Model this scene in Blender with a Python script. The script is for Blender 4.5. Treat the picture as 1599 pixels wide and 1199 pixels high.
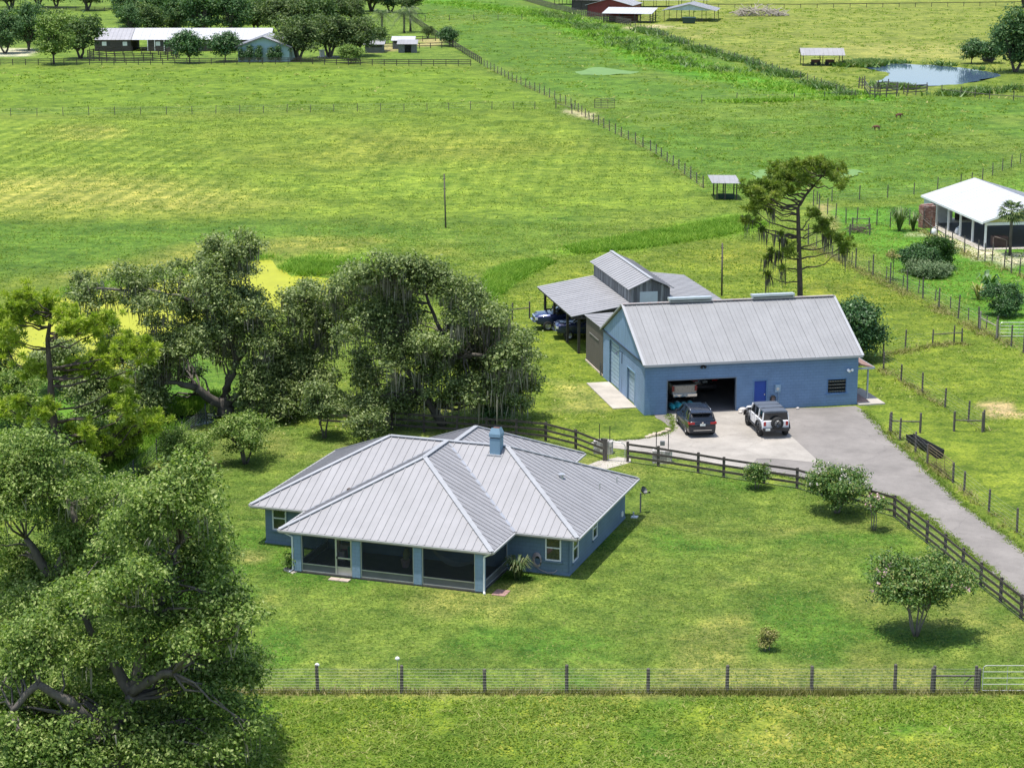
import bpy, bmesh, math, random
import numpy as np
from mathutils import Vector, Matrix

for _o in list(bpy.data.objects): bpy.data.objects.remove(_o)
random.seed(7); RNG = np.random.default_rng(7)
SC = bpy.context.scene
COL = SC.collection
R = math.radians

# ------------------------------------------------------------------ camera, sky, sun, exposure
CAM_H = 34.5; FPX = 3233.0; TILT = R(13.5557)
cam_d = bpy.data.cameras.new('camera'); cam = bpy.data.objects.new('camera', cam_d); COL.objects.link(cam)
cam.location = (0, 0, CAM_H); cam.rotation_euler = (R(90) - TILT, 0, 0)
cam_d.sensor_fit = 'HORIZONTAL'; cam_d.sensor_width = 36; cam_d.lens = 36 * FPX / 1599
cam_d.clip_start = 1; cam_d.clip_end = 9000
SC.camera = cam

SUN_DIR = Vector((-0.18, -0.10, 1.0)).normalized()          # towards the sun
world = bpy.data.worlds.new('World'); SC.world = world; world.use_nodes = True
wn = world.node_tree
sky = wn.nodes.new('ShaderNodeTexSky'); sky.sky_type = 'NISHITA'; sky.sun_disc = False
sky.sun_elevation = math.asin(SUN_DIR.z); sky.sun_rotation = math.atan2(SUN_DIR.x, SUN_DIR.y)
sky.air_density = 1.0; sky.dust_density = 1.6; sky.ozone_density = 1.0
bg = wn.nodes['Background']; bg.inputs['Strength'].default_value = 0.15
wn.links.new(sky.outputs[0], bg.inputs[0])
sun_d = bpy.data.lights.new('sun', 'SUN'); sun = bpy.data.objects.new('sun', sun_d); COL.objects.link(sun)
sun_d.energy = 3.5; sun_d.angle = R(0.55); sun_d.color = (1.0, 0.965, 0.90)
sun.location = (0, 0, 60); sun.rotation_euler = SUN_DIR.to_track_quat('Z', 'Y').to_euler()
SC.view_settings.view_transform = 'Standard'; SC.view_settings.look = 'None'
SC.view_settings.exposure = 0.62; SC.view_settings.gamma = 1.0
try: SC.view_settings.use_curve_mapping = False
except Exception: pass

# ------------------------------------------------------------------ survey helpers (photo measurements -> ground positions)
_c, _s = math.cos(TILT), math.sin(TILT)
def G(px, py, z=0.0):
    a = (px - 799.5) / FPX; b = (py - 599.5) / FPX
    d = (a, _c - b * _s, -_s - b * _c); t = (z - CAM_H) / d[2]
    return Vector((t * d[0], t * d[1], z))
def AT(px, py, Y):
    a = (px - 799.5) / FPX; b = (py - 599.5) / FPX
    d = (a, _c - b * _s, -_s - b * _c); t = Y / d[1]
    return Vector((t * d[0], Y, CAM_H + t * d[2]))
def MPP(Y): return (Y * _c + CAM_H * _s) / FPX      # metres covered by one photo pixel at distance Y
def poly_world(pts): return [tuple(G(x, y)[:2]) for x, y in pts]

# ------------------------------------------------------------------ materials
MATS = {}
def _new(name):
    m = bpy.data.materials.new(name); m.use_nodes = True
    nt = m.node_tree; b = nt.nodes['Principled BSDF']; return m, nt, b
def N(nt, t, **kw):
    n = nt.nodes.new(t)
    for k, v in kw.items(): setattr(n, k, v)
    return n
def noise(nt, scale, detail=3, rough=.55, vec=None, dist=0):
    n = N(nt, 'ShaderNodeTexNoise'); n.inputs['Scale'].default_value = scale; n.inputs['Detail'].default_value = detail
    n.inputs['Roughness'].default_value = rough; n.inputs['Distortion'].default_value = dist
    if vec is not None: nt.links.new(vec, n.inputs['Vector'])
    return n
def ramp(nt, fac, stops):
    r = N(nt, 'ShaderNodeValToRGB'); nt.links.new(fac, r.inputs[0]); cr = r.color_ramp
    while len(cr.elements) < len(stops): cr.elements.new(.5)
    for e, (p, c) in zip(cr.elements, stops):
        e.position = p; e.color = tuple(c) + (1,) if len(c) == 3 else c
    return r
def mixc(nt, fac, a, b, mode='MIX'):
    m = N(nt, 'ShaderNodeMix', data_type='RGBA', blend_type=mode)
    for sock, v in ((0, fac), (6, a), (7, b)):
        if hasattr(v, 'links') or hasattr(v, 'is_linked'): nt.links.new(v, m.inputs[sock])
        elif isinstance(v, (int, float)): m.inputs[sock].default_value = v
        else: m.inputs[sock].default_value = tuple(v) + (1,) if len(v) == 3 else v
    return m.outputs[2]
def posn(nt, scale=(1, 1, 1), obj=False):
    g = N(nt, 'ShaderNodeTexCoord').outputs['Object'] if obj else N(nt, 'ShaderNodeNewGeometry').outputs['Position']
    mp = N(nt, 'ShaderNodeMapping'); mp.inputs['Scale'].default_value = scale
    nt.links.new(g, mp.inputs[0]); return mp.outputs[0]
def mat(name, col, rough=.6, metal=0.0, var=.18, scale=2.0, stretch=(1, 1, 1), bump=0.0, bscale=20, spec=None, dirt=None, obj=False):
    if name in MATS: return MATS[name]
    m, nt, b = _new(name)
    p = posn(nt, stretch, obj)
    n1 = noise(nt, scale, 5, .6, p)
    lo = [max(0, c * (1 - var)) for c in col]; hi = [min(1, c * (1 + var)) for c in col]
    r = ramp(nt, n1.outputs[0], [(.3, lo), (.7, hi)])
    out = r.outputs[0]
    if dirt:
        n2 = noise(nt, dirt[1], 6, .65, p)
        f = ramp(nt, n2.outputs[0], [(dirt[2], (0, 0, 0)), (min(1, dirt[2] + .18), (1, 1, 1))])
        out = mixc(nt, f.outputs[0], out, dirt[0])
    nt.links.new(out, b.inputs['Base Color'])
    b.inputs['Roughness'].default_value = rough; b.inputs['Metallic'].default_value = metal
    if spec is not None: b.inputs['Specular IOR Level'].default_value = spec
    if bump:
        n3 = noise(nt, bscale, 4, .6, p); bp = N(nt, 'ShaderNodeBump'); bp.inputs['Strength'].default_value = bump
        bp.inputs['Distance'].default_value = .03
        nt.links.new(n3.outputs[0], bp.inputs['Height']); nt.links.new(bp.outputs[0], b.inputs['Normal'])
    MATS[name] = m; return m
def leaf_mat(name, stops, trans=.25, rough=.5, nscale=.6, spec=.4):
    if name in MATS: return MATS[name]
    m, nt, b = _new(name)
    at = N(nt, 'ShaderNodeAttribute', attribute_name='tone')
    n1 = noise(nt, nscale, 2, .5, posn(nt))
    ad = N(nt, 'ShaderNodeMath', operation='MULTIPLY_ADD'); nt.links.new(n1.outputs[0], ad.inputs[0]); ad.inputs[1].default_value = .7
    sb = N(nt, 'ShaderNodeMath', operation='SUBTRACT'); nt.links.new(at.outputs['Fac'], sb.inputs[0]); sb.inputs[1].default_value = .35
    nt.links.new(sb.outputs[0], ad.inputs[2])
    r = ramp(nt, ad.outputs[0], stops)
    nt.links.new(r.outputs[0], b.inputs['Base Color']); b.inputs['Roughness'].default_value = rough
    b.inputs['Specular IOR Level'].default_value = spec
    if trans:
        t = N(nt, 'ShaderNodeBsdfTranslucent'); tc = mixc(nt, 1.0, r.outputs[0], (1.0, 1.15, .45), 'MULTIPLY'); nt.links.new(tc, t.inputs[0])
        mx = N(nt, 'ShaderNodeMixShader'); mx.inputs[0].default_value = trans
        nt.links.new(b.outputs[0], mx.inputs[1]); nt.links.new(t.outputs[0], mx.inputs[2])
        nt.links.new(mx.outputs[0], nt.nodes['Material Output'].inputs[0])
    MATS[name] = m; return m
def block_wall(name, col, var=.1):
    if name in MATS: return MATS[name]
    m, nt, b = _new(name)
    tc = N(nt, 'ShaderNodeTexCoord').outputs['Object']
    sx = N(nt, 'ShaderNodeSeparateXYZ'); nt.links.new(tc, sx.inputs[0])
    ad = N(nt, 'ShaderNodeMath', operation='ADD'); nt.links.new(sx.outputs[0], ad.inputs[0]); nt.links.new(sx.outputs[1], ad.inputs[1])
    cb = N(nt, 'ShaderNodeCombineXYZ'); nt.links.new(ad.outputs[0], cb.inputs[0]); nt.links.new(sx.outputs[2], cb.inputs[1])
    br = N(nt, 'ShaderNodeTexBrick'); nt.links.new(cb.outputs[0], br.inputs['Vector'])
    br.inputs['Scale'].default_value = 1; br.inputs['Brick Width'].default_value = .4; br.inputs['Row Height'].default_value = .2
    br.inputs['Mortar Size'].default_value = .012; br.inputs['Mortar Smooth'].default_value = .4
    br.inputs['Color1'].default_value = tuple(col) + (1,); br.inputs['Color2'].default_value = tuple(c * .95 for c in col) + (1,)
    br.inputs['Mortar'].default_value = tuple(c * .80 for c in col) + (1,)
    n1 = noise(nt, .9, 5, .6, tc); r = ramp(nt, n1.outputs[0], [(.3, (1 - var,) * 3), (.7, (1 + var,) * 3)])
    o = mixc(nt, 1.0, br.outputs[0], r.outputs[0], 'MULTIPLY'); nt.links.new(o, b.inputs['Base Color'])
    b.inputs['Roughness'].default_value = .75
    bp = N(nt, 'ShaderNodeBump'); bp.inputs['Strength'].default_value = .5; bp.inputs['Distance'].default_value = .02; bp.invert = True
    nt.links.new(br.outputs['Fac'], bp.inputs['Height']); nt.links.new(bp.outputs[0], b.inputs['Normal'])
    MATS[name] = m; return m
def screen_mat(name, col, alpha):
    m, nt, b = _new(name); b.inputs['Base Color'].default_value = tuple(col) + (1,); b.inputs['Roughness'].default_value = .8
    t = N(nt, 'ShaderNodeBsdfTransparent'); mx = N(nt, 'ShaderNodeMixShader'); mx.inputs[0].default_value = alpha
    nt.links.new(t.outputs[0], mx.inputs[1]); nt.links.new(b.outputs[0], mx.inputs[2])
    nt.links.new(mx.outputs[0], nt.nodes['Material Output'].inputs[0]); MATS[name] = m; return m

# ------------------------------------------------------------------ object helpers
def tag(o, label=None, cat=None, group=None, kind=None):
    if label: o['label'] = label
    if cat: o['category'] = cat
    if group: o['group'] = group
    if kind: o['kind'] = kind
    return o
def empty(name, loc=(0, 0, 0), rz=0.0, label=None, cat=None, group=None):
    o = bpy.data.objects.new(name, None); COL.objects.link(o); o.location = loc; o.rotation_euler = (0, 0, rz)
    o.empty_display_size = .3
    return tag(o, label, cat, group)
def link(name, me, parent=None, loc=None, rot=None, scale=None):
    o = bpy.data.objects.new(name, me); COL.objects.link(o)
    if parent is not None: o.parent = parent
    if loc is not None: o.location = loc
    if rot is not None: o.rotation_euler = rot
    if scale is not None: o.scale = scale
    return o
class MB:
    def __init__(s): s.v = []; s.f = []
    def add(s, vs, fs):
        n = len(s.v); s.v += [tuple(p) for p in vs]; s.f += [tuple(i + n for i in f) for f in fs]; return s
    def box(s, x0, x1, y0, y1, z0, z1):
        return s.add([(x0, y0, z0), (x1, y0, z0), (x1, y1, z0), (x0, y1, z0), (x0, y0, z1), (x1, y0, z1), (x1, y1, z1), (x0, y1, z1)],
                     [(0, 3, 2, 1), (4, 5, 6, 7), (0, 1, 5, 4), (1, 2, 6, 5), (2, 3, 7, 6), (3, 0, 4, 7)])
    def bar(s, a, b, w, h=None, up=(0, 0, 1)):
        a = Vector(a); b = Vector(b); h = h or w; d = (b - a).normalized(); up = Vector(up)
        if abs(d.dot(up)) > .98: up = Vector((1, 0, 0))
        x = d.cross(up).normalized() * (w / 2); y = d.cross(x).normalized() * (h / 2)
        vs = [a - x - y, a + x - y, a + x + y, a - x + y, b - x - y, b + x - y, b + x + y, b - x + y]
        return s.add(vs, [(0, 3, 2, 1), (4, 5, 6, 7), (0, 1, 5, 4), (1, 2, 6, 5), (2, 3, 7, 6), (3, 0, 4, 7)])
    def tube(s, pts, rad, n=6, cap=True):
        pts = [Vector(p) for p in pts]; rad = rad if isinstance(rad, (list, tuple)) else [rad] * len(pts)
        base = len(s.v); ref = Vector((.13, .31, 1)).normalized()
        for i, p in enumerate(pts):
            d = (pts[min(i + 1, len(pts) - 1)] - pts[max(i - 1, 0)])
            d = d.normalized() if d.length > 1e-6 else Vector((0, 0, 1))
            r0 = ref if abs(d.dot(ref)) < .95 else Vector((1, 0, 0))
            x = d.cross(r0).normalized(); y = d.cross(x)
            for k in range(n):
                a = 2 * math.pi * k / n; s.v.append(tuple(p + x * (rad[i] * math.cos(a)) + y * (rad[i] * math.sin(a))))
        for i in range(len(pts) - 1):
            for k in range(n):
                a0 = base + i * n + k; a1 = base + i * n + (k + 1) % n
                s.f.append((a0, a1, a1 + n, a0 + n))
        if cap:
            s.f.append(tuple(base + k for k in reversed(range(n)))); e = base + (len(pts) - 1) * n
            s.f.append(tuple(e + k for k in range(n)))
        return s
    def prism(s, poly, z0, z1):                     # poly in xy, ccw
        n = len(poly); return s.add([(x, y, z0) for x, y in poly] + [(x, y, z1) for x, y in poly],
            [tuple(reversed(range(n))), tuple(range(n, 2 * n))] + [(i, (i + 1) % n, n + (i + 1) % n, n + i) for i in range(n)])
    def prism_y(s, poly, y0, y1):                   # poly in xz, extruded along y
        n = len(poly); return s.add([(x, y0, z) for x, z in poly] + [(x, y1, z) for x, z in poly],
            [tuple(range(n)), tuple(reversed(range(n, 2 * n)))] + [((i + 1) % n, i, n + i, n + (i + 1) % n) for i in range(n)])
    def ngon(s, pts): return s.add(pts, [tuple(range(len(pts)))])
    def slab(s, pts, t):                            # planar polygon thickened downwards by t along its normal
        pts = [Vector(p) for p in pts]; nrm = Vector((0, 0, 0))
        for i in range(len(pts)): nrm += (pts[i] - pts[0]).cross(pts[(i + 1) % len(pts)] - pts[0])
        nrm.normalize()
        if nrm.z < 0: pts.reverse(); nrm = -nrm
        n = len(pts); low = [p - nrm * t for p in pts]
        return s.add(pts + low, [tuple(range(n)), tuple(reversed(range(n, 2 * n)))] + [(i, n + i, n + (i + 1) % n, (i + 1) % n) for i in range(n)])
    def mesh(s, name, m, smooth=False):
        me = bpy.data.meshes.new(name); me.from_pydata(s.v, [], s.f)
        for x in (m if isinstance(m, (list, tuple)) else [m]): me.materials.append(x)
        if smooth: me.polygons.foreach_set('use_smooth', [True] * len(me.polygons))
        me.update(); return me
    def build(s, name, m, parent=None, smooth=False, **kw):
        o = link(name, s.mesh(name, m, smooth), parent); return tag(o, **kw)
def bevel(o, w=.02, seg=2):
    b = o.modifiers.new('bevel', 'BEVEL'); b.width = w; b.segments = seg; b.limit_method = 'ANGLE'; b.angle_limit = R(35); return o
def np_obj(name, V, F, m, parent=None, tone=None, **kw):
    V = np.asarray(V, np.float32); F = np.asarray(F, np.int32); k = F.shape[1]
    me = bpy.data.meshes.new(name); me.vertices.add(len(V)); me.vertices.foreach_set('co', V.ravel())
    me.loops.add(F.size); me.loops.foreach_set('vertex_index', F.ravel())
    me.polygons.add(len(F)); me.polygons.foreach_set('loop_start', np.arange(0, F.size, k, dtype=np.int32))
    try: me.polygons.foreach_set('loop_total', np.full(len(F), k, np.int32))
    except Exception: pass
    me.materials.append(m); me.update(calc_edges=True)
    if tone is not None:
        a = me.attributes.new('tone', 'FLOAT', 'POINT'); a.data.foreach_set('value', np.asarray(tone, np.float32))
    o = link(name, me, parent); return tag(o, **kw)
def copy_tree(o, parent=None):
    c = o.copy(); COL.objects.link(c); c.parent = parent
    for ch in list(o.children): copy_tree(ch, c)
    return c
def clip_half(poly, a, keep_ge, idx=0):
    out = []
    for i in range(len(poly)):
        p, q = poly[i], poly[(i + 1) % len(poly)]; dp, dq = p[idx] - a, q[idx] - a
        if not keep_ge: dp, dq = -dp, -dq
        if dp >= 0: out.append(p)
        if (dp >= 0) != (dq >= 0):
            t = dp / (dp - dq); out.append(tuple(p[k] + t * (q[k] - p[k]) for k in range(len(p))))
    return out
def roof_face(parent, pts, eave_dir, spacing, m, rib=.035, ribw=.05, thick=.03, name='roof_panel', phase=0.0, minor=0):
    """one pitched roof face cut into separate sheet-metal panels, each with its raised seam"""
    pts = [Vector(p) for p in pts]; nrm = Vector((0, 0, 0))
    for i in range(len(pts)): nrm += (pts[i] - pts[0]).cross(pts[(i + 1) % len(pts)] - pts[0])
    nrm.normalize()
    if nrm.z < 0: nrm = -nrm
    a = Vector(eave_dir).normalized(); a = (a - nrm * a.dot(nrm)).normalized(); b = nrm.cross(a).normalized(); o = pts[0]
    P2 = [((p - o).dot(a), (p - o).dot(b)) for p in pts]
    lo = min(p[0] for p in P2); hi = max(p[0] for p in P2)
    k0 = lo - phase * spacing; i = 0
    while k0 < hi - 1e-3:
        s0, s1 = max(lo, k0), min(hi, k0 + spacing)
        if s1 - s0 > .02:
            pl = clip_half(clip_half(P2, s0 + .004, True), s1 - .004, False)
            if len(pl) >= 3:
                lift = .002 * (i % 2)
                mb = MB().slab([o + a * x + b * y + nrm * lift for x, y in pl], thick)
                for j in range(1 + minor):
                    e = s0 + (s1 - s0) * j / (1 + minor) + ribw * .5 + .004
                    seg = [y for x, y in clip_half(clip_half(P2, e - 1e-3, True), e + 1e-3, False)]
                    if len(seg) >= 2 and max(seg) - min(seg) > .05:
                        f = 1.0 if j == 0 else .7
                        A = o + a * e + b * min(seg) + nrm * (lift + rib * f / 2); Bq = o + a * e + b * max(seg) + nrm * (lift + rib * f / 2)
                        mb.bar(A, Bq, ribw, rib * f, nrm)
                mb.build(name, m, parent)
        k0 += spacing; i += 1

# ------------------------------------------------------------------ the ground
def vnoise(X, Y, scale, seed=0):
    x = X / scale + 1000.3; y = Y / scale + 1000.7
    xi = np.floor(x).astype(np.int64); yi = np.floor(y).astype(np.int64); fx = x - xi; fy = y - yi
    fx = fx * fx * (3 - 2 * fx); fy = fy * fy * (3 - 2 * fy)
    def h(i, j):
        n = (i * 374761393 + j * 668265263 + seed * 69069) & 0x7fffffff
        n = ((n ^ (n >> 13)) * 1274126177) & 0x7fffffff
        return ((n ^ (n >> 16)) & 0xffff) / 65535.0
    return (h(xi, yi) * (1 - fx) + h(xi + 1, yi) * fx) * (1 - fy) + (h(xi, yi + 1) * (1 - fx) + h(xi + 1, yi + 1) * fx) * fy
def fbm(X, Y, scale, seed=0, oct=3):
    t = 0; a = 1; w = 0
    for i in range(oct): t = t + a * vnoise(X, Y, scale / 2 ** i, seed + i * 11); w += a; a *= .55
    return t / w
def sdist(poly, X, Y):
    d = np.full(X.shape, 1e9); ins = np.zeros(X.shape, bool); n = len(poly)
    for i in range(n):
        x0, y0 = poly[i]; x1, y1 = poly[(i + 1) % n]; ex, ey = x1 - x0, y1 - y0
        t = np.clip(((X - x0) * ex + (Y - y0) * ey) / (ex * ex + ey * ey + 1e-9), 0, 1)
        d = np.minimum(d, np.hypot(X - x0 - t * ex, Y - y0 - t * ey))
        c = ((y0 > Y) != (y1 > Y)) & (X < ex * (Y - y0) / (ey if ey else 1e-9) + x0); ins ^= c
    return np.where(ins, d, -d)
def ldist(line, X, Y):
    d = np.full(X.shape, 1e9)
    for (x0, y0), (x1, y1) in zip(line[:-1], line[1:]):
        ex, ey = x1 - x0, y1 - y0; t = np.clip(((X - x0) * ex + (Y - y0) * ey) / (ex * ex + ey * ey), 0, 1)
        d = np.minimum(d, np.hypot(X - x0 - t * ex, Y - y0 - t * ey))
    return d
def sstep(a, b, x): t = np.clip((x - a) / (b - a), 0, 1); return t * t * (3 - 2 * t)

DUCKWEED = [(395, 404), (428, 404), (444, 416), (455, 430), (540, 433), (560, 446), (540, 465), (430, 490), (300, 530), (215, 575), (90, 580), (0, 575), (-40, 540), (-40, 490), (40, 472), (150, 452), (260, 432), (330, 418)]
POND = [(1316, 99), (1340, 97.5), (1400, 99), (1460, 101), (1500, 105), (1530, 109), (1555, 113), (1566, 117), (1545, 123), (1520, 128), (1480, 132), (1440, 134), (1400, 133), (1375, 130), (1366, 126), (1380, 119), (1393, 115), (1382, 111), (1366, 109), (1345, 104)]
SMALLPOND = [(262, 650), (300, 640), (345, 642), (352, 652), (320, 664), (285, 672), (265, 664)]
ALGAE = [[(1162, 268), (1185, 265), (1204, 266), (1205, 275), (1185, 280), (1168, 277)],
         [(1286, 268), (1310, 262), (1340, 263), (1356, 268), (1352, 276), (1320, 279), (1290, 278)],
         [(893, 110), (925, 105), (960, 106), (998, 110), (1000, 114), (960, 117), (905, 116)]]
YARD = [(150, 790), (330, 668), (640, 672), (776, 680), (852, 688), (946, 719), (1028, 728), (1130, 745), (1244, 762), (1396, 807), (1447, 847), (1531, 916), (1599, 968), (1700, 1050), (1700, 1082), (380, 1082), (-100, 1082), (-100, 900)]
yv = np.geomspace(40, 4200, 470); tv = np.linspace(-1, 1, 321); tv = np.sign(tv) * np.abs(tv) ** 1.15
YY, TT = np.meshgrid(yv, tv, indexing='ij'); XX = TT * (YY * .42 + 45)
gx, gy = XX, YY
w1 = (fbm(gx, gy, 9, 1) - .5) * 6; w2 = (fbm(gx, gy, 9, 5) - .5) * 6
wx, wy = gx + w1, gy + w2 * 1.6
colr = np.zeros(gx.shape + (3,))
def put(mask, c):
    global colr
    mk = np.clip(mask, 0, 1)[..., None]; colr = colr * (1 - mk) + np.array(c) * mk
def pz(pts, soft=3.0, warp=True): return sstep(-soft, soft, sdist(poly_world(pts), wx if warp else gx, wy if warp else gy))
put(np.ones(gx.shape), (.128, .180, .028))
put(sstep(.42, .68, fbm(gx, gy, 60, 21)) * sstep(240, 300, gy), (.165, .205, .040))
# mown field behind the pond, greener hollow in front of it
put(pz([(-300, 188), (700, 178), (860, 175), (1000, 235), (1090, 292), (1090, 330), (700, 345), (-300, 345)], 6), (.150, .218, .028))
put(pz([(-300, 268), (120, 268), (300, 285), (420, 318), (350, 330), (-300, 342)], 8) * sstep(.28, .52, fbm(gx, gy, 22, 8)) * .75, (.28, .275, .07))
put(pz([(450, 200), (760, 205), (900, 225), (980, 262), (800, 300), (560, 280), (400, 250)], 14) * sstep(.3, .7, fbm(gx, gy, 25, 9)) * .6, (.20, .22, .04))
put(pz([(100, 200), (300, 205), (340, 225), (120, 225)], 9) * sstep(.4, .7, fbm(gx, gy, 12, 31)) * .7, (.27, .24, .07))
put(pz([(-300, 345), (700, 348), (900, 330), (900, 395), (700, 400), (420, 372), (200, 400), (-300, 470)], 5), (.088, .165, .022))
put(pz([(40, 445), (180, 405), (300, 385), (500, 372), (690, 375), (720, 400), (560, 405), (400, 390), (250, 420), (60, 462)], 3) * sstep(.3, .6, fbm(gx, gy, 9, 12)) * .85, (.245, .25, .06))
put(pz([(620, 345), (860, 345), (1000, 350), (880, 400), (700, 390)], 6) * .6, (.12, .185, .028))
# upper left field, upper right pastures
put(pz([(-400, 108), (740, 108), (880, 172), (-400, 184)], 5), (.130, .205, .024))
put(pz([(660, -30), (840, -30), (990, 45), (1340, 152), (1700, 150), (1700, 250), (1560, 262), (1420, 306), (1280, 316), (1110, 300), (900, 180), (750, 103), (640, 30)], 4), (.090, .172, .024))
put(pz([(660, -30), (840, -30), (990, 45), (1340, 152), (1700, 150), (1700, 250), (1560, 262), (1420, 306), (1280, 316), (1110, 300), (900, 180), (750, 103), (640, 30)], 4) * sstep(.5, .72, fbm(gx, gy * .6, 14, 15)) * .8, (.13, .19, .035))
put(pz([(830, -60), (1900, -60), (1900, 112), (1560, 108), (1350, 96), (1250, 120), (1000, 44)], 6), (.195, .225, .052))
put(pz([(1300, 68), (1480, 70), (1560, 76), (1500, 92), (1350, 92)], 9) * .7, (.30, .29, .10))
put(pz([(-300, -60), (660, -60), (640, 30), (748, 100), (-300, 100)], 5), (.13, .20, .035))
# ditch running through the pasture
ditch = [tuple(G(x, y)[:2]) for x, y in ((690, 3), (850, 22), (940, 55), (1040, 95), (1140, 122), (1250, 140), (1340, 152))]
put(sstep(9, 3, ldist(ditch, wx, wy)) * .85, (.085, .24, .014))
# wet bright strips of tall grass
put(pz([(885, 385), (960, 372), (1060, 357), (1160, 340), (1195, 352), (1120, 370), (1000, 388), (900, 396)], 2.5), (.135, .28, .016))
put(pz([(755, 450), (770, 425), (800, 412), (850, 406), (862, 412), (820, 430), (790, 450), (765, 470)], 1.5), (.085, .25, .012))
put(pz([(420, 410), (470, 396), (560, 398), (600, 412), (560, 440), (470, 436), (430, 425)], 2), (.14, .25, .03))
# lawn round the barns and the neighbour's plot
put(pz([(560, 660), (640, 520), (840, 400), (1000, 400), (1250, 372), (1620, 560), (1620, 850), (1400, 690), (1340, 636), (1000, 640), (900, 690)], 3), (.140, .190, .023))
put(pz([(840, 440), (1000, 400), (1250, 375), (1400, 450), (1250, 520), (900, 520)], 8) * sstep(.4, .7, fbm(gx, gy, 8, 17)) * .7, (.20, .215, .03))
put(pz([(1280, 330), (1600, 300), (1700, 420), (1640, 560), (1540, 500), (1400, 440)], 2), (.085, .205, .022))
put(pz([(1470, 330), (1600, 258), (1700, 250), (1700, 320), (1560, 330)], 2), (.11, .205, .028))
# house yard, front pasture
yard = sstep(-.35, .35, sdist(poly_world(YARD), gx, gy))
put(yard, (.122, .180, .034))
put(yard * sstep(.50, .70, fbm(gx, gy, 6, 41)) * .8, (.185, .20, .058))
put(yard * sstep(.54, .72, fbm(gx, gy, 5, 47)) * .8, (.060, .148, .018))
front = sstep(85.0, 84.2, gy)
put(front, (.162, .222, .026))
put(front * sstep(.45, .68, fbm(gx, gy, 4.5, 51)) * .8, (.225, .23, .05))
put(front * sstep(.52, .72, fbm(gx, gy, 3.5, 57)) * .8, (.075, .165, .018))
for cx_, cy_, rx_, ry_ in ((385, 868, 1.2, .9), (356, 862, 1.5, .7)):
    c0 = G(cx_, cy_); put(sstep(1.2, .2, np.hypot((wx - c0.x - w1 * .6) / rx_, (wy - c0.y - w2) / ry_)) * .6, (.32, .26, .12))
# bare earth: fence line in front, ring under pen, sand heap floor, worn dirt by the shelters
put(sstep(.32, .05, np.abs(gy - 84.85)) * sstep(.25, .6, fbm(gx, gy, 1.2, 61)) * .75, (.27, .21, .12))
for pts, c, s_ in (([(1500, 628), (1560, 627), (1580, 645), (1575, 656), (1535, 655), (1512, 640)], (.46, .34, .21), .35),
                ([(1270, 318), (1284, 320), (1345, 372), (1330, 374), (1275, 330)], (.34, .27, .14), .8),
                ([(1480, 366), (1530, 384), (1600, 395), (1640, 395), (1640, 405), (1560, 412), (1440, 366)], (.55, .49, .41), .5),
                ([(655, 62), (690, 62), (705, 72), (660, 72)], (.40, .33, .18), 1.5), ([(585, 72), (620, 70), (625, 80), (590, 84)], (.36, .30, .16), 1.5),
                ([(970, 41), (1030, 39), (1060, 44), (990, 47)], (.45, .38, .27), 2), ([(0, 75), (60, 76), (60, 86), (0, 88)], (.55, .51, .45), 1.5),
                ([(895, 170), (930, 178), (928, 186), (905, 182)], (.42, .36, .26), .8), ([(832, 410), (842, 408), (844, 413), (834, 415)], (.5, .44, .34), .5)):
    put(pz(pts, s_) * .9, c)
for a_, b_ in (((1090, 62), (1103, 44)), ((1096, 62), (1108, 45)), ((720, 640), (660, 655)), ((900, 640), (870, 600))):
    ln = [tuple(G(*a_)[:2]), tuple(G(*b_)[:2])]; put(sstep(1.6, .4, ldist(ln, wx, gy)) * .45, (.33, .30, .12))
for (sx_, sy_, rr_) in ((215, 640, 11), (170, 600, 10), (60, 700, 8)):
    c0 = G(sx_, sy_); put(sstep(rr_, rr_ * .6, np.hypot(wx - c0.x, (wy - c0.y) * .6)) * .5, (.075, .19, .02))
put(pz([(200, 690), (330, 655), (640, 668), (640, 700), (430, 735), (200, 780)], 2) * sstep(.4, .6, fbm(gx, gy, 3, 66)) * .4, (.2, .17, .08))
colr *= np.array([.98, 1.0, .82]); colr *= (0.86 + .28 * fbm(gx, gy, 18, 71))[..., None]
# gentle relief, hollows for the ponds
hz = (fbm(gx, gy, 35, 81) - .5) * .12 * sstep(60, 160, gy) * sstep(0, 6, -sdist(poly_world([(900, 730), (1250, 770), (1700, 1000), (1700, 800), (1340, 620), (900, 560)]), gx, gy))
hz = hz * sstep(2, 10, np.abs(gy - 85)) * 0
for pts, dep in ((DUCKWEED, .5), (POND, .9), (SMALLPOND, .4), (ALGAE[0], .25), (ALGAE[1], .25), (ALGAE[2], .3)):
    hz = hz - dep * sstep(-.6, 2.2, sdist(poly_world(pts), gx, gy))
V = np.stack([gx, gy, hz], -1).reshape(-1, 3); nr, nc = gx.shape
idx = np.arange(nr * nc).reshape(nr, nc)
Fq = np.stack([idx[:-1, :-1], idx[:-1, 1:], idx[1:, 1:], idx[1:, :-1]], -1).reshape(-1, 4)

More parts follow.
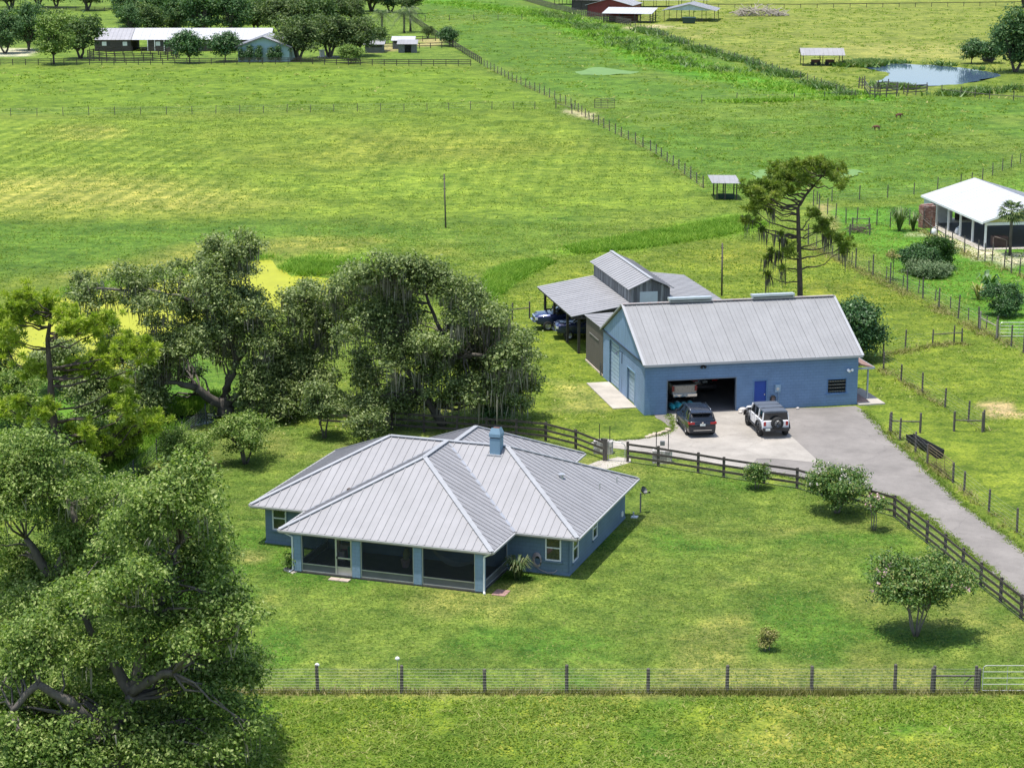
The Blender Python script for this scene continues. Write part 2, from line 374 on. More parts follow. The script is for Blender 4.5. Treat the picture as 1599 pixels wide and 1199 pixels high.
def ground_mat():
    m, nt, b = _new('grass_ground'); L = nt.links.new
    at = N(nt, 'ShaderNodeAttribute', attribute_name='gcol'); mow = N(nt, 'ShaderNodeAttribute', attribute_name='mow')
    p = posn(nt); pf = posn(nt, (.7, 1, 1))
    nA = noise(nt, .11, 3, .62, p); nB = noise(nt, .8, 4, .78, p); nC = noise(nt, 5.5, 3, .75, p); nD = noise(nt, .22, 4, .72, p)
    c = at.outputs['Color']
    c = mixc(nt, 1.0, c, ramp(nt, nA.outputs[0], [(.25, (.78, .80, .8)), (.75, (1.22, 1.18, 1.2))]).outputs[0], 'MULTIPLY')
    c = mixc(nt, 1.0, c, ramp(nt, nD.outputs[0], [(.34, (.72, .80, .74)), (.66, (1.28, 1.20, 1.2))]).outputs[0], 'MULTIPLY')
    c = mixc(nt, 1.0, c, ramp(nt, nB.outputs[0], [(.32, (.46, .58, .48)), (.50, (1, 1, 1)), (.68, (1.50, 1.36, 1.3))]).outputs[0], 'MULTIPLY')
    c = mixc(nt, 1.0, c, ramp(nt, nC.outputs[0], [(.32, (.42, .53, .42)), (.51, (1.0, 1.0, 1.0)), (.70, (1.62, 1.48, 1.5))]).outputs[0], 'MULTIPLY')
    # straw flecks
    nE = noise(nt, 3.1, 3, .75, p); f = ramp(nt, nE.outputs[0], [(.56, (0, 0, 0)), (.72, (.5, .5, .5))])
    c = mixc(nt, f.outputs[0], c, (.27, .255, .09))
    # lush clumps in the rough
    nF = noise(nt, .42, 4, .75, posn(nt, (.7, 1, 1)), .5); f2 = ramp(nt, nF.outputs[0], [(.54, (0, 0, 0)), (.64, (.62, .62, .62))])
    c = mixc(nt, f2.outputs[0], c, mixc(nt, 1.0, c, (.52, .68, .55), 'MULTIPLY'))
    # mower stripes
    sw = N(nt, 'ShaderNodeTexWave', wave_type='BANDS', bands_direction='X'); mp = N(nt, 'ShaderNodeMapping')
    L(p, mp.inputs[0]); mp.inputs['Rotation'].default_value = (0, 0, R(5)); L(mp.outputs[0], sw.inputs['Vector'])
    sw.inputs['Scale'].default_value = .14; sw.inputs['Distortion'].default_value = 1.2; sw.inputs['Detail'].default_value = 1; sw.inputs['Detail Scale'].default_value = .25
    sr = ramp(nt, sw.outputs[0], [(.35, (.80, .85, .80)), (.75, (1.36, 1.24, 1.5))])
    c = mixc(nt, mow.outputs['Fac'], c, mixc(nt, 1.0, c, sr.outputs[0], 'MULTIPLY'))
    L(c, b.inputs['Base Color']); b.inputs['Roughness'].default_value = .9; b.inputs['Specular IOR Level'].default_value = .15
    bp = N(nt, 'ShaderNodeBump'); bp.inputs['Strength'].default_value = .8; bp.inputs['Distance'].default_value = .10
    ad = N(nt, 'ShaderNodeMath', operation='ADD'); L(nC.outputs[0], ad.inputs[0])
    m2 = N(nt, 'ShaderNodeMath', operation='MULTIPLY'); L(nB.outputs[0], m2.inputs[0]); m2.inputs[1].default_value = 3.0; L(m2.outputs[0], ad.inputs[1])
    L(ad.outputs[0], bp.inputs['Height']); L(bp.outputs[0], b.inputs['Normal'])
    return m
ground = np_obj('grass_ground', V, Fq, ground_mat(), label='wide flat green pasture and lawn', kind='structure')
ga = ground.data.attributes.new('gcol', 'FLOAT_COLOR', 'POINT')
ga.data.foreach_set('color', np.concatenate([colr.reshape(-1, 3), np.ones((nr * nc, 1))], 1).astype(np.float32).ravel())
mowm = pz([(-300, 190), (130, 190), (380, 235), (330, 268), (430, 325), (-300, 345)], 9) * .6
mowm = np.maximum(mowm, pz([(420, 210), (860, 185), (1060, 275), (800, 320), (500, 310)], 15) * .35)
mowm = np.maximum(mowm, pz([(560, 620), (700, 560), (900, 620), (800, 690)], 2) * .25)
gm = ground.data.attributes.new('mow', 'FLOAT', 'POINT'); gm.data.foreach_set('value', mowm.ravel().astype(np.float32))

# ---- water and floating weed, paved areas
def flat(name, pts, z, m, label, th=.0, kind='structure', smooth_sub=0, world_pts=None, jit=1.0, rag=0):
    w = world_pts or poly_world(pts)
    if smooth_sub:                                                # round the corners of hand-surveyed outlines
        for _ in range(smooth_sub):
            q = []
            for i in range(len(w)):
                a, b = w[i], w[(i + 1) % len(w)]
                q += [(a[0] * .75 + b[0] * .25, a[1] * .75 + b[1] * .25), (a[0] * .25 + b[0] * .75, a[1] * .25 + b[1] * .75)]
            w = q
        w = [(x + jit * (vnoise(np.array([x]), np.array([y]), jit * 2.2, 3)[0] - .5) * 2, y + jit * 2 * (vnoise(np.array([x]), np.array([y]), jit * 2.2, 9)[0] - .5) * 2) for x, y in w]
    if rag:
        q = []
        for a, b in zip(w, w[1:] + w[:1]):
            n = max(1, int(math.hypot(b[0] - a[0], b[1] - a[1]) / .7))
            for k in range(n): q.append((a[0] + (b[0] - a[0]) * k / n + random.uniform(-rag, rag), a[1] + (b[1] - a[1]) * k / n + random.uniform(-rag, rag)))
        w = q
    bm = bmesh.new(); vs = [bm.verts.new((x, y, z)) for x, y in w]; f = bm.faces.new(vs)
    bmesh.ops.recalc_face_normals(bm, faces=[f])
    if f.normal.z < 0: f.normal_flip()
    if th:
        r = bmesh.ops.extrude_face_region(bm, geom=[f]); 
        for e in r['geom']:
            if isinstance(e, bmesh.types.BMVert): e.co.z = z
        for v in vs: v.co.z = z - th
        bmesh.ops.recalc_face_normals(bm, faces=bm.faces[:])
    bmesh.ops.triangulate(bm, faces=[x for x in bm.faces if len(x.verts) > 4])
    me = bpy.data.meshes.new(name); bm.to_mesh(me); bm.free(); me.materials.append(m)
    return tag(link(name, me), label=label, kind=kind)
def water_mat(name, col, rough=.06):
    m, nt, b = _new(name); b.inputs['Base Color'].default_value = tuple(col) + (1,); b.inputs['Roughness'].default_value = rough
    b.inputs['Specular IOR Level'].default_value = .35; b.inputs['IOR'].default_value = 1.33
    n = noise(nt, 1.2, 3, .5, posn(nt, (1, .3, 1))); bp = N(nt, 'ShaderNodeBump'); bp.inputs['Strength'].default_value = .10; bp.inputs['Distance'].default_value = .02
    nt.links.new(n.outputs[0], bp.inputs['Height']); nt.links.new(bp.outputs[0], b.inputs['Normal']); return m
weedm = mat('duckweed', (.33, .345, .012), .7, 0, .14, .35, (1, .5, 1), .3, 9, dirt=((.20, .27, .03), .5, .66))
algm = mat('algae', (.135, .245, .05), .6, 0, .25, .5, dirt=((.10, .19, .035), .5, .50))
flat('pond_water', POND, -.12, water_mat('pond_water', (.07, .115, .185)), 'pond with painted blue sky reflection in the far pasture', smooth_sub=2)  # blue of the reflected sky is put into the base colour
flat('pond_water', SMALLPOND, -.10, water_mat('dark_water', (.06, .08, .07)), 'small dark pool under the mossy oaks', smooth_sub=2)
flat('duckweed_pond', DUCKWEED, -.10, weedm, 'pond covered in yellow-green duckweed behind the oaks', smooth_sub=2)
for al, lb in zip(ALGAE, ('algae puddle left of the tall pine crown', 'algae puddle right of the tall pine crown', 'pale algae puddle in the far middle pasture')):
    flat('algae_puddle', al, -.06, algm, lb, smooth_sub=3, jit=2.0)
def conc_mat(name, col, crack=True, s=1.0):
    m, nt, b = _new(name); p = posn(nt)
    n1 = noise(nt, .35 * s, 6, .65, p); n2 = noise(nt, 2.5, 5, .7, p); n3 = noise(nt, 30, 2, .5, p)
    c = ramp(nt, n1.outputs[0], [(.3, [x * .74 for x in col]), (.7, [x * 1.18 for x in col])]).outputs[0]
    c = mixc(nt, ramp(nt, n2.outputs[0], [(.54, (0, 0, 0)), (.76, (.45,) * 3)]).outputs[0], c, [x * .62 for x in col])
    c = mixc(nt, 1.0, c, ramp(nt, n3.outputs[0], [(.3, (.9,) * 3), (.7, (1.1,) * 3)]).outputs[0], 'MULTIPLY')
    if crack:
        vo = N(nt, 'ShaderNodeTexVoronoi', feature='DISTANCE_TO_EDGE'); vo.inputs['Scale'].default_value = .16
        pw = posn(nt); ad = N(nt, 'ShaderNodeVectorMath', operation='ADD'); nw = noise(nt, .8, 4, .6, p); nt.links.new(pw, ad.inputs[0]); nt.links.new(nw.outputs['Color'], ad.inputs[1])
        nt.links.new(ad.outputs[0], vo.inputs['Vector'])
        c = mixc(nt, ramp(nt, vo.outputs[0], [(0, (.35,) * 3), (.006, (0, 0, 0))]).outputs[0], c, [x * .45 for x in col])
    nt.links.new(c, b.inputs['Base Color']); b.inputs['Roughness'].default_value = .85; b.inputs['Specular IOR Level'].default_value = .25
    MATS[name] = m; return m
asph = conc_mat('driveway_asphalt', (.232, .212, .192)); conc = conc_mat('apron_concrete', (.355, .325, .285)); slabm = conc_mat('slab_concrete', (.43, .39, .335), False)
flat('driveway', [(1010, 640), (1150, 641), (1337, 634), (1349, 641), (1372, 664), (1398, 692), (1440, 727), (1500, 784), (1580, 845), (1700, 940), (1760, 1085), (1600, 938), (1525, 872), (1445, 806), (1398, 776), (1290, 756), (1180, 735), (1160, 722), (1100, 706)], .012, asph, 'grey asphalt driveway sweeping past the blue workshop', rag=.12)
flat('concrete_apron', [(1043, 646), (1152, 640), (1232, 678), (1281, 723), (1215, 717), (1182, 716), (1168, 733), (1090, 720), (1010, 706), (930, 697), (918, 692), (940, 688), (1000, 686), (1035, 679), (1049, 671), (1053, 662)], .022, conc, 'pale concrete apron in front of the open garage')
flat('walkway', [(905, 731), (935, 720), (965, 714), (984, 716), (986, 722), (960, 729), (925, 738)], .016, slabm, 'concrete footpath from house to yard gate', rag=.04)

# ------------------------------------------------------------------ shared building materials
def metal_roof(name, col, rough=.42, metal=.35, var=.07):
    m, nt, b = _new(name); p = posn(nt)
    n1 = noise(nt, .7, 5, .6, p); n2 = noise(nt, 5, 4, .6, p)
    c = ramp(nt, n1.outputs[0], [(.3, [x * (1 - var) for x in col]), (.7, [x * (1 + var) for x in col])]).outputs[0]
    c = mixc(nt, 1.0, c, ramp(nt, n2.outputs[0], [(.3, (.95,) * 3), (.7, (1.05,) * 3)]).outputs[0], 'MULTIPLY')
    oi = N(nt, 'ShaderNodeObjectInfo'); c = mixc(nt, 1.0, c, ramp(nt, oi.outputs['Random'], [(0, (.965,) * 3), (1, (1.035,) * 3)]).outputs[0], 'MULTIPLY')
    nt.links.new(c, b.inputs['Base Color']); b.inputs['Metallic'].default_value = metal
    rr = ramp(nt, n2.outputs[0], [(.3, (rough - .05,) * 3), (.7, (rough + .07,) * 3)]); nt.links.new(rr.outputs[0], b.inputs['Roughness'])
    bp = N(nt, 'ShaderNodeBump'); bp.inputs['Strength'].default_value = .12; bp.inputs['Distance'].default_value = .02
    nt.links.new(n1.outputs[0], bp.inputs['Height']); nt.links.new(bp.outputs[0], b.inputs['Normal'])
    MATS[name] = m; return m
roof_house = metal_roof('galvanised_roof', (.285, .28, .287), .62, .10)
roof_shop = metal_roof('workshop_roof', (.265, .265, .268), .60, .12)
roof_old = metal_roof('old_tin_roof', (.305, .30, .303), .60, .12, .08)
trim_metal = metal_roof('trim_metal', (.36, .365, .375), .58, .15)
blue_wall = block_wall('blue_block_wall', (.128, .192, .262)); blue_lit = block_wall('sunlit_blue_block', (.20, .295, .45))  # paler block: workshop paint with the left wall's sunlight in its colour
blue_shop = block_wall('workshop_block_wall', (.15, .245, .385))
white_p = mat('white_paint', (.75, .76, .76), .45, 0, .05); alum = mat('aluminium_frame', (.55, .55, .55), .4, .6, .08)
grey_p = mat('grey_panel', (.115, .12, .125), .55, 0, .1); dark_glass = mat('window_glass', (.02, .03, .03), .05, 0, .3, 3, spec=.9)
black = mat('black_rubber', (.015, .015, .016), .7, 0, .2); dark_in = mat('dark_floor', (.05, .048, .047), .8, 0, .3)
soffit = mat('soffit', (.30, .29, .28), .7, 0, .05); wood_grey = mat('weathered_wood', (.14, .135, .135), .85, 0, .4, 2.2, (4, 4, .35), .4, 12)
wood_dark = mat('dark_fence_wood', (.060, .050, .042), .85, 0, .4, 3, (1, 1, 1), .4, 15); wood_post = mat('grey_post_wood', (.105, .092, .078), .9, 0, .4, 4, (3, 3, .5), .4, 15)
wire_m = mat('wire', (.33, .34, .30), .5, .3, .1)

# ------------------------------------------------------------------ the blue ranch house
def ranch_house():
    o = G(901.5, 840.5, 2.25); root = empty('ranch_house', (o.x, o.y, 0), R(-18.8),
        'blue ranch house with silver hip metal roof and screened porch', 'house')
    E, PT = 2.25, .492
    W_, D_ = 18.3, 11.55; RV = D_ / 2; RZ = E + PT * RV
    pl, pr, pf = -14.97, -3.37, -3.52; pc = (pl + pr) / 2; pw = (pr - pl) / 2; PA = pf + pw; PZ = E + PT * pw
    rl, rr_, rb = -14.2, -4.36, 15.6; rc = (rl + rr_) / 2; rw = (rr_ - rl) / 2; RA = rb - rw; RZ2 = E + PT * rw
    roof = empty('roof'); roof.parent = root
    roof_b = MB()                                               # sheathing below the panels, soffit
    T = .05
    PZm = min(PZ, RZ)
    ux, vx = (1, 0, 0), (0, 1, 0)
    # main front face (left of porch, right of porch, strip behind the porch roof)
    roof_face(roof, [(-W_, 0, E), (pl, 0, E), (pc, RV, RZ), (-W_ + RV, RV, RZ)], ux, .42, roof_house)
    roof_face(roof, [(pr, 0, E), (0, 0, E), (-RV, RV, RZ), (pc, RV, RZ)], ux, .42, roof_house)
    roof_face(roof, [(0, 0, E), (0, D_, E), (-RV, RV, RZ)], vx, .42, roof_house)
    roof_face(roof, [(-W_, 0, E), (-W_, D_, E), (-W_ + RV, RV, RZ)], vx, .42, roof_house)
    roof_face(roof, [(-W_, D_, E), (rl, D_, E), (rc, D_ - rw, RZ2), (-W_ + RV, RV, RZ)], ux, .42, roof_house)
    roof_face(roof, [(rr_, D_, E), (0, D_, E), (-RV, RV, RZ), (rc, D_ - rw, RZ2)], ux, .42, roof_house)
    roof_face(roof, [(-W_ + RV, RV, RZ), (-RV, RV, RZ), (rc, D_ - rw, RZ2)], ux, .42, roof_house)
    # porch wing
    roof_face(roof, [(pl, pf, E), (pr, pf, E), (pc, PA, PZ)], ux, .42, roof_house)
    roof_face(roof, [(pl, pf, E), (pl, 0, E), (pc, RV, PZm), (pc, PA, PZm)], vx, .42, roof_house)
    roof_face(roof, [(pr, pf, E), (pr, 0, E), (pc, RV, PZm), (pc, PA, PZm)], vx, .42, roof_house)
    # rear wing
    roof_face(roof, [(rl, rb, E), (rr_, rb, E), (rc, RA, RZ2)], ux, .42, roof_house)
    roof_face(roof, [(rl, rb, E), (rl, D_, E), (rc, D_ - rw, RZ2), (rc, RA, RZ2)], vx, .42, roof_house)
    roof_face(roof, [(rr_, rb, E), (rr_, D_, E), (rc, D_ - rw, RZ2), (rc, RA, RZ2)], vx, .42, roof_house)
    def cap(a, b): MB().bar(Vector(a) + Vector((0, 0, .035)), Vector(b) + Vector((0, 0, .035)), .26, .05).build('ridge_cap', trim_metal, roof)
    for a, b in (((-W_, 0, E), (-W_ + RV, RV, RZ)), ((-W_ + RV, RV, RZ), (-RV, RV, RZ)), ((-RV, RV, RZ), (0, 0, E)), ((-RV, RV, RZ), (0, D_, E)), ((-W_ + RV, RV, RZ), (-W_, D_, E)),
                 ((pl, pf, E), (pc, PA, PZ)), ((pr, pf, E), (pc, PA, PZ)), ((pc, PA, PZ), (pc, RV, PZ)), ((rl, rb, E), (rc, RA, RZ2)), ((rr_, rb, E), (rc, RA, RZ2)), ((rc, RA, RZ2), (rc, D_ - rw, RZ2))): cap(a, b)
    for a, b in (((pl, 0, E), (pc, RV, RZ)), ((pr, 0, E), (pc, RV, RZ))):
        MB().bar(Vector(a) + Vector((0, 0, .012)), Vector(b) + Vector((0, 0, .012)), .34, .03).build('valley_flashing', mat('valley_metal', (.45, .46, .48), .45, .7), roof)  # flashing in one even metal colour of its own
    # fascia, gutters and soffit
    per = [(-W_, 0), (pl, 0), (pl, pf), (pr, pf), (pr, 0), (0, 0), (0, D_), (rr_, D_), (rr_, rb), (rl, rb), (rl, D_), (-W_, D_)]
    for i in range(len(per)):
        a, b = per[i], per[(i + 1) % len(per)]; d = Vector((b[0] - a[0], b[1] - a[1], 0)).normalized()
        MB().bar((a[0], a[1], E - .10), (b[0], b[1], E - .10), .03, .15).build('fascia', mat('fascia_paint', (.32, .29, .27), .6, 0, .05), roof)
        nrm = Vector((d.y, -d.x, 0)) * .075
        MB().bar((a[0] + nrm.x, a[1] + nrm.y, E - .05), (b[0] + nrm.x, b[1] + nrm.y, E - .05), .11, .09).build('gutter', mat('gutter_metal', (.44, .43, .42), .45, .3, .05), roof)
    MB().ngon([(x, y, E - .16) for x, y in per]).build('soffit', soffit, roof)
    # walls
    wz = E - .15
    wall = empty('wall'); wall.parent = root
    mains = [(-17.65, .62), (-.66, .62), (-.66, 11.0), (-17.65, 11.0)]
    def wseg(a, b, m=blue_wall, z0=0, z1=wz, th=.18):
        MB().bar((a[0], a[1], (z0 + z1) / 2), (b[0], b[1], (z0 + z1) / 2), th, z1 - z0).build('wall_panel', m, wall)
    for i in range(4): wseg(mains[i], mains[(i + 1) % 4])
    for a, b in (((-13.6, 11.09), (-13.6, 15.0)), ((-13.5, 15.0), (-5.0, 15.0)), ((-4.9, 15.09), (-4.9, 11.09))): wseg(a, b)
    MB().box(-17.75, -.56, .5, 11.1, 0, .10).build('foundation_slab', blue_wall, root)
    # windows: frame, sill, two sashes
    def window(c, d, w, h, z, nrm):
        c = Vector((c[0], c[1], 0)); d = Vector((d[0], d[1], 0)); nrm = Vector((nrm[0], nrm[1], 0)); c = c + nrm * .09
        win = MB()
        for s in (-1, 1): win.bar(c + d * (s * w / 2) + Vector((0, 0, z)) + nrm * .02, c + d * (s * w / 2) + Vector((0, 0, z + h)) + nrm * .02, .07, .07, nrm)
        for zz in (z, z + h): win.bar(c - d * (w / 2 + .03) + Vector((0, 0, zz)) + nrm * .021, c + d * (w / 2 + .03) + Vector((0, 0, zz)) + nrm * .021, .07, .07, nrm)
        win.bar(c - d * w / 2 + Vector((0, 0, z + h * .55)) + nrm * .018, c + d * w / 2 + Vector((0, 0, z + h * .55)) + nrm * .018, .06, .055, nrm)
        wo = win.build('window', white_p, root)
        for a, b in ((0, .55), (.55, 1)):
            MB().bar(c - d * w / 2 + Vector((0, 0, z + h * (a + b) / 2)) + nrm * .005, c + d * w / 2 + Vector((0, 0, z + h * (a + b) / 2)) + nrm * .005, .012, h * (b - a)).build('pane', dark_glass, wo)
        MB().bar(c - d * (w / 2 + .1) + Vector((0, 0, z - .08)) + nrm * .05, c + d * (w / 2 + .1) + Vector((0, 0, z - .08)) + nrm * .05, .14, .07).build('sill', blue_wall, wo)
    window((-1.44, .62), (1, 0), .78, 1.2, .78, (0, -1)); window((-16.85, .62), (1, 0), .75, 1.15, .85, (0, -1))
    window((-.66, 1.5), (0, 1), .85, 1.2, .6, (1, 0)); window((-.66, 5.0), (0, 1), .75, 1.0, .72, (1, 0)); window((-8, 15.0), (1, 0), 1.6, 1.1, .9, (0, 1))
    # porch: columns, screens, kick plates, screen door, floor
    py = -3.30
    porch_floor = MB().box(-14.2, -3.9, -3.42, .52, 0.004, .09).build('porch_floor', dark_in, root)
    scr = screen_mat('insect_screen', (.020, .026, .030), .30)
    litcol = block_wall('lit_column_block', (.20, .295, .395))  # wall blue made paler: sunlight on the columns put into the colour
    cols = [(-14.22, -13.82), (-10.97, -10.52), (-7.6, -7.16), (-4.30, -3.86)]
    for a, b in cols:
        c = MB().box(a, b, py - .12, py + .26, .002, wz).build('column', litcol, root)
    def bay(a, b, y, door=None, axis=0):
        def P(s, z, off=0): return (s, y + off, z) if axis == 0 else (y - off, s, z)
        so = MB().bar(P(a, 1.02 + .16), P(b, 1.02 + .16), .01, wz - .42).build('screen_panel', scr, root)
        for z in (.13, .50, wz - .03): MB().bar(P(a, z, -.03), P(b, z, -.03), .05, .045).build('screen_rail', alum, so)
        for s in ([a + .03, b - .03] + ([door[0]] if door else [])): MB().bar(P(s, .1, -.035), P(s, wz, -.035), .05, .05).build('screen_mullion', alum, so)
        segs = [(a, b)] if not door else [(a, door[0]), (door[0], door[1])]
        for i, (s0, s1) in enumerate(segs):
            MB().bar(P(s0 + .03, .31, -.01), P(s1 - .03, .31, -.01), .02, .33).build('kick_plate', alum if i else grey_p, so)
        if door:
            dd = MB()
            for z in (.14, .52, 1.02, wz - .08): dd.bar(P(door[0] + .05, z, -.055), P(door[1] - .03, z, -.055), .04, .07)
            for s in (door[0] + .05, door[1] - .05): dd.bar(P(s, .1, -.058), P(s, wz - .05, -.058), .05, .06)
            dob = dd.build('screen_door', alum, root); MB().box(door[0] + .06, door[0] + .12, y - .12, y - .08, .98, 1.1).build('handle', black, dob) if axis == 0 else None
    bay(-13.82, -10.97, py, (-11.90, -10.99)); bay(-10.52, -7.6, py); bay(-7.16, -4.30, py)
    bay(-3.0, .52, -3.98, None, 1); bay(-3.0, .52, -14.1, None, 1)
    MB().box(-4.02, -3.94, -3.04, -2.98, .1, wz).build('screen_post', alum, root)
    MB().box(-14.2, -3.9, .50, .528, .1, wz).build('porch_back_wall', litcol, root)
    # back door of the porch seen through the screens
    MB().box(-9.6, -8.7, .47, .50, .1, 2.05).build('inner_door', mat('inner_door', (.10, .16, .2), .5), root)
    # chimney
    ch = MB().box(-6.50, -5.92, 5.08, 5.66, 4.4, 5.66).build('chimney', mat('chimney_paint', (.17, .275, .36), .6, 0, .08), root)
    MB().box(-6.48, -5.94, 5.10, 5.64, 5.66, 5.72).build('chimney_band', mat('vent_slot', (.03, .03, .03), .8), ch)
    c = MB(); a0 = [(-6.53, 5.05), (-5.89, 5.05), (-5.89, 5.69), (-6.53, 5.69)]; a1 = [(-6.42, 5.17), (-6.00, 5.17), (-6.00, 5.57), (-6.42, 5.57)]
    c.add([(x, y, 5.72) for x, y in a0] + [(x, y, 5.90) for x, y in a0] + [(x, y, 6.22) for x, y in a1], [(3, 2, 1, 0)] + [(i, (i + 1) % 4, 4 + (i + 1) % 4, 4 + i) for i in range(4)] + [(4 + i, 4 + (i + 1) % 4, 8 + (i + 1) % 4, 8 + i) for i in range(4)])
    c.build('chimney_cap', mat('chimney_paint', (.17, .275, .36)), ch); MB().box(-6.40, -6.02, 5.19, 5.55, 6.1, 6.19).build('flue', mat('rust', (.11, .05, .03), .9), ch)
    MB().box(-6.62, -5.80, 4.96, 5.08, 4.70, 4.78).build('chimney_flashing', trim_metal, ch)
    # vents on the right hand roof
    def on_r(u, v): return E + PT * (-u)
    for u, v, h in ((-.95, 7.2, .38), (-.62, 9.4, .34)): MB().tube([(u, v, on_r(u, v) - .1), (u, v, on_r(u, v) + h)], .035, 8).build('vent_pipe', alum, root)
    mv = MB().tube([(-2.7, 5.9, on_r(-2.7, 0) - .1), (-2.7, 5.9, on_r(-2.7, 0) + .18), (-2.7, 5.9, on_r(-2.7, 0) + .22)], [.1, .1, .19], 10).build('roof_vent', alum, root)
    MB().box(-13.35, -12.85, 1.55, 1.85, 2.9, 3.16).build('roof_vent', mat('vent_brown', (.08, .06, .05), .8), root)
    # downspouts, conduit box
    ds = MB(); ds.tube([(pr - .1, pf - .0, E - .12), (pr - .42, pf + .05, E - .30), (-3.80, -3.46, E - .42), (-3.80, -3.46, .14), (-3.70, -3.66, .06)], .05, 8).build('downspout', white_p, root)
    ds = MB(); ds.tube([(pl + .2, pf + .05, E - .12), (-14.30, -3.40, E - .35), (-14.30, -3.40, .14), (-14.42, -3.62, .06)], .05, 8).build('downspout', white_p, root)
    MB().box(-.57, -.5, 10.2, 10.45, .35, .62).build('outlet_box', white_p, root)
    return root
house = ranch_house()

# ------------------------------------------------------------------ the blue workshop
SO = (8.85, 134.1); SA = R(11.6)
def SL(u, v, z=0): return Vector((SO[0] + u * math.cos(SA) - v * math.sin(SA), SO[1] + u * math.sin(SA) + v * math.cos(SA), z))
def workshop():
    root = empty('workshop', (SO[0], SO[1], 0), SA, 'blue block workshop with grey gable metal roof and open garage bay', 'building')
    L_, W_, HH, RV, RZ = 15.0, 11.4, 3.5, 5.7, 6.42
    wl = empty('wall'); wl.parent = root
    def fr(x0, x1, z0, z1): MB().box(x0, x1, 0.0, .2, z0, z1).build('wall_panel', blue_shop, wl)
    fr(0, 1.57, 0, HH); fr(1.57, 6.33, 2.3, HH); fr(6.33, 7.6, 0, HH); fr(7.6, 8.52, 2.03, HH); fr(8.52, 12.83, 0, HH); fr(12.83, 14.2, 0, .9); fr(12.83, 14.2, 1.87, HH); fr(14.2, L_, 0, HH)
    def lf(y0, y1, z0, z1): MB().box(0.0, .2, y0, y1, z0, z1).build('wall_panel', blue_lit, wl)
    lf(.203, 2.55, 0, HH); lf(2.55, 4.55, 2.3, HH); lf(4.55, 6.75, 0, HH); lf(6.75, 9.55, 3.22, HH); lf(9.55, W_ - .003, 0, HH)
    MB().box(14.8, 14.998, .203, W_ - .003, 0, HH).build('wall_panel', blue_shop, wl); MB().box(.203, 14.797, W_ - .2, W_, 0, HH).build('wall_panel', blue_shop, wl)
    # floor and dark back partition inside
    MB().box(.2, 14.8, .2, 11.2, .0, .03).build('garage_floor', conc_mat('garage_floor', (.16, .15, .145), False), root)
    MB().box(.203, 14.797, .2, .9, 3.3, 3.34).build('ceiling', dark_in, root)
    # gable siding, each board its own piece
    sid = mat('sunlit_blue_siding', (.19, .295, .45), .6, 0, .12, 1.5, (1, 1, .3)); sidf = mat('blue_siding_far', (.15, .26, .38), .6, 0, .12)  # left gable boards paler than the far ones: sunlight put into the colour
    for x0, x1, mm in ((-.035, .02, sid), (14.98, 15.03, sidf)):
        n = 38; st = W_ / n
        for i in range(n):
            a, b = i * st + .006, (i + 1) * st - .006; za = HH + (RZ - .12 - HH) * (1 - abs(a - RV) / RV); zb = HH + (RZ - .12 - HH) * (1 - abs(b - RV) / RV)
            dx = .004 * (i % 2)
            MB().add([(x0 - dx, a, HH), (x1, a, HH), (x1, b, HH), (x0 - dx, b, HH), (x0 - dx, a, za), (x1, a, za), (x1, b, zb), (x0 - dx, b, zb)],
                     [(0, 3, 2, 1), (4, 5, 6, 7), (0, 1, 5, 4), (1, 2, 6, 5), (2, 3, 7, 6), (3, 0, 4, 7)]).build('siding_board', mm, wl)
    MB().box(-.09, .0, -.02, W_ + .02, HH - .09, HH + .05).build('trim_band', mat('navy_trim', (.03, .05, .09), .6), root)
    # roof
    roof = empty('roof'); roof.parent = root; e0 = -.28; ez = HH + .10 + (RZ - HH) / RV * e0; x0, x1 = -.12, 15.2
    roof_face(roof, [(x0, e0, ez), (x1, e0, ez), (x1, RV, RZ), (x0, RV, RZ)], (1, 0, 0), .92, roof_shop, .034, .05, .03, minor=2)
    roof_face(roof, [(x0, W_ - e0, ez), (x1, W_ - e0, ez), (x1, RV, RZ), (x0, RV, RZ)], (1, 0, 0), .92, roof_shop, .034, .05, .03, minor=2)
    for xx in (x0, x1):
        for v in (e0, W_ - e0): MB().bar((xx, v, ez + .02), (xx, RV, RZ + .02), .18, .09).build('rake_trim', trim_metal, roof)
    MB().bar((x0, e0 - .02, ez - .02), (x1, e0 - .02, ez - .02), .05, .16).build('eave_trim', trim_metal, roof)
    rust = mat('rusty_ridge', (.36, .33, .31), .6, .3, .1, 6, dirt=((.30, .09, .05), 7, .52))
    MB().bar((x0, RV, RZ + .045), (x1, RV, RZ + .045), .34, .06).build('ridge_cap', rust, roof)
    for a, b in ((3.2, 6.2), (9.2, 12.2)):
        v_ = MB(); v_.box(a, b, RV - .17, RV + .17, RZ + .02, RZ + .22); v_.box(a - .04, b + .04, RV - .25, RV + .25, RZ + .22, RZ + .36); vo = v_.build('ridge_vent', metal_roof('ridge_vent_metal', (.52, .57, .58), .45, .5), roof)
        for s in (-1, 1): MB().box(a + .05, b - .05, RV + s * .172 - .008, RV + s * .172 + .008, RZ + .12, RZ + .19).build('louvre', dark_in, vo)
    # garage opening reveal, door tracks
    op = MB(); op.box(1.50, 1.57, -.02, .22, 0, 2.36); op.box(6.33, 6.40, -.02, .22, 0, 2.36); op.box(1.57, 6.33, -.02, .22, 2.3, 2.36); op.build('opening_frame', mat('frame_steel', (.16, .2, .25), .6), root)
    rolled = MB().tube([(1.7, .7, 2.62), (6.2, .7, 2.62)], .26, 12).build('rolled_door', grey_p, root)
    # blue door
    d = MB().box(7.64, 8.48, .06, .11, .05, 1.99).build('door', mat('royal_blue_door', (.008, .055, .30), .45, 0, .08), root)
    MB().box(8.36, 8.42, .02, .06, .98, 1.08).build('handle', alum, d)
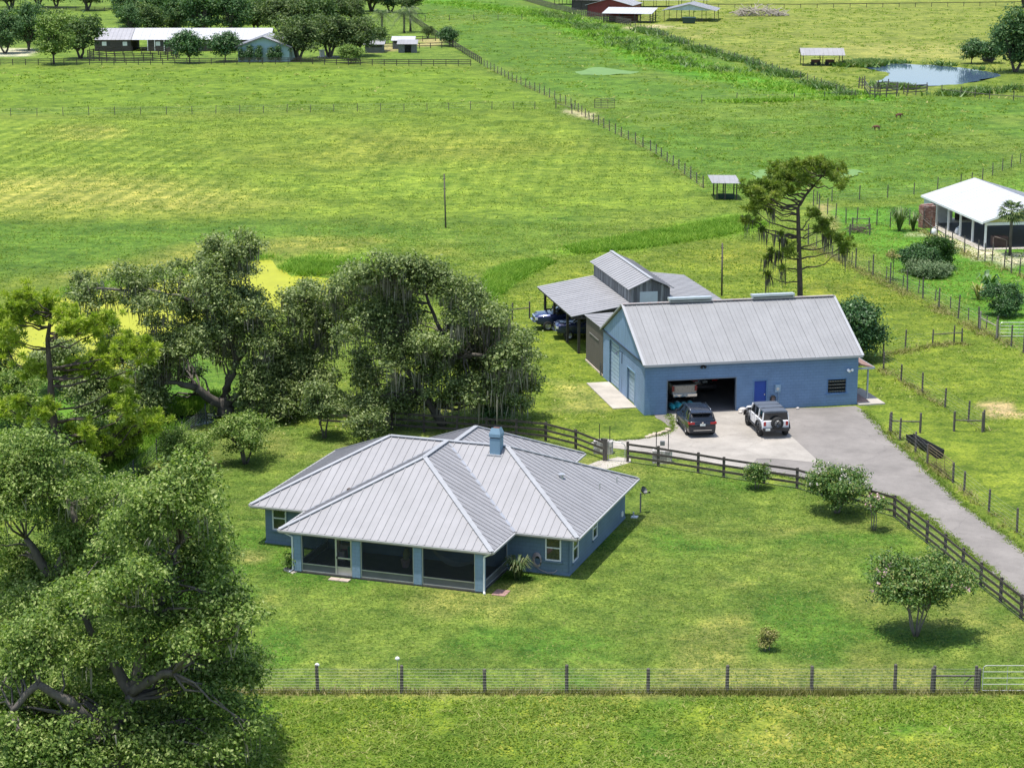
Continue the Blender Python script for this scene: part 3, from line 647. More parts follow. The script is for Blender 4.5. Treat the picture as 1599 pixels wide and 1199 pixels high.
    f = MB(); f.box(7.56, 7.64, -.03, .15, 0, 2.07); f.box(8.48, 8.56, -.03, .15, 0, 2.07); f.box(7.64, 8.48, -.03, .15, 1.99, 2.07); f.build('door_frame', mat('blue_frame', (.10, .2, .36), .5), d)
    # barred jalousie window
    w = MB(); w.box(12.80, 12.87, -.02, .16, .88, 1.9); w.box(14.16, 14.23, -.02, .16, .88, 1.9); w.box(12.87, 14.16, -.02, .16, 1.84, 1.9); w.box(12.72, 14.31, -.10, .16, .80, .88); wo = w.build('window', mat('blue_frame', (.1, .2, .36)), root)
    for i in range(4): MB().bar((12.87, .08, 1.0 + i * .22), (14.16, .08, 1.0 + i * .22), .02, .19, (0, -.5, 1)).build('pane', dark_glass, wo)
    for i in range(4): MB().box(12.87, 14.16, .03, .05, .99 + i * .23, 1.02 + i * .23).build('window_bar', mat('tan_bar', (.3, .28, .22), .6), wo)
    for i in range(7): MB().tube([(12.97 + i * .18, .0, .88), (12.97 + i * .18, .0, 1.84)], .011, 5).build('security_bar', black, wo)
    # left side doors
    def rollup(y0, y1, z, name):
        ro = empty(name); ro.parent = root; n = int(z / .28)
        for i in range(n):
            a, b = z * i / n, z * (i + 1) / n; MB().box(.12, .15, y0, y1, a + .008 + .03, b - .004).build('door_slat', mat('pale_blue_door', (.31, .42, .53), .5, 0, .06), ro)
        fm = MB(); fm.box(-.03, .12, y0 - .06, y0, 0, z + .06); fm.box(-.03, .12, y1, y1 + .06, 0, z + .06); fm.box(-.03, .12, y0, y1, z, z + .06); fm.build('door_frame', mat('pale_frame', (.2, .33, .45), .5), ro)
    rollup(6.75, 9.55, 3.22, 'roll_up_door'); rollup(2.55, 4.55, 2.3, 'side_door')
    MB().box(-1.65, -.002, 2.05, 9.6, .0, .07).build('concrete_slab', slabm, root)
    # lamp arm on the left wall, flood lamps, meter box, conduit, eave lamp
    g = MB(); g.tube([(-.02, 6.0, 2.2), (-.02, 6.0, 3.0), (-.25, 6.0, 3.12), (-.45, 6.0, 3.0)], .03, 6); g.tube([(-.45, 6.0, 3.0), (-.45, 6.0, 2.92)], [.05, .13], 8); g.build('gooseneck_lamp', mat('navy_trim', (.03, .05, .09)), root)
    fl = MB(); fl.box(14.3, 14.42, -.06, 0, 2.28, 2.42); fl.tube([(14.32, -.05, 2.4), (14.2, -.22, 2.5)], [.05, .10], 8); fl.tube([(14.40, -.05, 2.4), (14.52, -.22, 2.5)], [.05, .10], 8); fl.build('flood_light', white_p, root)
    fl = MB(); fl.box(3.92, 4.06, -.06, 0, 3.2, 3.32); fl.tube([(3.95, -.05, 3.25), (3.85, -.22, 3.15)], [.05, .10], 8); fl.tube([(4.03, -.05, 3.25), (4.13, -.22, 3.15)], [.05, .10], 8); fl.build('flood_light', black, root)
    mb = MB().box(9.08, 9.46, -.16, 0, 1.2, 1.7).build('electric_box', mat('box_blue_grey', (.25, .37, .47), .5), root); MB().tube([(9.25, -.2, 1.42), (9.25, -.14, 1.42)], .11, 10).build('meter', alum, mb)
    MB().tube([(9.36, -.05, 1.2), (9.36, -.05, .05)], .03, 6).build('conduit', mat('box_blue_grey', (.25, .37, .47)), mb)
    # small tiled canopy on the right end with posts and steps
    cn = empty('side_canopy'); cn.parent = root
    MB().slab([(15.02, .9, 2.75), (16.5, .9, 2.35), (16.5, 4.6, 2.35), (15.02, 4.6, 2.75)], .1).build('canopy_roof', mat('red_shingle', (.27, .16, .13), .85, 0, .3, 5), cn)
    MB().box(15.02, 16.54, .86, .90, 2.22, 2.36).build('canopy_fascia', mat('fascia_g', (.36, .40, .42), .6), cn); MB().box(16.5, 16.54, .9, 4.6, 2.22, 2.36).build('canopy_fascia', mat('fascia_g', (.36, .40, .42)), cn)
    for y in (1.05, 4.4): MB().box(16.1, 16.2, y, y + .1, 0, 2.4).build('canopy_post', mat('fascia_g', (.36, .40, .42)), cn)
    MB().box(15.02, 16.9, -.4, 4.0, 0, .10).build('step', slabm, cn); MB().box(15.02, 15.9, .2, 3.6, .10, .2).build('step', mat('brick_step', (.3, .2, .17), .9), cn)
    return root
shop = workshop()

# ------------------------------------------------------------------ old monitor barn with lean-to carports, brown lock-up
def old_barn():
    root = empty('monitor_barn', (SO[0], SO[1], 0), SA, 'weathered grey wooden barn with raised centre roof and open lean-tos', 'barn')
    v0, v1 = 19.5, 31.2; u0, u1 = 4.15, 7.2; uc = 5.67
    wl = empty('wall'); wl.parent = root
    def boards(a, b, z0, ztop):
        a = Vector((a[0], a[1], 0)); b = Vector((b[0], b[1], 0)); L = (b - a).length; n = max(1, int(L / .22)); d = (b - a) / n
        for i in range(n):
            p = a + d * (i + .04); q = a + d * (i + .96); m = (p + q) / 2; zt = ztop(i / n, (i + 1) / n); nn = d.normalized().cross(Vector((0, 0, 1))) * (.012 * random.random())
            mb = MB(); mb.bar(p + nn + Vector((0, 0, (z0 + min(zt)) / 2)), q + nn + Vector((0, 0, (z0 + min(zt)) / 2)), .03, min(zt) - z0); mb.build('wall_board', random.choice(BW), wl)
    BW = [mat('barn_board_%s' % k, c, .9, 0, .3, 3, (4, 4, .4), .3) for k, c in (('grey', (.20, .20, .205)), ('dark', (.135, .135, .14)), ('pale', (.27, .27, .27)), ('mid', (.165, .165, .17)))]
    eave, rz = 4.8, 5.55
    gt = lambda s, e: (4.78 + .72 * (1 - abs(2 * s - 1)), 4.78 + .72 * (1 - abs(2 * e - 1)))
    boards((u0, v0), (u1, v0), 0, gt); boards((u0, v1), (u1, v1), 0, gt)
    flatt = lambda s, e: (4.74, 4.74)
    boards((u0, v0), (u0, v1), 0, flatt); boards((u1, v0), (u1, v1), 0, flatt)
    MB().box(4.85, 6.25, v0 - .06, v0 - .03, 3.2, 4.5).build('loft_door', mat('pale_loft_door', (.55, .60, .62), .5, 0, .06), root)
    roof = empty('roof'); roof.parent = root
    sp = dict(rib=.03, ribw=.05)
    roof_face(roof, [(3.88, v0 - .35, eave - .05), (3.88, v1 + .35, eave - .05), (uc, v1 + .35, rz), (uc, v0 - .35, rz)], (0, 1, 0), .62, roof_old, **sp)
    roof_face(roof, [(7.46, v0 - .35, eave - .05), (7.46, v1 + .35, eave - .05), (uc, v1 + .35, rz), (uc, v0 - .35, rz)], (0, 1, 0), .62, roof_old, **sp)
    MB().bar((uc, v0 - .36, rz + .03), (uc, v1 + .36, rz + .03), .25, .04).build('ridge_cap', trim_metal, roof)
    roof_face(roof, [(-.58, 18.9, 2.92), (-.58, 31.2, 2.92), (4.1, 31.2, 3.68), (4.1, 18.9, 3.68)], (0, 1, 0), .62, roof_old, **sp)
    roof_face(roof, [(11.75, 18.9, 3.42), (11.75, 31.2, 3.42), (7.25, 31.2, 3.98), (7.25, 18.9, 3.98)], (0, 1, 0), .62, roof_old, **sp)
    MB().box(-.5, -.42, 18.95, 31.15, 2.72, 2.88).build('eave_beam', wood_dark, root); MB().box(-.4, 4.1, 18.95, 19.02, 2.70, 2.84).build('eave_beam', wood_dark, root)
    MB().box(11.5, 11.6, 18.95, 31.15, 3.2, 3.38).build('eave_beam', wood_dark, root)
    for i in range(8): MB().bar((-.5, 19.1 + i * 1.7, 2.84), (4.1, 19.1 + i * 1.7, 3.56), .05, .14).build('rafter', wood_dark, root)
    for v in (19.2, 23.0, 27.6, 31.0): MB().box(.0, .18, v, v + .18, 0, 2.98).build('post', wood_dark, root)
    for v in (19.2, 23.2, 27.2, 31.0): MB().box(11.45, 11.63, v, v + .18, 0, 3.42).build('post', wood_dark, root)
    MB().box(.2, 4.1, 31.05, 31.12, 0, 1.1).build('low_wall', wood_dark, root)
    # open front wall above the brown shed
    MB().box(.3, 4.1, 18.92, 18.96, 2.98, 3.05).build('fascia', mat('brown_fascia', (.12, .08, .065), .8), root)
    return root
old_barn()
def lockup():
    root = empty('storage_lockup', SL(.05, 11.5), SA, 'dark brown boarded storage lock-up with white flat roof beside workshop', 'shed')
    bm = mat('brown_board', (.105, .088, .074), .85, 0, .15, 2, (2, 2, .4)); w = empty('wall'); w.parent = root
    n = 22
    for i in range(n): MB().box(.0 - .004 * (i % 2), .05, .02 + i * .24, .02 + i * .24 + .232, .12, 3.36).build('wall_board', bm, w)
    MB().box(.05, 4.0, .05, 5.28, .12, 3.34).build('core', bm, w)
    MB().box(-.06, 4.05, .02, 5.32, 0, .12).build('base_sill', mat('cream_sill', (.55, .46, .36), .7), root)
    roof_face(root, [(-.12, -.0, 3.52), (-.12, 5.5, 3.46), (4.2, 5.5, 3.6), (4.2, 0, 3.66)], (0, 1, 0), .55, roof_old)
    MB().box(-.05, -.005, 1.4, 4.2, 2.32, 2.40).build('door_track', mat('grey_track', (.17, .16, .15), .6), root)
    g = MB()
    for k in range(5): g.tube([(-.12, .25 + k * .05, .02), (-.12 + .04 * (k % 3 - 1), .28 + k * .06, 1.0 - .1 * k)], .025, 5)
    g.build('leaning_pipes', grey_p, root)
    return root
lockup()

# ------------------------------------------------------------------ fences
_pm = {}
def post_mesh(kind, w, h, m):
    k = (kind, round(w, 3), round(h, 2), m.name)
    if k not in _pm:
        mb = MB()
        if kind == 'round': mb.tube([(0, 0, -.05), (0, 0, h * .97), (0, 0, h)], [w / 2, w / 2 * .93, w / 2 * .7], 7)
        else: mb.box(-w / 2, w / 2, -w / 2, w / 2, -.05, h)
        _pm[k] = mb.mesh('post', m)
    return _pm[k]
def rail_mesh(kind, t, h, m):
    k = ('rail', kind, round(t, 3), round(h, 3), m.name)
    if k not in _pm:
        mb = MB()
        if kind == 'round': mb.tube([(-.5, 0, 0), (.5, 0, 0)], h / 2, 6)
        else: mb.box(-.5, .5, -t / 2, t / 2, -h / 2, h / 2)
        _pm[k] = mb.mesh('rail', m)
    return _pm[k]
def along(pts, spacing):
    pts = [Vector(p) for p in pts]; out = [pts[0]]
    for a, b in zip(pts[:-1], pts[1:]):
        n = max(1, round((b - a).length / spacing)); out += [a + (b - a) * (i / n) for i in range(1, n + 1)]
    return out
def fence(label, pts, post=('round', .13, 1.25), pm=None, rails=(), rail=('board', .03, .14), rm=None, wires=(), wr=.004, stay=0, cat='fence', group=None, name='wire_fence', jitter=.03, skip=(), rail_spans=None):
    """pts: ground points of the posts; rails: board heights; wires: wire heights; skip: spans left open"""
    pm = pm or wood_post; rm = rm or wood_dark; base = pts[0]
    root = empty(name, (base.x, base.y, 0), 0, label, cat, group); q = [Vector((p.x - base.x, p.y - base.y, 0)) for p in pts]
    for i, p in enumerate(q):
        f = 1 + random.uniform(-1, 1) * (.10 if post[0] == 'round' else .02)
        link('post', post_mesh(*post, pm), root, p, (random.uniform(-jitter, jitter), random.uniform(-jitter, jitter), random.uniform(0, 3) if post[0] == 'round' else math.atan2((q[min(i + 1, len(q) - 1)] - q[max(i - 1, 0)]).y, (q[min(i + 1, len(q) - 1)] - q[max(i - 1, 0)]).x)), (1, 1, f))
    wb = MB()
    for i, (a, b) in enumerate(zip(q[:-1], q[1:])):
        if i in skip: continue
        d = b - a; L = d.length; ang = math.atan2(d.y, d.x); nn = Vector((d.y, -d.x, 0)).normalized() * (post[1] / 2 + (rail[1] / 2 if rail[0] == 'board' else 0))
        if rail_spans is None or i in rail_spans:
            for z in rails: link('rail', rail_mesh(*rail, rm), root, (a + b) / 2 + nn + Vector((0, 0, z)), (0, random.uniform(-.008, .008), ang), (L - .004, 1, 1))
        for z in wires: wb.tube([a + nn * .9 + Vector((0, 0, z)), (a + b) / 2 + nn * .9 + Vector((0, 0, z - .012)), b + nn * .9 + Vector((0, 0, z))], wr, 4, False)
        if stay and wires:
            n = int(L / stay)
            for k in range(1, n): p = a + d * (k / n) + nn * .9; wb.tube([p + Vector((0, 0, min(wires))), p + Vector((0, 0, max(wires)))], wr * .8, 3, False)
    if wires: wb.build('wire_mesh', wire_m, root, kind='stuff')
    return root
def gp(*pp): return [G(x, y) for x, y in pp]
WM = [.08, .20, .32, .45, .58, .72, .87, 1.02, 1.16]
# foreground stock fence with brace and white tube gate
fx = [-120, 5, 130, 262, 392, 496, 627, 757, 885, 1012, 1135, 1267, 1397, 1455, 1528]
fence('stock wire fence with grey round posts across the front of the yard', [G(x, 1081.5) for x in fx], ('round', .17, 1.24), wires=WM, wr=.0042, stay=.6, jitter=.02)
def hbrace(label, a, b, z=.75, h=1.3, diag=True, name='brace_panel', m=None):
    r = empty(name, (a.x, a.y, 0), 0, label, 'fence brace'); d = Vector((b.x - a.x, b.y - a.y, 0)); m = m or wood_post
    for p in (Vector((0, 0, 0)), d): link('post', post_mesh('round', .16, h, m), r, p)
    mb = MB().tube([Vector((0, 0, z)), d + Vector((0, 0, z))], .045, 7); mb.build('rail', m, r)
    if diag: MB().tube([d * .72 + Vector((0, 0, .35)), d * .9 + Vector((0, 0, z))], .03, 6).build('strut', m, r)
    return r
hbrace('short wooden brace with one rail beside the white tube gate', G(1458, 1079), G(1523, 1079), .72, 1.2)
def tube_gate(label, a, b, h=1.15, m=None, n=5, r=.024, name='tube_gate', mesh=False):
    m = m or white_p; d = Vector((b.x - a.x, b.y - a.y, 0)); L = d.length; ro = empty(name, (a.x, a.y, 0), math.atan2(d.y, d.x), label, 'gate')
    MB().tube([(.04, 0, .12), (.04, 0, h - .12), (.09, 0, h - .03), (.18, 0, h), (L - .18, 0, h), (L - .09, 0, h - .03), (L - .04, 0, h - .12), (L - .04, 0, .12), (.04, 0, .12)], r, 6).build('frame', m, ro)
    for i in range(1, n): MB().tube([(.05, 0, .12 + (h - .12) * i / n), (L - .05, 0, .12 + (h - .12) * i / n)], r * .75, 5).build('bar', m, ro)
    for x in (L * .33, L * .66): MB().tube([(x, .01, .12), (x, .01, h)], r * .7, 5).build('stay', m, ro)
    return ro
tube_gate('white tube farm gate at the lower right corner', G(1532, 1081.5), G(1652, 1081.5), 1.28, mat('dull_white_gate', (.5, .5, .48), .5), n=4, r=.018)
for x, y, z in ((496, 1081.5, 1.31), (621, 1076, 1.45)):  # white insulator balls, one capping a post, one on its own stake
    p = G(x, y); r = empty('gate_ball', (p.x, p.y + .05, 0), 0, 'white round cap on fence post right of the big oak' if x < 600 else 'white insulator ball on thin stake by the front fence', 'post cap' if x < 600 else 'insulator')
    MB().tube([(0, 0, z - .10), (0, 0, z - .07), (0, 0, z), (0, 0, z + .06)], [.04, .095, .11, .04], 9).build('globe', white_p, r, True); MB().tube([(.0, .0, 0), (.0, .0, z - .09)], .016, 5).build('stake', alum, r)
# brown board fence round the yard
BR = dict(post=('square', .13, 1.28), pm=wood_dark, rails=(.38, .76, 1.16), rail=('board', .035, .14), name='board_fence', jitter=.012)
fence('brown board fence behind the house left of the yard gate', gp((500, 664), (560, 668), (612, 671), (662, 675), (714, 678), (760, 681), (806, 684), (852, 689), (899, 701), (944, 718.5)), **BR)
fence('brown three-board fence between lawn and driveway', gp((980, 721.5), (1028, 728.4), (1090, 738.5), (1130, 745.5), (1193, 755), (1244.5, 762.5), (1282, 774), (1320, 785), (1358, 796), (1396.5, 807.3), (1418.5, 825.4), (1447, 847.4), (1475, 870), (1503, 893), (1531, 916), (1562, 940), (1594, 966), (1628, 993), (1664, 1021)), wires=[.1, .22, .5, .62, .9, 1.0], wr=.004, **BR)
gt = empty('garden_gate', G(947, 719.5), 0, 'arched wire walk gate in the brown yard fence', 'gate'); gd = G(976, 721.5) - G(947, 719.5)
for dx in (-.02, -.16): link('post', post_mesh('square', .14, 1.42, wood_post), gt, (dx, -.05 - .3 * dx, 0))
MB().tube([(.12, 0, .05), (.12, 0, 1.28), gd + Vector((-.25, 0, 1.25)), gd + Vector((-.05, 0, 1.12)), gd + Vector((-.0, 0, .98)), gd + Vector((0, 0, .04))], .028, 7).build('frame', alum, gt)
gw = MB()
for k in range(8): gw.tube([(.12, 0, .1 + k * .13), gd + Vector((0, 0, .1 + k * .12))], .005, 4)
gw.build('wire_mesh', wire_m, gt, kind='stuff')
# stone gate piers with iron lamp posts
def pier(label, px, py, w, posts, topper):
    p = G(px, py); r = empty('stone_pier', p, R(-8), label, 'stone pier'); rows = 5; hgt = .82
    core = MB().box(-w / 2 + .04, w / 2 - .04, -.30, .30, 0, hgt - .02).build('core', mat('mortar', (.30, .28, .26), .9), r)
    sm = [mat('pier_stone_%d' % i, c, .85, 0, .2, 6, bump=.3) for i, c in enumerate(((.52, .48, .43), (.40, .37, .33), (.60, .56, .52), (.30, .28, .26)))]
    for k in range(rows):
        z0 = k * hgt / rows + .01; z1 = (k + 1) * hgt / rows - .015; x = -w / 2
        while x < w / 2 - .06:
            ww = min(random.uniform(.16, .34), w / 2 - x)
            for s in (-1, 1):
                b = MB().box(x + .012, x + ww - .012, s * .29 - .06, s * .29 + .06, z0, z1); o = b.build('stone', random.choice(sm), r); o.rotation_euler = (random.uniform(-.02, .02), random.uniform(-.02, .02), 0)
            x += ww
        for s in (-1, 1): MB().box(s * (w / 2 - .03) - .05, s * (w / 2 - .03) + .05, -.24, .24, z0, z1).build('stone', random.choice(sm), r)
    for x, h in posts:
        MB().tube([(x, 0, hgt - .05), (x, 0, h)], .028, 6).build('iron_post', black, r)
    if topper == 'box': MB().box(-.14, .14, -.12, .12, 1.10, 1.36).build('mail_box', mat('tin_box', (.22, .22, .21), .5, .4), r); 
    else: MB().box(-.16, .16, -.12, .12, hgt - .01, hgt + .1).build('iron_cap', black, r)
    return r
pier('low stone pier with iron posts left of the walk gate', 942, 707, 1.15, ((-.25, 1.85), (.40, 1.75)), 'cap')
pier('low stone pier with iron posts and small box by the apron', 1034, 722, 1.15, ((-.38, 1.95), (.36, 1.85)), 'box')
# fences right of the drive
FR = dict(post=('round', .14, 1.35), wires=[.12, .32, .52, .75, 1.0, 1.22], wr=.004, jitter=.03)
fence('wire fence with dark posts running from workshop corner to the sand heap', gp((1379.5, 577), (1407, 594.7), (1440, 613), (1475.4, 636), (1512, 659), (1536, 673)), **FR)
fence('roadside wire fence with dark posts beside the black trough', gp((1389, 673.5), (1405, 687), (1429.5, 705.5), (1448, 724), (1488, 753.6), (1505.5, 767), (1544, 799), (1588, 831), (1634, 866)), skip=(3,), **FR)
tube_gate('brown tube farm gate beside the black trough', G(1449, 724), G(1487, 753), 1.25, mat('rusty_gate', (.15, .11, .055), .7), 6)
hbrace('wooden H brace left of the field gateway', G(1391, 674.5), G(1436.7, 676), .75, 1.35, False); hbrace('wooden H brace right of the field gateway', G(1489.5, 673.5), G(1534, 674.5), .75, 1.35, False)
fence('short row of posts with wire in the field behind the workshop', gp((1379, 557), (1413.7, 543), (1456, 538.7), (1489.5, 536.5), (1502, 536)), wires=[.1, .3, .5, .75, 1.0], wr=.004, post=('round', .13, 1.3), rails=(.85,), rail=('round', .08, .09), rail_spans=(2, 3), rm=wood_post)
fence('long wire fence with tall posts along the grass lane', gp((1262, 382), (1287, 394.5), (1310, 408.5), (1336, 419.5), (1363, 430.4), (1390, 443), (1416.8, 455.4), (1441, 466.3), (1465.8, 482), (1496, 497.5), (1528, 514.7), (1558, 528.7), (1579, 541), (1598, 551), (1640, 572)), post=('round', .14, 1.85), wires=[.1, .3, .5, .7, .95, 1.2, 1.45], wr=.004, jitter=.04)
fence('second lower wire fence just behind the lane fence', gp((1275, 386), (1299, 400), (1330, 413), (1357, 424), (1384, 436), (1410, 448), (1434, 458), (1460, 470), (1484, 482), (1512, 500), (1540, 514)), post=('round', .10, 1.1), wires=[.3, .6, .9], wr=.0035, jitter=.05)
hbrace('pale tube gate end by the right edge lane', G(1530, 515), G(1556, 529), 1.0, 1.5, False, m=mat('bleached_wood', (.27, .24, .2), .9))
tube_gate('pale tube gate at the right edge of the lane', G(1560, 527), G(1606, 527), 1.2, alum, 4)
fence('wire fence with dark posts beside the white pavilion path', gp((1442, 357), (1453, 367), (1463, 373), (1476, 382), (1486, 388), (1506, 396), (1527, 406), (1538, 409), (1549, 409), (1568, 420), (1579, 427), (1592, 430), (1612, 438)), post=('round', .12, 1.75), rails=(1.0,), rail=('round', .06, .07), rm=wood_post, wires=[.3, .6, 1.3], wr=.004, rail_spans=(0, 1, 2, 3, 6, 7, 9, 10, 11))
fence('wire fence with dirt track running up to the pine', gp((1270, 322), (1279, 327), (1292, 335), (1305, 342), (1321, 350), (1338, 350), (1369, 352), (1390, 356), (1420, 352)), post=('round', .12, 1.7), wires=[.3, .7, 1.1], wr=.004)
fence('pasture wire fence running behind the pavilion', gp((1276, 319), (1299, 315), (1342, 312), (1386, 309), (1427, 304), (1464, 296), (1500, 291), (1517, 289), (1534, 282), (1550, 274), (1565, 267), (1579, 262), (1593, 256), (1612, 246)), post=('round', .12, 1.5), wires=[.2, .5, .8, 1.1], wr=.005)
hbrace('square wooden corral rail around burn pile', G(1327, 367), G(1358, 367), 1.0, 1.15, False); hbrace('back rail of the burn pile corral', G(1331, 357), G(1357, 357), 1.0, 1.15, False)
# pasture fences
fence('long wire fence with many posts crossing the pasture diagonally', along(gp((756, 104), (800, 127), (850, 149), (892, 168), (926, 192), (970, 214), (1016, 236), (1060, 266), (1098, 294)), 3.9), post=('round', .15, 1.45), wires=[.2, .5, .8, 1.1], wr=.007, jitter=.06)
fence('thin post and wire fence straight across the left pasture', along(gp((-60, 184), (17, 182), (300, 178.5), (667, 173), (835, 170.5)), 3.7), post=('round', .11, 1.25), wires=[.4, .7, 1.0, 1.2], wr=.006, jitter=.04)
fence('dark board fence along the far stable field', along(gp((-40, 102.5), (140, 102), (330, 101), (470, 100.5), (600, 103), (735, 103.5)), 2.45), **dict(BR, rails=(.45, .82, 1.18)))
hbrace('wooden gate brace where the pasture fences meet', G(868, 170), G(893, 178), .9, 1.5, False)
tube_gate('grey five-bar gate standing open in the middle pasture', G(928, 170), G(960, 170), 1.5, wood_post, 5, .05, 'field_gate')
fence('dark board fence running back from the stable paddock', along(gp((640, 31), (706, 73), (752, 101)), 2.9), **dict(BR, rails=(.4, .75, 1.1, 1.35)))
fence('board rail fence across the paddock by the palms', along(gp((606, 66), (640, 66), (700, 64)), 3.0), **dict(BR, rails=(.6, 1.15)))
fence('board rail fence behind the two small sheds', along(gp((596, 77), (655, 76.5), (707, 75)), 3.0), **dict(BR, rails=(.6, 1.15)))
fence('board fence far behind the stable', along(gp((-40, 17), (60, 17), (178, 18.5)), 3.0), **dict(BR, rails=(.45, .82, 1.18)))
fence('board fence far right of the stable yard', along(gp((186, 14.5), (290, 15)), 3.0), **dict(BR, rails=(.45, .82, 1.18)))
fence('thin wire fence across the far middle pasture', along(gp((664, 33.5), (815, 31)), 6), post=('round', .16, 1.5), wires=[.6, 1.1], wr=.008)
fence('grey wooden stockade fence beside the red barns', along(gp((800, -4), (850, 11), (900, 24), (985, 41)), 1.6), **dict(BR, pm=wood_post, rm=wood_post, rails=(.4, .8, 1.2, 1.5), post=('square', .16, 1.8)))
fence('wire fence half hidden in hedge growth along the ditch', along(gp((985, 42), (1000, 46), (1075, 73), (1138, 91), (1250, 125), (1330, 153)), 4.5), post=('round', .14, 1.5), wires=[.5, .9, 1.3], wr=.008)
fence('dark rail fence along the top of the far right field', along(gp((1096, 13.5), (1250, 13.5), (1555, 10), (1640, 9)), 5.0), **dict(BR, rails=(1.15,), rail=('board', .06, .18)))
fence('broken post fence along the right pasture below the pond', along(gp((1096, 161), (1150, 158), (1240, 157), (1335, 153)), 6.5), post=('round', .14, 1.3), wires=[.5, 1.0], wr=.007, jitter=.09)
fence('rail fence at the right edge below the pond', along(gp((1470, 147), (1500, 150), (1545, 155), (1620, 160)), 3.6), post=('round', .16, 1.5), rails=(.75,), rail=('round', .1, .12), rm=wood_post, jitter=.08)
# cattle pens
fence('weathered cattle pen with uneven posts beside the pond', gp((1341, 138), (1346, 139), (1350, 138.5), (1358, 152), (1366, 153), (1374, 153), (1384, 152.5), (1400, 151), (1401, 146), (1386, 143), (1371, 144), (1366, 153)), post=('round', .2, 2.0), rails=(.6, 1.1, 1.6), rail=('board', .05, .16), rm=wood_post, name='cattle_pen', jitter=.06)
fence('small weathered rail pen right of the cattle pen', gp((1411, 147), (1416, 150), (1430, 149), (1447, 148), (1447, 143), (1418, 144)), post=('round', .18, 1.7), rails=(.6, 1.1), rail=('board', .05, .16), rm=wood_post, name='cattle_pen', jitter=.06)
# round pen
pc = G(208, 91.5); npn = 30
fence('round dark timber training pen in front of the stable', [Vector((pc.x + 9.1 * math.cos(a), pc.y + 9.1 * math.sin(a) * 1.0, 0)) for a in [i / npn * 2 * math.pi + .3 for i in range(npn + 1)]], **dict(BR, rails=(.4, .8, 1.2, 1.55), post=('square', .15, 1.7), skip=(6,), name='round_pen'))
# green wire mesh fence at the left side of the yard
fence('greenish wire mesh fence beside the shaded pool', gp((120, 815), (165, 780), (209, 747), (245, 718), (285, 690), (322, 660), (350, 640)), post=('round', .1, 1.3), pm=mat('green_post', (.06, .07, .065), .7), wires=[.1, .25, .4, .55, .7, .85, 1.0, 1.15], wr=.006, stay=.25)
fence('rail and post stub beside the lean-to carport', gp((800, 500), (827, 497)), post=('round', .14, 1.4), rails=(.9,), rail=('round', .08, .09), rm=wood_post)

# ------------------------------------------------------------------ vehicles
def paint(name, col, rough=.22, metal=.2):
    if name in MATS: return MATS[name]
    m, nt, b = _new(name); b.inputs['Base Color'].default_value = tuple(col) + (1,); b.inputs['Roughness'].default_value = rough; b.inputs['Metallic'].default_value = metal
    b.inputs['Coat Weight'].default_value = .6; b.inputs['Coat Roughness'].default_value = .06
    n = noise(nt, 9, 3, .5, posn(nt)); r = ramp(nt, n.outputs[0], [(.3, (rough,) * 3), (.8, (rough + .12,) * 3)]); nt.links.new(r.outputs[0], b.inputs['Roughness'])
    MATS[name] = m; return m
car_glass = mat('car_glass', (.012, .015, .018), .05, 0, .2, spec=.9); rim_m = mat('alloy_rim', (.45, .45, .46), .3, .8, .08); tyre_m = mat('tyre', (.018, .018, .018), .8, 0, .2)
red_l = mat('tail_lamp', (.35, .012, .012), .15, 0, .1); clear_l = mat('head_lamp', (.75, .76, .78), .1, 0, .05); plastic = mat('black_trim', (.025, .025, .027), .55, 0, .15); chrome = mat('chrome', (.7, .7, .7), .15, 1, .03)
def wheel(parent, x, y, r, w, rim=None):
    def ring(rs, ys, n=20):
        v = []; f = []
        for ri, yi in zip(rs, ys):
            for k in range(n): a = 2 * math.pi * k / n; v.append((ri * math.cos(a), yi, ri * math.sin(a)))
        for i in range(len(rs) - 1):
            for k in range(n): f.append((i * n + k, i * n + (k + 1) % n, (i + 1) * n + (k + 1) % n, (i + 1) * n + k))
        return MB().add(v, f)
    wo = empty('wheel', (x, y, r)); wo.parent = parent
    ring([r * .62, r * .90, r, r, r * .90, r * .62], [-w / 2, -w / 2, -w * .33, w * .33, w / 2, w / 2]).build('tyre', tyre_m, wo, True)
    s = 1 if y > 0 else -1
    rb = MB()
    ro = ring([r * .62, r * .60, r * .30, r * .001], [s * w * .46, s * w * .30, s * w * .22, s * w * .30], 16); rb.add(ro.v, ro.f)
    for k in range(5):
        a = 2 * math.pi * k / 5; rb.bar((0, s * w * .34, 0), (r * .6 * math.cos(a), s * w * .42, r * .6 * math.sin(a)), .07 * r / .36, .04)
    rb.build('rim', rim or rim_m, wo); return wo
def loft(stations, m, name, parent, smooth=True, bev=0):
    """stations: (x, [(y, z), ...]) half sections from bottom to top centre; mirrored"""
    mb = MB(); rings = []
    for x, sec in stations:
        full = [(x, y, z) for y, z in sec] + [(x, -y, z) for y, z in reversed(sec)]
        rings.append(len(mb.v)); mb.v += full
    n = len(stations[0][1]) * 2
    for a, b in zip(rings[:-1], rings[1:]):
        for k in range(n): mb.f.append((a + k, b + k, b + (k + 1) % n, a + (k + 1) % n))
    mb.f.append(tuple(rings[0] + k for k in range(n))); mb.f.append(tuple(reversed([rings[-1] + k for k in range(n)])))
    o = mb.build(name, m, parent, smooth)
    bm = bmesh.new(); bm.from_mesh(o.data); bmesh.ops.recalc_face_normals(bm, faces=bm.faces[:]); bm.to_mesh(o.data); bm.free()
    if smooth:
        try: o.data.set_sharp_from_angle(angle=R(38))
        except Exception: pass
    if bev: bevel(o, bev, 2)
    return o
def sec(hw, z0, zb, ztop, shoulder=.04):   # lower-body half section
    return [(hw - .10, z0), (hw - .02, z0 + .10), (hw, z0 + (zb - z0) * .5), (hw - .01, zb - .06), (hw - .05, zb), (hw - .16, ztop)]
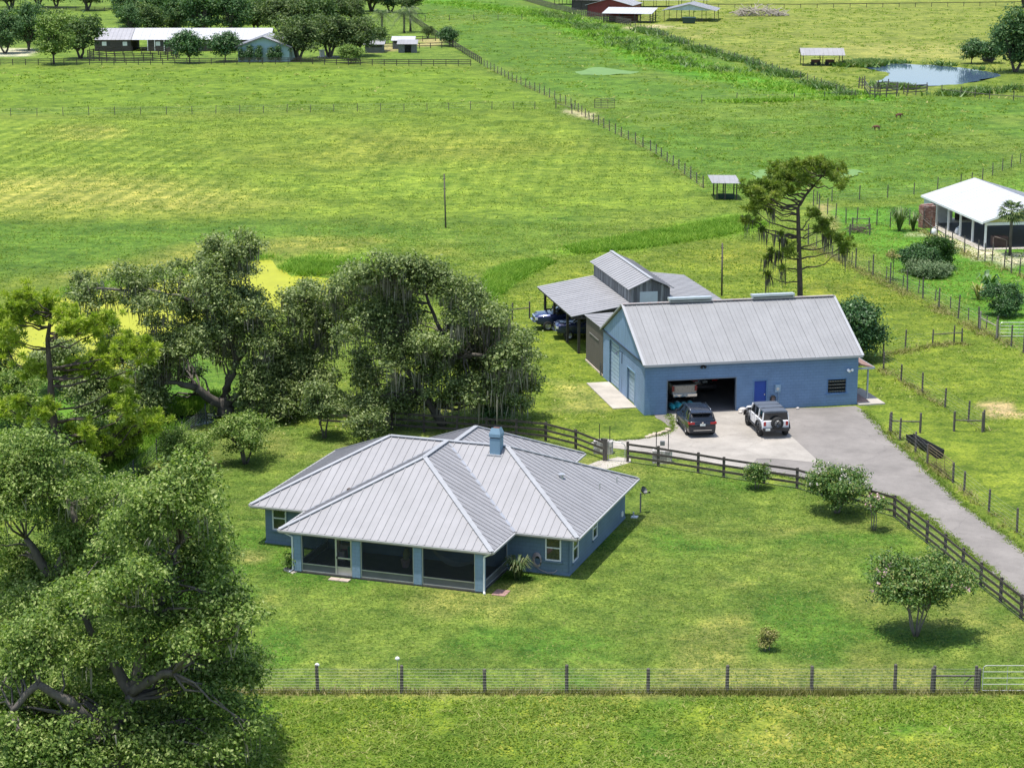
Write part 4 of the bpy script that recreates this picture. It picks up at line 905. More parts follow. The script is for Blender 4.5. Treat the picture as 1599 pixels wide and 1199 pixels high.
def vehicle_base(name, loc, rz, label, cat, group=None): return empty(name, loc, rz, label, cat, group)
def suv(loc, rz, label, col, name='parked_suv', group=None):
    """x forward, 4.6 m crossover"""
    r = vehicle_base(name, loc, rz, label, 'car', group); bp = paint('paint_' + col[0], col[1])
    B_ = [(-2.28, sec(.78, .42, .88, .95)), (-2.22, sec(.88, .34, 1.0, 1.06)), (-1.9, sec(.92, .26, 1.05, 1.10)), (-1.0, sec(.93, .24, 1.03, 1.08)), (0, sec(.925, .24, 1.01, 1.05)), (.75, sec(.925, .24, .99, 1.04)), (1.1, sec(.92, .25, .97, 1.05)), (1.75, sec(.90, .27, .90, .98)), (2.15, sec(.82, .32, .78, .84)), (2.28, sec(.66, .40, .66, .70))]
    loft(B_, bp, 'body', r, bev=.02)
    def gs(hw, zb, ht, zt): return [(hw, zb), (hw - .01, zb + .03), ((hw + ht) / 2 + .02, (zb + zt) / 2), (ht, zt - .05), (ht - .12, zt)]
    loft([(-2.12, gs(.78, 1.04, .74, 1.10)), (-1.95, gs(.83, 1.05, .70, 1.42)), (-1.6, gs(.855, 1.05, .68, 1.60)), (-.4, gs(.86, 1.03, .69, 1.655)), (.3, gs(.86, 1.01, .69, 1.62)), (.62, gs(.85, 1.0, .70, 1.50)), (1.3, gs(.80, 1.02, .76, 1.06))], car_glass, 'glasshouse', r)
    loft([(-2.02, [(.64, 1.55), (.66, 1.575), (.62, 1.60)]), (-1.6, [(.70, 1.595), (.71, 1.625), (.60, 1.65)]), (-.4, [(.71, 1.65), (.71, 1.68), (.58, 1.705)]), (.35, [(.70, 1.605), (.70, 1.635), (.58, 1.66)])], bp, 'roof_panel', r)
    MB().box(-.3, .3, -.42, .42, 1.695, 1.712).build('sunroof', car_glass, r)
    for s in (-1, 1):
        for x0, z0, x1, z1 in ((.42, 1.60, 1.28, 1.03), (-.30, 1.62, -.36, 1.02), (-1.28, 1.62, -1.34, 1.03), (-1.86, 1.55, -2.1, 1.06)):
            MB().bar((x0, s * .715, z0), (x1, s * .86, z1), .09, .05, (0, s, 0)).build('pillar', bp, r)
        MB().tube([(-1.6, s * .66, 1.66), (-1.5, s * .66, 1.72), (.1, s * .66, 1.73), (.25, s * .66, 1.66)], .022, 6).build('roof_rail', chrome, r)
        m = MB().box(.68, .86, s * .93 - (.0 if s > 0 else .2), s * .93 + (.2 if s > 0 else 0), 1.05, 1.2).build('mirror', bp, r); bevel(m, .03)
        MB().box(-2.30, -2.02, s * .52 - .01 if s > 0 else -.92, .92 if s > 0 else -.51, .90, 1.02).build('tail_light', red_l, r)
        MB().box(2.02, 2.24, .50 if s > 0 else -.82, .82 if s > 0 else -.50, .72, .82).build('headlight', clear_l, r)
        MB().box(-1.2, 1.0, s * .915 - .03, s * .915 + .03, .28, .42).build('sill_trim', plastic, r)
        MB().bar((-.5, s * .945, .93), (-.3, s * .945, .93), .02, .03).build('door_handle', chrome, r); MB().bar((.45, s * .945, .91), (.65, s * .945, .91), .02, .03).build('door_handle', chrome, r)
    MB().box(-2.335, -2.1, -.82, .82, .36, .62).build('rear_bumper', plastic, r); MB().box(-2.345, -2.33, -.6, .6, .50, .54).build('bumper_strip', chrome, r)
    MB().box(-2.335, -2.29, -.17, .17, .80, .92).build('number_plate', mat('plate', (.62, .66, .62), .4), r)
    MB().tube([(-2.32, 0, 1.0), (-2.29, 0, 1.0)], .06, 10).build('badge', chrome, r)
    MB().box(2.1, 2.31, -.6, .6, .42, .64).build('grille', plastic, r)
    for s in (-1, 1):
        wheel(r, -1.34, s * .82, .355, .23); wheel(r, 1.36, s * .82, .355, .23)
    MB().bar((-2.1, -.6, 1.60), (-2.1, .6, 1.60), .18, .03).build('spoiler', bp, r)
    return r
def offroader(loc, rz, label):
    r = vehicle_base('parked_offroader', loc, rz, label, 'car'); bp = paint('white_body_paint', (.80, .80, .80), .3, .0); top = mat('grey_hardtop', (.085, .10, .125), .55, 0, .12)
    def bs(hw, z0, zb, zt): return [(hw - .06, z0), (hw, z0 + .06), (hw, (z0 + zb) / 2), (hw, zb - .04), (hw - .03, zb), (hw - .12, zt)]
    loft([(-2.15, bs(.84, .58, 1.12, 1.13)), (-2.10, bs(.88, .52, 1.16, 1.17)), (-.5, bs(.89, .48, 1.17, 1.18)), (.7, bs(.89, .48, 1.17, 1.19)), (1.0, bs(.88, .50, 1.15, 1.22)), (1.95, bs(.86, .55, 1.10, 1.17)), (2.08, bs(.80, .60, 1.02, 1.06))], bp, 'body', r, bev=.02)
    def gs(hw, zb, ht, zt): return [(hw, zb), (hw, zb + .03), ((hw + ht) / 2, (zb + zt) / 2), (ht, zt - .03), (ht - .06, zt)]
    loft([(-2.08, gs(.84, 1.15, .76, 1.72)), (-.4, gs(.85, 1.15, .77, 1.74)), (.42, gs(.85, 1.15, .77, 1.72)), (.85, gs(.84, 1.15, .80, 1.24))], car_glass, 'glasshouse', r)
    h = loft([(-2.12, [(.76, 1.66), (.79, 1.70), (.74, 1.77), (.4, 1.79)]), (-.4, [(.78, 1.68), (.80, 1.72), (.76, 1.80), (.4, 1.82)]), (.5, [(.78, 1.67), (.80, 1.71), (.75, 1.77), (.4, 1.79)])], top, 'hardtop', r, bev=.01)
    for x in (-1.3, -.42): MB().box(x - .012, x + .012, -.74, .74, 1.80, 1.828).build('roof_seam', plastic, r)
    for s in (-1, 1):
        for x0, z0, x1, z1, mm in ((.46, 1.70, .86, 1.19, bp), (-.28, 1.70, -.28, 1.17, top), (-1.12, 1.70, -1.12, 1.17, bp), (-2.0, 1.68, -2.06, 1.17, bp)):
            MB().bar((x0, s * .79, z0), (x1, s * .855, z1), .13, .05, (0, s, 0)).build('pillar', mm, r)
        for x in (-1.42, 1.36):
            fl = MB(); pts = [(x + .62 * math.cos(a), s * .92, .45 + .58 * math.sin(a)) for a in [R(10 + 160 * k / 8) for k in range(9)]]
            for a, b in zip(pts[:-1], pts[1:]): fl.bar(a, b, .18, .07, (0, 0, 1))
            fl.build('fender_flare', plastic, r)
        m = MB().box(.60, .72, .88 if s > 0 else -1.12, 1.12 if s > 0 else -.88, 1.2, 1.38).build('mirror', plastic, r); bevel(m, .02)
        MB().box(-2.19, -2.13, .66 if s > 0 else -.80, .80 if s > 0 else -.66, .84, 1.10).build('tail_light', red_l, r)
        MB().tube([(2.05, s * .62, .92), (2.12, s * .62, .92)], .12, 12).build('headlight', clear_l, r)
        MB().box(-1.0, .85, s * .90 - .05, s * .90 + .05, .44, .52).build('side_step', plastic, r)
        for x in (-.95, .0): MB().bar((x, s * .90, 1.05), (x + .18, s * .90, 1.05), .025, .035).build('door_handle', plastic, r)
        for x in (-1.14, -.26, .72): MB().box(x - .006, x + .006, s * .892 - .004, s * .892 + .004, .52, 1.15).build('door_seam', plastic, r)
        wheel(r, -1.42, s * .83, .42, .28, plastic); wheel(r, 1.36, s * .83, .42, .28, plastic)
    MB().box(-2.34, -2.12, -.86, .86, .50, .70).build('rear_bumper', plastic, r); MB().box(2.02, 2.28, -.84, .84, .52, .72).build('front_bumper', plastic, r)
    sp = empty('spare_wheel', (-2.30, -.05, 1.02), R(90)); sp.parent = r
    v = []; f = []; n = 22; rs = [.22, .34, .40, .40, .34]; xs = [-.13, -.14, -.08, .10, .12]
    for ri, xi in zip(rs, xs):
        for k in range(n): a = 2 * math.pi * k / n; v.append((ri * math.cos(a), -xi, ri * math.sin(a)))
    for i in range(4):
        for k in range(n): f.append((i * n + k, i * n + (k + 1) % n, (i + 1) * n + (k + 1) % n, (i + 1) * n + k))
    MB().add(v, f).build('tyre', tyre_m, sp, True); rb = MB()
    for k in range(6): a = math.pi * k / 3; rb.bar((0, .10, 0), (.22 * math.cos(a), .10, .22 * math.sin(a)), .07, .03)
    rb.build('rim', plastic, sp)
    MB().box(-2.36, -2.33, .42, .72, .56, .70).build('number_plate', mat('plate', (.62, .66, .62)), r)
    return r
def pickup(loc, rz, label, col, W=2.0, name='pickup_truck', group=None, bedcap=False):
    r = vehicle_base(name, loc, rz, label, 'truck', group); bp = paint('paint_' + col[0], col[1], .25, .3); k = W / 2
    def bs(hw, z0, zb, zt): return [(hw - .08, z0), (hw - .01, z0 + .08), (hw, (z0 + zb) / 2), (hw - .01, zb - .05), (hw - .05, zb), (hw - .14, zt)]
    loft([(-2.85, bs(k - .05, .62, 1.32, 1.33)), (-2.8, bs(k, .58, 1.36, 1.37)), (-.8, bs(k, .55, 1.36, 1.37)), (.9, bs(k, .5, 1.30, 1.33)), (1.3, bs(k, .5, 1.26, 1.34)), (2.45, bs(k - .04, .52, 1.18, 1.28)), (2.75, bs(k - .14, .60, 1.02, 1.08))], bp, 'body', r, bev=.02)
    MB().box(-2.72, -.95, -k + .14, k - .14, 1.33, 1.385).build('bed_liner', plastic, r)
    def gs(hw, zb, ht, zt): return [(hw, zb), (hw, zb + .03), ((hw + ht) / 2, (zb + zt) / 2), (ht, zt - .05), (ht - .1, zt)]
    loft([(-.85, gs(k - .1, 1.33, k - .28, 1.82)), (-.6, gs(k - .1, 1.33, k - .26, 1.88)), (.5, gs(k - .1, 1.32, k - .26, 1.89)), (.72, gs(k - .1, 1.32, k - .28, 1.80)), (1.35, gs(k - .14, 1.31, k - .2, 1.36))], car_glass, 'glasshouse', r)
    loft([(-.86, [(k - .27, 1.80), (k - .26, 1.86), (k - .36, 1.895)]), (-.3, [(k - .25, 1.85), (k - .24, 1.89), (k - .36, 1.925)]), (.55, [(k - .25, 1.85), (k - .24, 1.885), (k - .36, 1.915)])], bp, 'roof_panel', r)
    for s in (-1, 1):
        for x0, z0, x1, z1 in ((.60, 1.84, 1.3, 1.33), (-.05, 1.86, -.08, 1.33), (-.80, 1.82, -.85, 1.34)): MB().bar((x0, s * (k - .27), z0), (x1, s * (k - .11), z1), .1, .05, (0, s, 0)).build('pillar', bp, r)
        MB().box(-2.88, -2.80, s * (k - .09) - .08, s * (k - .09) + .08, .92, 1.3).build('tail_light', red_l, r)
        MB().box(2.5, 2.74, s * (k - .24) - .16, s * (k - .24) + .16, .90, 1.08).build('headlight', clear_l, r)
        m = MB().box(.95, 1.1, s * (k + .12) - .12, s * (k + .12) + .12, 1.35, 1.58).build('mirror', plastic, r)
        wheel(r, -1.75, s * (k - .13), .40, .27); wheel(r, 1.75, s * (k - .13), .40, .27)
    MB().box(-2.90, -2.86, -k + .22, k - .22, .82, 1.30).build('tailgate', bp, r); MB().box(-3.06, -2.84, -k + .06, k - .06, .56, .74).build('rear_bumper', chrome, r)
    MB().box(2.66, 2.92, -k + .1, k - .1, .50, .74).build('front_bumper', chrome, r); gr = MB().box(2.66, 2.80, -k + .42, k - .42, .78, 1.12).build('grille', chrome, r)
    for i in range(3): MB().box(2.80, 2.82, -k + .46, k - .46, .82 + i * .1, .87 + i * .1).build('grille_slot', plastic, gr)
    MB().box(-3.08, -3.06, -.16, .16, .60, .72).build('number_plate', mat('plate', (.62, .66, .62)), r)
    return r
suv((11.93, 130.55, .012), R(97), 'black crossover car parked in front of the open garage', ('black_suv', (.010, .012, .022)))
offroader((16.55, 130.35, .012), R(99), 'white boxy off-road car with grey hardtop and rear spare wheel')
p = SL(3.45, 5.2); pickup((p.x, p.y, .03), SA + R(90), 'silver pickup truck seen tail-on inside the open garage', ('silver', (.42, .40, .36)), 1.78)
p = SL(5.75, 7.2); suv((p.x, p.y, .03), SA + R(88), 'dark car deep in shadow at the right of the open garage', ('dark_grey', (.03, .03, .032)))
p = SL(1.35, 28.4); pickup((p.x, p.y, 0), SA + R(176), 'navy pickup truck with its nose out of the lean-to carport', ('navy', (.012, .022, .095)), 2.0)
p = SL(2.25, 24.6); pickup((p.x, p.y, 0), SA + R(172), 'second navy pickup truck deeper under the lean-to carport', ('navy_dark', (.012, .022, .09)), 2.0)

# ------------------------------------------------------------------ vegetation
LM = dict(
 oak=leaf_mat('oak_leaves', [(.05, (.045, .074, .020)), (.35, (.132, .190, .054)), (.65, (.245, .310, .105)), (.95, (.45, .50, .22))], .38, .5, .35, .35),
 oak_front=leaf_mat('front_oak_leaves', [(.05, (.045, .090, .016)), (.35, (.138, .225, .042)), (.65, (.250, .345, .080)), (.95, (.45, .51, .19))], .38, .55, .35, .22),
 far=leaf_mat('far_leaves', [(.05, (.040, .080, .026)), (.4, (.080, .140, .045)), (.75, (.14, .21, .07)), (.98, (.23, .29, .11))], .36, .6, .2, .2),
 far2=leaf_mat('far_oak_leaves', [(.05, (.045, .078, .028)), (.4, (.095, .145, .05)), (.75, (.16, .22, .085)), (.98, (.25, .30, .13))], .36, .6, .2, .2),
 far3=leaf_mat('far_dense_leaves', [(.05, (.036, .085, .030)), (.4, (.070, .145, .052)), (.75, (.12, .21, .08)), (.98, (.2, .28, .12))], .36, .6, .2, .2),
 light=leaf_mat('light_leaves', [(.05, (.07, .14, .02)), (.5, (.15, .25, .04)), (.95, (.28, .36, .09))], .28, .6, .3),
 shrub=leaf_mat('dark_shrub_leaves', [(.05, (.020, .062, .018)), (.5, (.052, .13, .034)), (.95, (.13, .23, .07))], .2, .45, .6),
 myrtle=leaf_mat('myrtle_leaves', [(.05, (.030, .078, .013)), (.4, (.080, .165, .026)), (.7, (.140, .23, .042)), (.97, (.27, .28, .08))], .22, .5, .7),
 pine=leaf_mat('pine_needles', [(.05, (.12, .20, .02)), (.4, (.265, .36, .034)), (.7, (.41, .49, .055)), (.95, (.58, .63, .13))], .42, .55, .4),
 pine_dark=leaf_mat('dark_pine_needles', [(.05, (.07, .125, .018)), (.4, (.155, .225, .032)), (.7, (.26, .325, .055)), (.95, (.40, .44, .10))], .4, .55, .4),
 moss=leaf_mat('spanish_moss', [(.1, (.12, .115, .085)), (.5, (.22, .21, .16)), (.9, (.34, .325, .25))], .15, .9, .8, .1),
 reed=leaf_mat('reed_grass', [(.05, (.08, .18, .016)), (.5, (.17, .32, .03)), (.95, (.32, .44, .07))], .3, .7, .3, .2),
 tuft=leaf_mat('grass_tufts', [(.0, (.10, .19, .022)), (.35, (.17, .27, .036)), (.7, (.27, .34, .065)), (1.0, (.48, .45, .18))], .35, .8, .25, .15),
 lawn=leaf_mat('lawn_blades', [(.0, (.09, .16, .022)), (.4, (.16, .24, .038)), (.8, (.23, .29, .065)), (1.0, (.32, .32, .11))], .35, .8, .25, .15),
 weed=leaf_mat('dry_weeds', [(.05, (.13, .15, .03)), (.5, (.24, .24, .07)), (.95, (.42, .36, .17))], .2, .8, .5, .2),
 palm=leaf_mat('palm_fronds', [(.05, (.035, .07, .018)), (.5, (.08, .135, .035)), (.95, (.2, .25, .09))], .2, .5, .8),
 bloom=leaf_mat('white_blossom', [(.1, (.55, .50, .45)), (.9, (.8, .72, .68))], .2, .7), pink=leaf_mat('pink_blossom', [(.1, (.55, .30, .34)), (.9, (.75, .55, .55))], .2, .7))
bark = mat('oak_bark', (.115, .10, .085), .95, 0, .4, 2.5, (1, 1, .4), .5, 8); pine_bark = mat('pine_bark', (.085, .065, .052), .95, 0, .45, 5, (1, 1, .35), .6, 10)
pale_bark = mat('pale_bark', (.19, .165, .14), .85, 0, .25, 4)
def unit(n): v = RNG.normal(size=(n, 3)); return v / np.linalg.norm(v, axis=1, keepdims=True)
def quads(C, nrm, size, asp=.55):
    """pointed leaf quads"""
    n = len(C); t = np.cross(nrm, unit(n)); t /= np.linalg.norm(t, axis=1, keepdims=True) + 1e-9; b = np.cross(nrm, t)
    s = np.asarray(size).reshape(-1, 1) * np.ones((n, 1))
    V = np.stack([C - t * s * .5, C + b * s * asp * .5 + nrm * s * .06, C + t * s * .5, C - b * s * asp * .5 + nrm * s * .06], 1).reshape(-1, 3)
    return V, np.arange(4 * n).reshape(n, 4)
def foliage(lobes, leaf=.2, dens=1.0, sub=.21, flat=.75, up=.55):
    """lobes: list of (centre, radius). leaves gathered in twig clumps on the shell of every lobe"""
    Cs, Ns = [], []
    for c, r in lobes:
        c = np.array(c); k = max(6, int(10 * (r / (2.6 * leaf)) ** 2)); d = unit(k); d[:, 2] = np.where(d[:, 2] < -.35, -d[:, 2], d[:, 2])
        rr = r * (RNG.uniform(.12, 1.1, (k, 1)) ** .55); sc = c + d * rr * np.array([1, 1, flat])
        m = max(4, int(20 * dens)); q = np.repeat(sc, m, 0) + RNG.normal(size=(k * m, 3)) * np.array([sub, sub, sub * .62]) * RNG.uniform(.6, 1.3, (k, 1)).repeat(m, 0)
        nn = (q - c) / r * .5 + np.array([0, 0, up]) + unit(k * m) * .75; nn /= np.linalg.norm(nn, axis=1, keepdims=True)
        Cs.append(q); Ns.append(nn)
    C = np.concatenate(Cs); Nn = np.concatenate(Ns); ok = C[:, 2] > .15; C, Nn = C[ok], Nn[ok]
    V, F = quads(C, Nn, leaf * RNG.uniform(.6, 1.3, len(C))); tone = np.clip(RNG.normal(.5, .30, len(C)), 0, 1).repeat(4)
    return V, F, tone
def strands(P, length, width, spread=.05, seg=2):
    """hanging tapered ribbons (moss)"""
    n = len(P); L = np.asarray(length).reshape(n, 1); a = RNG.uniform(0, 2 * math.pi, n); w = np.stack([np.cos(a), np.sin(a), np.zeros(n)], 1) * np.asarray(width).reshape(n, 1)
    dr = RNG.normal(size=(n, 3)) * spread; dr[:, 2] = 0
    mid = P + np.array([0, 0, -1.0]) * L * .5 + dr; end = P + np.array([0, 0, -1.0]) * L + dr * 1.5
    V = np.stack([P - w * .5, P + w * .5, mid + w * .42, mid - w * .42, end + w * .05, end - w * .05], 1).reshape(-1, 3)
    b = (np.arange(n) * 6).reshape(n, 1); F = np.concatenate([b + np.array([[0, 1, 2, 3]]), b + np.array([[3, 2, 4, 5]])]); return V, F, np.clip(RNG.normal(.5, .2, n), 0, 1).repeat(6)
def needles(P, L=.34, n=34, w=.05, up=.35):
    k = len(P); d = unit(k * n); d[:, 2] = d[:, 2] * .8 + up; d /= np.linalg.norm(d, axis=1, keepdims=True); b = np.repeat(P, n, 0); l = (L * RNG.uniform(.7, 1.15, k * n)).reshape(-1, 1)
    s = np.cross(d, unit(k * n)); s /= np.linalg.norm(s, axis=1, keepdims=True); s *= w
    V = np.stack([b - s * .4, b + d * l * .6 - s, b + d * l, b + d * l * .6 + s], 1).reshape(-1, 3)
    return V, np.arange(4 * k * n).reshape(-1, 4), (np.clip(RNG.normal(.5, .13, k), 0, 1).repeat(n) + RNG.normal(0, .12, k * n)).repeat(4)
def limb(mb, a, b, r0, r1, sag=.0, n=5, side=6, wob=.06):
    a = Vector(a); b = Vector(b); L = (b - a).length; pts = []; rad = []
    for i in range(n):
        t = i / (n - 1); p = a.lerp(b, t) + Vector((0, 0, 1)) * (math.sin(math.pi * t) * sag * L)
        if 0 < i < n - 1: p += Vector((random.uniform(-1, 1), random.uniform(-1, 1), random.uniform(-1, 1))) * (wob * L)
        pts.append(p); rad.append(r0 + (r1 - r0) * t)
    mb.tube(pts, rad, side); return pts
def lobes_px(lst, org, scale, Y, depth, xlim=None):
    out = []
    for e in lst:
        px, py = org[0] + e[0] / scale, org[1] + e[1] / scale; dy = e[3] if len(e) > 3 else random.uniform(-depth, depth); p = AT(px, py, Y + dy); r = e[2] / scale * MPP(Y + dy)
        out.append((p, r))
    return out
def big_oak(label, base, forks, lobes, lm, leaf=.2, dens=1.0, moss=0, name='oak_tree', trunk_r=.5, back=True, group=None, bk=None, mlen=(.4, 1.5), fill=1.3, grow=1.36, mw=(.03, .085)):
    root = empty(name, (base.x, base.y, 0), 0, label, 'tree', group); off = np.array([base.x, base.y, 0])
    lb = [(np.array(c) - off, r) for c, r in lobes]
    if back:
        lb += [(np.array([c[0] + random.uniform(-1, 1) * r, c[1] + random.uniform(1.2, 2.6) * r, max(r * .8, c[2] - random.uniform(.0, .8) * r)]), r * .9) for c, r in list(lb) if random.random() < .45]
    fr_ = [e for e in lb]
    for _ in range(int(len(fr_) * fill)):
        (c1, r1) = random.choice(fr_); c2, r2 = random.choice(sorted(fr_, key=lambda e: np.linalg.norm(e[0] - c1))[1:6]); lb.append(((c1 + c2) / 2 + RNG.normal(size=3) * .35 * r1, (r1 + r2) * .42))
    V, F, tone = foliage([(c, r * grow) for c, r in lb], leaf, dens); np_obj('crown', V, F, lm, root, tone)
    tb = MB(); fk = []
    for f, r0, r1 in forks:                         # main limbs: from trunk foot or crotch to fork point
        a, b = Vector(f[0]) - Vector(off), Vector(f[1]) - Vector(off); pts = limb(tb, a, b, r0, r1, .04, 6, 9, .035); fk += [(p, r0 + (r1 - r0) * i / 5) for i, p in enumerate(pts)][2:]
    for c, r in lb:
        c = Vector(c); q, qr = min(fk, key=lambda e: (e[0] - c).length + max(0, e[0].z - c.z) * .6)
        rr = min(qr * .5, .03 + .013 * (c - q).length); limb(tb, q, c, rr, .014, .06, 5, 5, .07)
        for _ in range(2):
            e = c + Vector((random.uniform(-1, 1), random.uniform(-1, 1), random.uniform(-.3, .8))) * r * .85; limb(tb, c.lerp(q, .25), e, .020, .007, .05, 3, 4, .05)
    tb.build('trunk', bk or bark, root, True)
    if moss:
        P = []; Ls = []
        for c, r in lb:
            n = int(moss * .8 * (r ** 2) * random.choice((0, .2, .5, 1, 1.8)))
            if n: 
                kk = max(1, n // 7); cc = np.array(c) + RNG.normal(size=(kk, 3)) * np.array([r * .38, r * .38, r * .25]) - np.array([0, 0, r * .35]); P.append(np.repeat(cc, 7, 0) + RNG.normal(size=(kk * 7, 3)) * np.array([.22, .22, .12])); Ls.append(RNG.uniform(mlen[0], mlen[1], kk).repeat(7) * RNG.uniform(.6, 1.2, kk * 7))
        P = np.concatenate(P); Ls = np.concatenate(Ls); Ls = np.minimum(Ls, np.maximum(.1, P[:, 2] - .5)); V, F, t = strands(P, Ls, RNG.uniform(mw[0], mw[1], len(P)), .07)
        np_obj('spanish_moss', V, F, LM['moss'], root, t, kind='stuff')
    return root
# --- centre oak
Yc = 131.5; oc = G(668, 664)
LB = [(450,200,80),(560,160,75),(700,180,85),(820,180,65),(380,270,65),(520,290,95),(650,270,95),(790,270,85),(900,280,55),(1020,270,65),(1080,360,75),(970,350,75),(350,400,80),(480,420,80),(620,400,90),(720,440,60),(960,470,60),(1120,450,85),(1200,420,55),(1060,540,95),(1200,540,95),(1320,560,55),(900,580,75),(770,560,70),(640,520,70),(540,500,70),(400,560,70),(940,680,85),(1080,680,95),(1240,660,95),(1330,720,65),(860,770,55),(980,800,65),(1120,790,75),(1240,790,75),(1350,830,55),(1040,880,45),(1320,900,45),(1220,870,55),(560,620,60),(470,640,55),(500,760,60),(680,800,70),(760,860,60),(600,840,60),(1390,640,40),(690,930,45),(560,920,60,-2),(430,900,60,-2),(820,850,50,-2),(640,690,60,-2.5),(760,690,55,-2),(860,660,60,-1),(700,620,60,1),(520,860,55,-2.5),(1140,900,45),(930,870,45,-1.5),(600,560,60,-2),(800,760,55,-1)]
p0 = AT(692, 662, Yc); cr = AT(668, 590, Yc); 
big_oak('broad mossy live oak directly behind the house roof', Vector((p0.x, Yc, 0)), [((Vector((p0.x, Yc, 0)), AT(650, 600, Yc)), .32, .27), ((AT(650, 600, Yc), AT(615, 545, Yc - .5)), .23, .13), ((AT(650, 600, Yc), AT(690, 520, Yc + 1)), .23, .13), ((AT(690, 560, Yc + .5), AT(770, 560, Yc - 1.5)), .17, .09), ((AT(690, 520, Yc + 1), AT(660, 450, Yc + 1)), .14, .08), ((AT(690, 520, Yc + 1), AT(740, 470, Yc + 2)), .2, .1)], lobes_px(LB, (430, 370), 3.4256, Yc, 3.2), LM['oak'], .20, .74, 60, mlen=(.5, 1.7), fill=1.6)
# --- oak left of it
Yb = 136.0
LB = [(180,290,58),(130,370,65),(50,330,48),(230,430,80),(100,480,75),(260,540,75),(120,600,75),(30,640,75),(200,680,65),(320,470,60),(120,700,55),(60,800,70),(100,900,55),(-60,560,70),(-80,700,70),(-40,420,55),(220,320,45),(300,330,45),(310,880,60,-2),(220,820,60,-2),(0,900,60,-1.5),(150,780,60,-2),(280,760,60,-2),(300,640,60),(-20,860,60)]
pb = AT(478, 640, Yb); bb = Vector((pb.x, Yb, 0))
big_oak('dark mossy oak between the two larger live oaks', bb, [((bb, AT(476, 590, Yb)), .4, .3), ((AT(476, 590, Yb), AT(450, 540, Yb)), .26, .12), ((AT(476, 590, Yb), AT(500, 520, Yb)), .26, .12), ((AT(500, 520, Yb), AT(480, 470, Yb)), .14, .07)], lobes_px(LB, (430, 370), 3.4256, Yb, 2.6), LM['oak'], .20, .74, 50, fill=1.6)
# --- left mid oak
Yl = 134.0
LB = [(1050,120,52),(1060,200,60),(1200,110,60),(1262,135,42),(1180,210,60),(1120,290,70),(1020,270,55),(900,260,60),(800,290,62),(640,280,52),(560,290,45),(690,340,45),(880,360,72),(1000,370,72),(400,300,45),(450,350,45),(420,420,62),(560,390,45),(700,430,70),(820,440,72),(940,480,72),(1100,440,75),(1230,380,52),(1260,470,62),(1200,560,82),(1060,560,80),(900,560,80),(760,520,50),(830,650,72),(960,660,82),(1100,680,72),(1280,640,82),(700,720,55),(800,770,62),(900,780,50),(680,830,55),(760,870,55),(1300,760,82),(1240,850,80),(1340,850,72),(1280,930,72),(1380,930,62),(1400,760,60),(1420,960,50,-2),(1440,860,55,-1),(620,960,45,1),(560,830,50,1),(520,560,45,1),(600,640,50,1),(540,720,50,1)]
bl = AT(352, 662, Yl); bl = Vector((bl.x, Yl, 0))
big_oak('sprawling mossy live oak with leaning limb beside the duckweed pond', bl, [((bl, AT(352, 620, Yl)), .6, .46), ((AT(352, 640, Yl), AT(305, 605, Yl - 1)), .36, .26), ((AT(305, 605, Yl - 1), AT(255, 598, Yl - 2)), .25, .12), ((AT(352, 620, Yl), AT(370, 560, Yl)), .36, .22), ((AT(370, 560, Yl), AT(340, 490, Yl + 1)), .3, .16), ((AT(340, 490, Yl + 1), AT(360, 410, Yl + 1)), .18, .08), ((AT(370, 560, Yl), AT(410, 520, Yl)), .28, .12), ((AT(340, 490, Yl + 1), AT(260, 460, Yl)), .2, .08), ((AT(260, 460, Yl), AT(140, 450, Yl)), .12, .06), ((AT(352, 630, Yl), AT(410, 600, Yl - 1)), .28, .12)], lobes_px(LB, (0, 340), 3.1544, Yl, 3.4), LM['oak'], .20, .74, 45, mlen=(.5, 1.5), fill=1.6)
# --- front left oaks
Ya = 75.6
LB = [(620,180,65),(680,230,72),(600,280,82),(700,330,55),(560,360,82),(480,300,72),(650,420,72),(560,470,82),(440,400,82),(700,530,72),(600,580,92),(480,560,82),(780,620,72),(700,680,82),(840,700,45),(780,770,55),(580,690,92),(430,660,72),(500,740,72),(660,790,82),(760,870,82),(850,900,52),(640,900,92),(540,860,82),(420,800,82),(300,760,82),(340,880,82),(230,820,72),(720,980,82),(820,1020,70),(880,1080,44),(600,1010,82),(700,1080,82),(560,1110,82),(640,1160,82),(760,1150,72),(120,740,82),(60,800,72),(180,680,72),(260,600,62),(140,850,62),(50,880,62),(100,1130,80),(200,1160,72),(40,1080,50),(280,1190,62),(500,1190,55),(820,1160,50),(-40,1000,80),(-60,800,80),(150,960,80,3.2),(250,930,80,3),(60,980,80,3.5),(330,1000,80,2.6),(420,960,80,2.2),(300,1110,80,2.6),(160,1060,80,3.4),(420,1090,80,1.6),(60,1150,80,1.5),(380,1170,70,1.8),(120,1010,70,3.6),(460,1040,75,1.0),(840,1100,55),(330,640,70),(90,960,60,2.8),(100,1120,75,-3.0),(190,1150,70,-3.0),(40,1160,70,-3.2),(270,1190,60,-2.6),(20,1060,45,-3.4),(330,1150,55,-1.5),(470,1120,70,-1.5),(400,1030,55,-1.2),(240,1060,45,-2.6),(520,1180,70,-2),(150,1200,70,-3)]
ba = AT(182, 1212, Ya); ba = Vector((ba.x, Ya, 0))
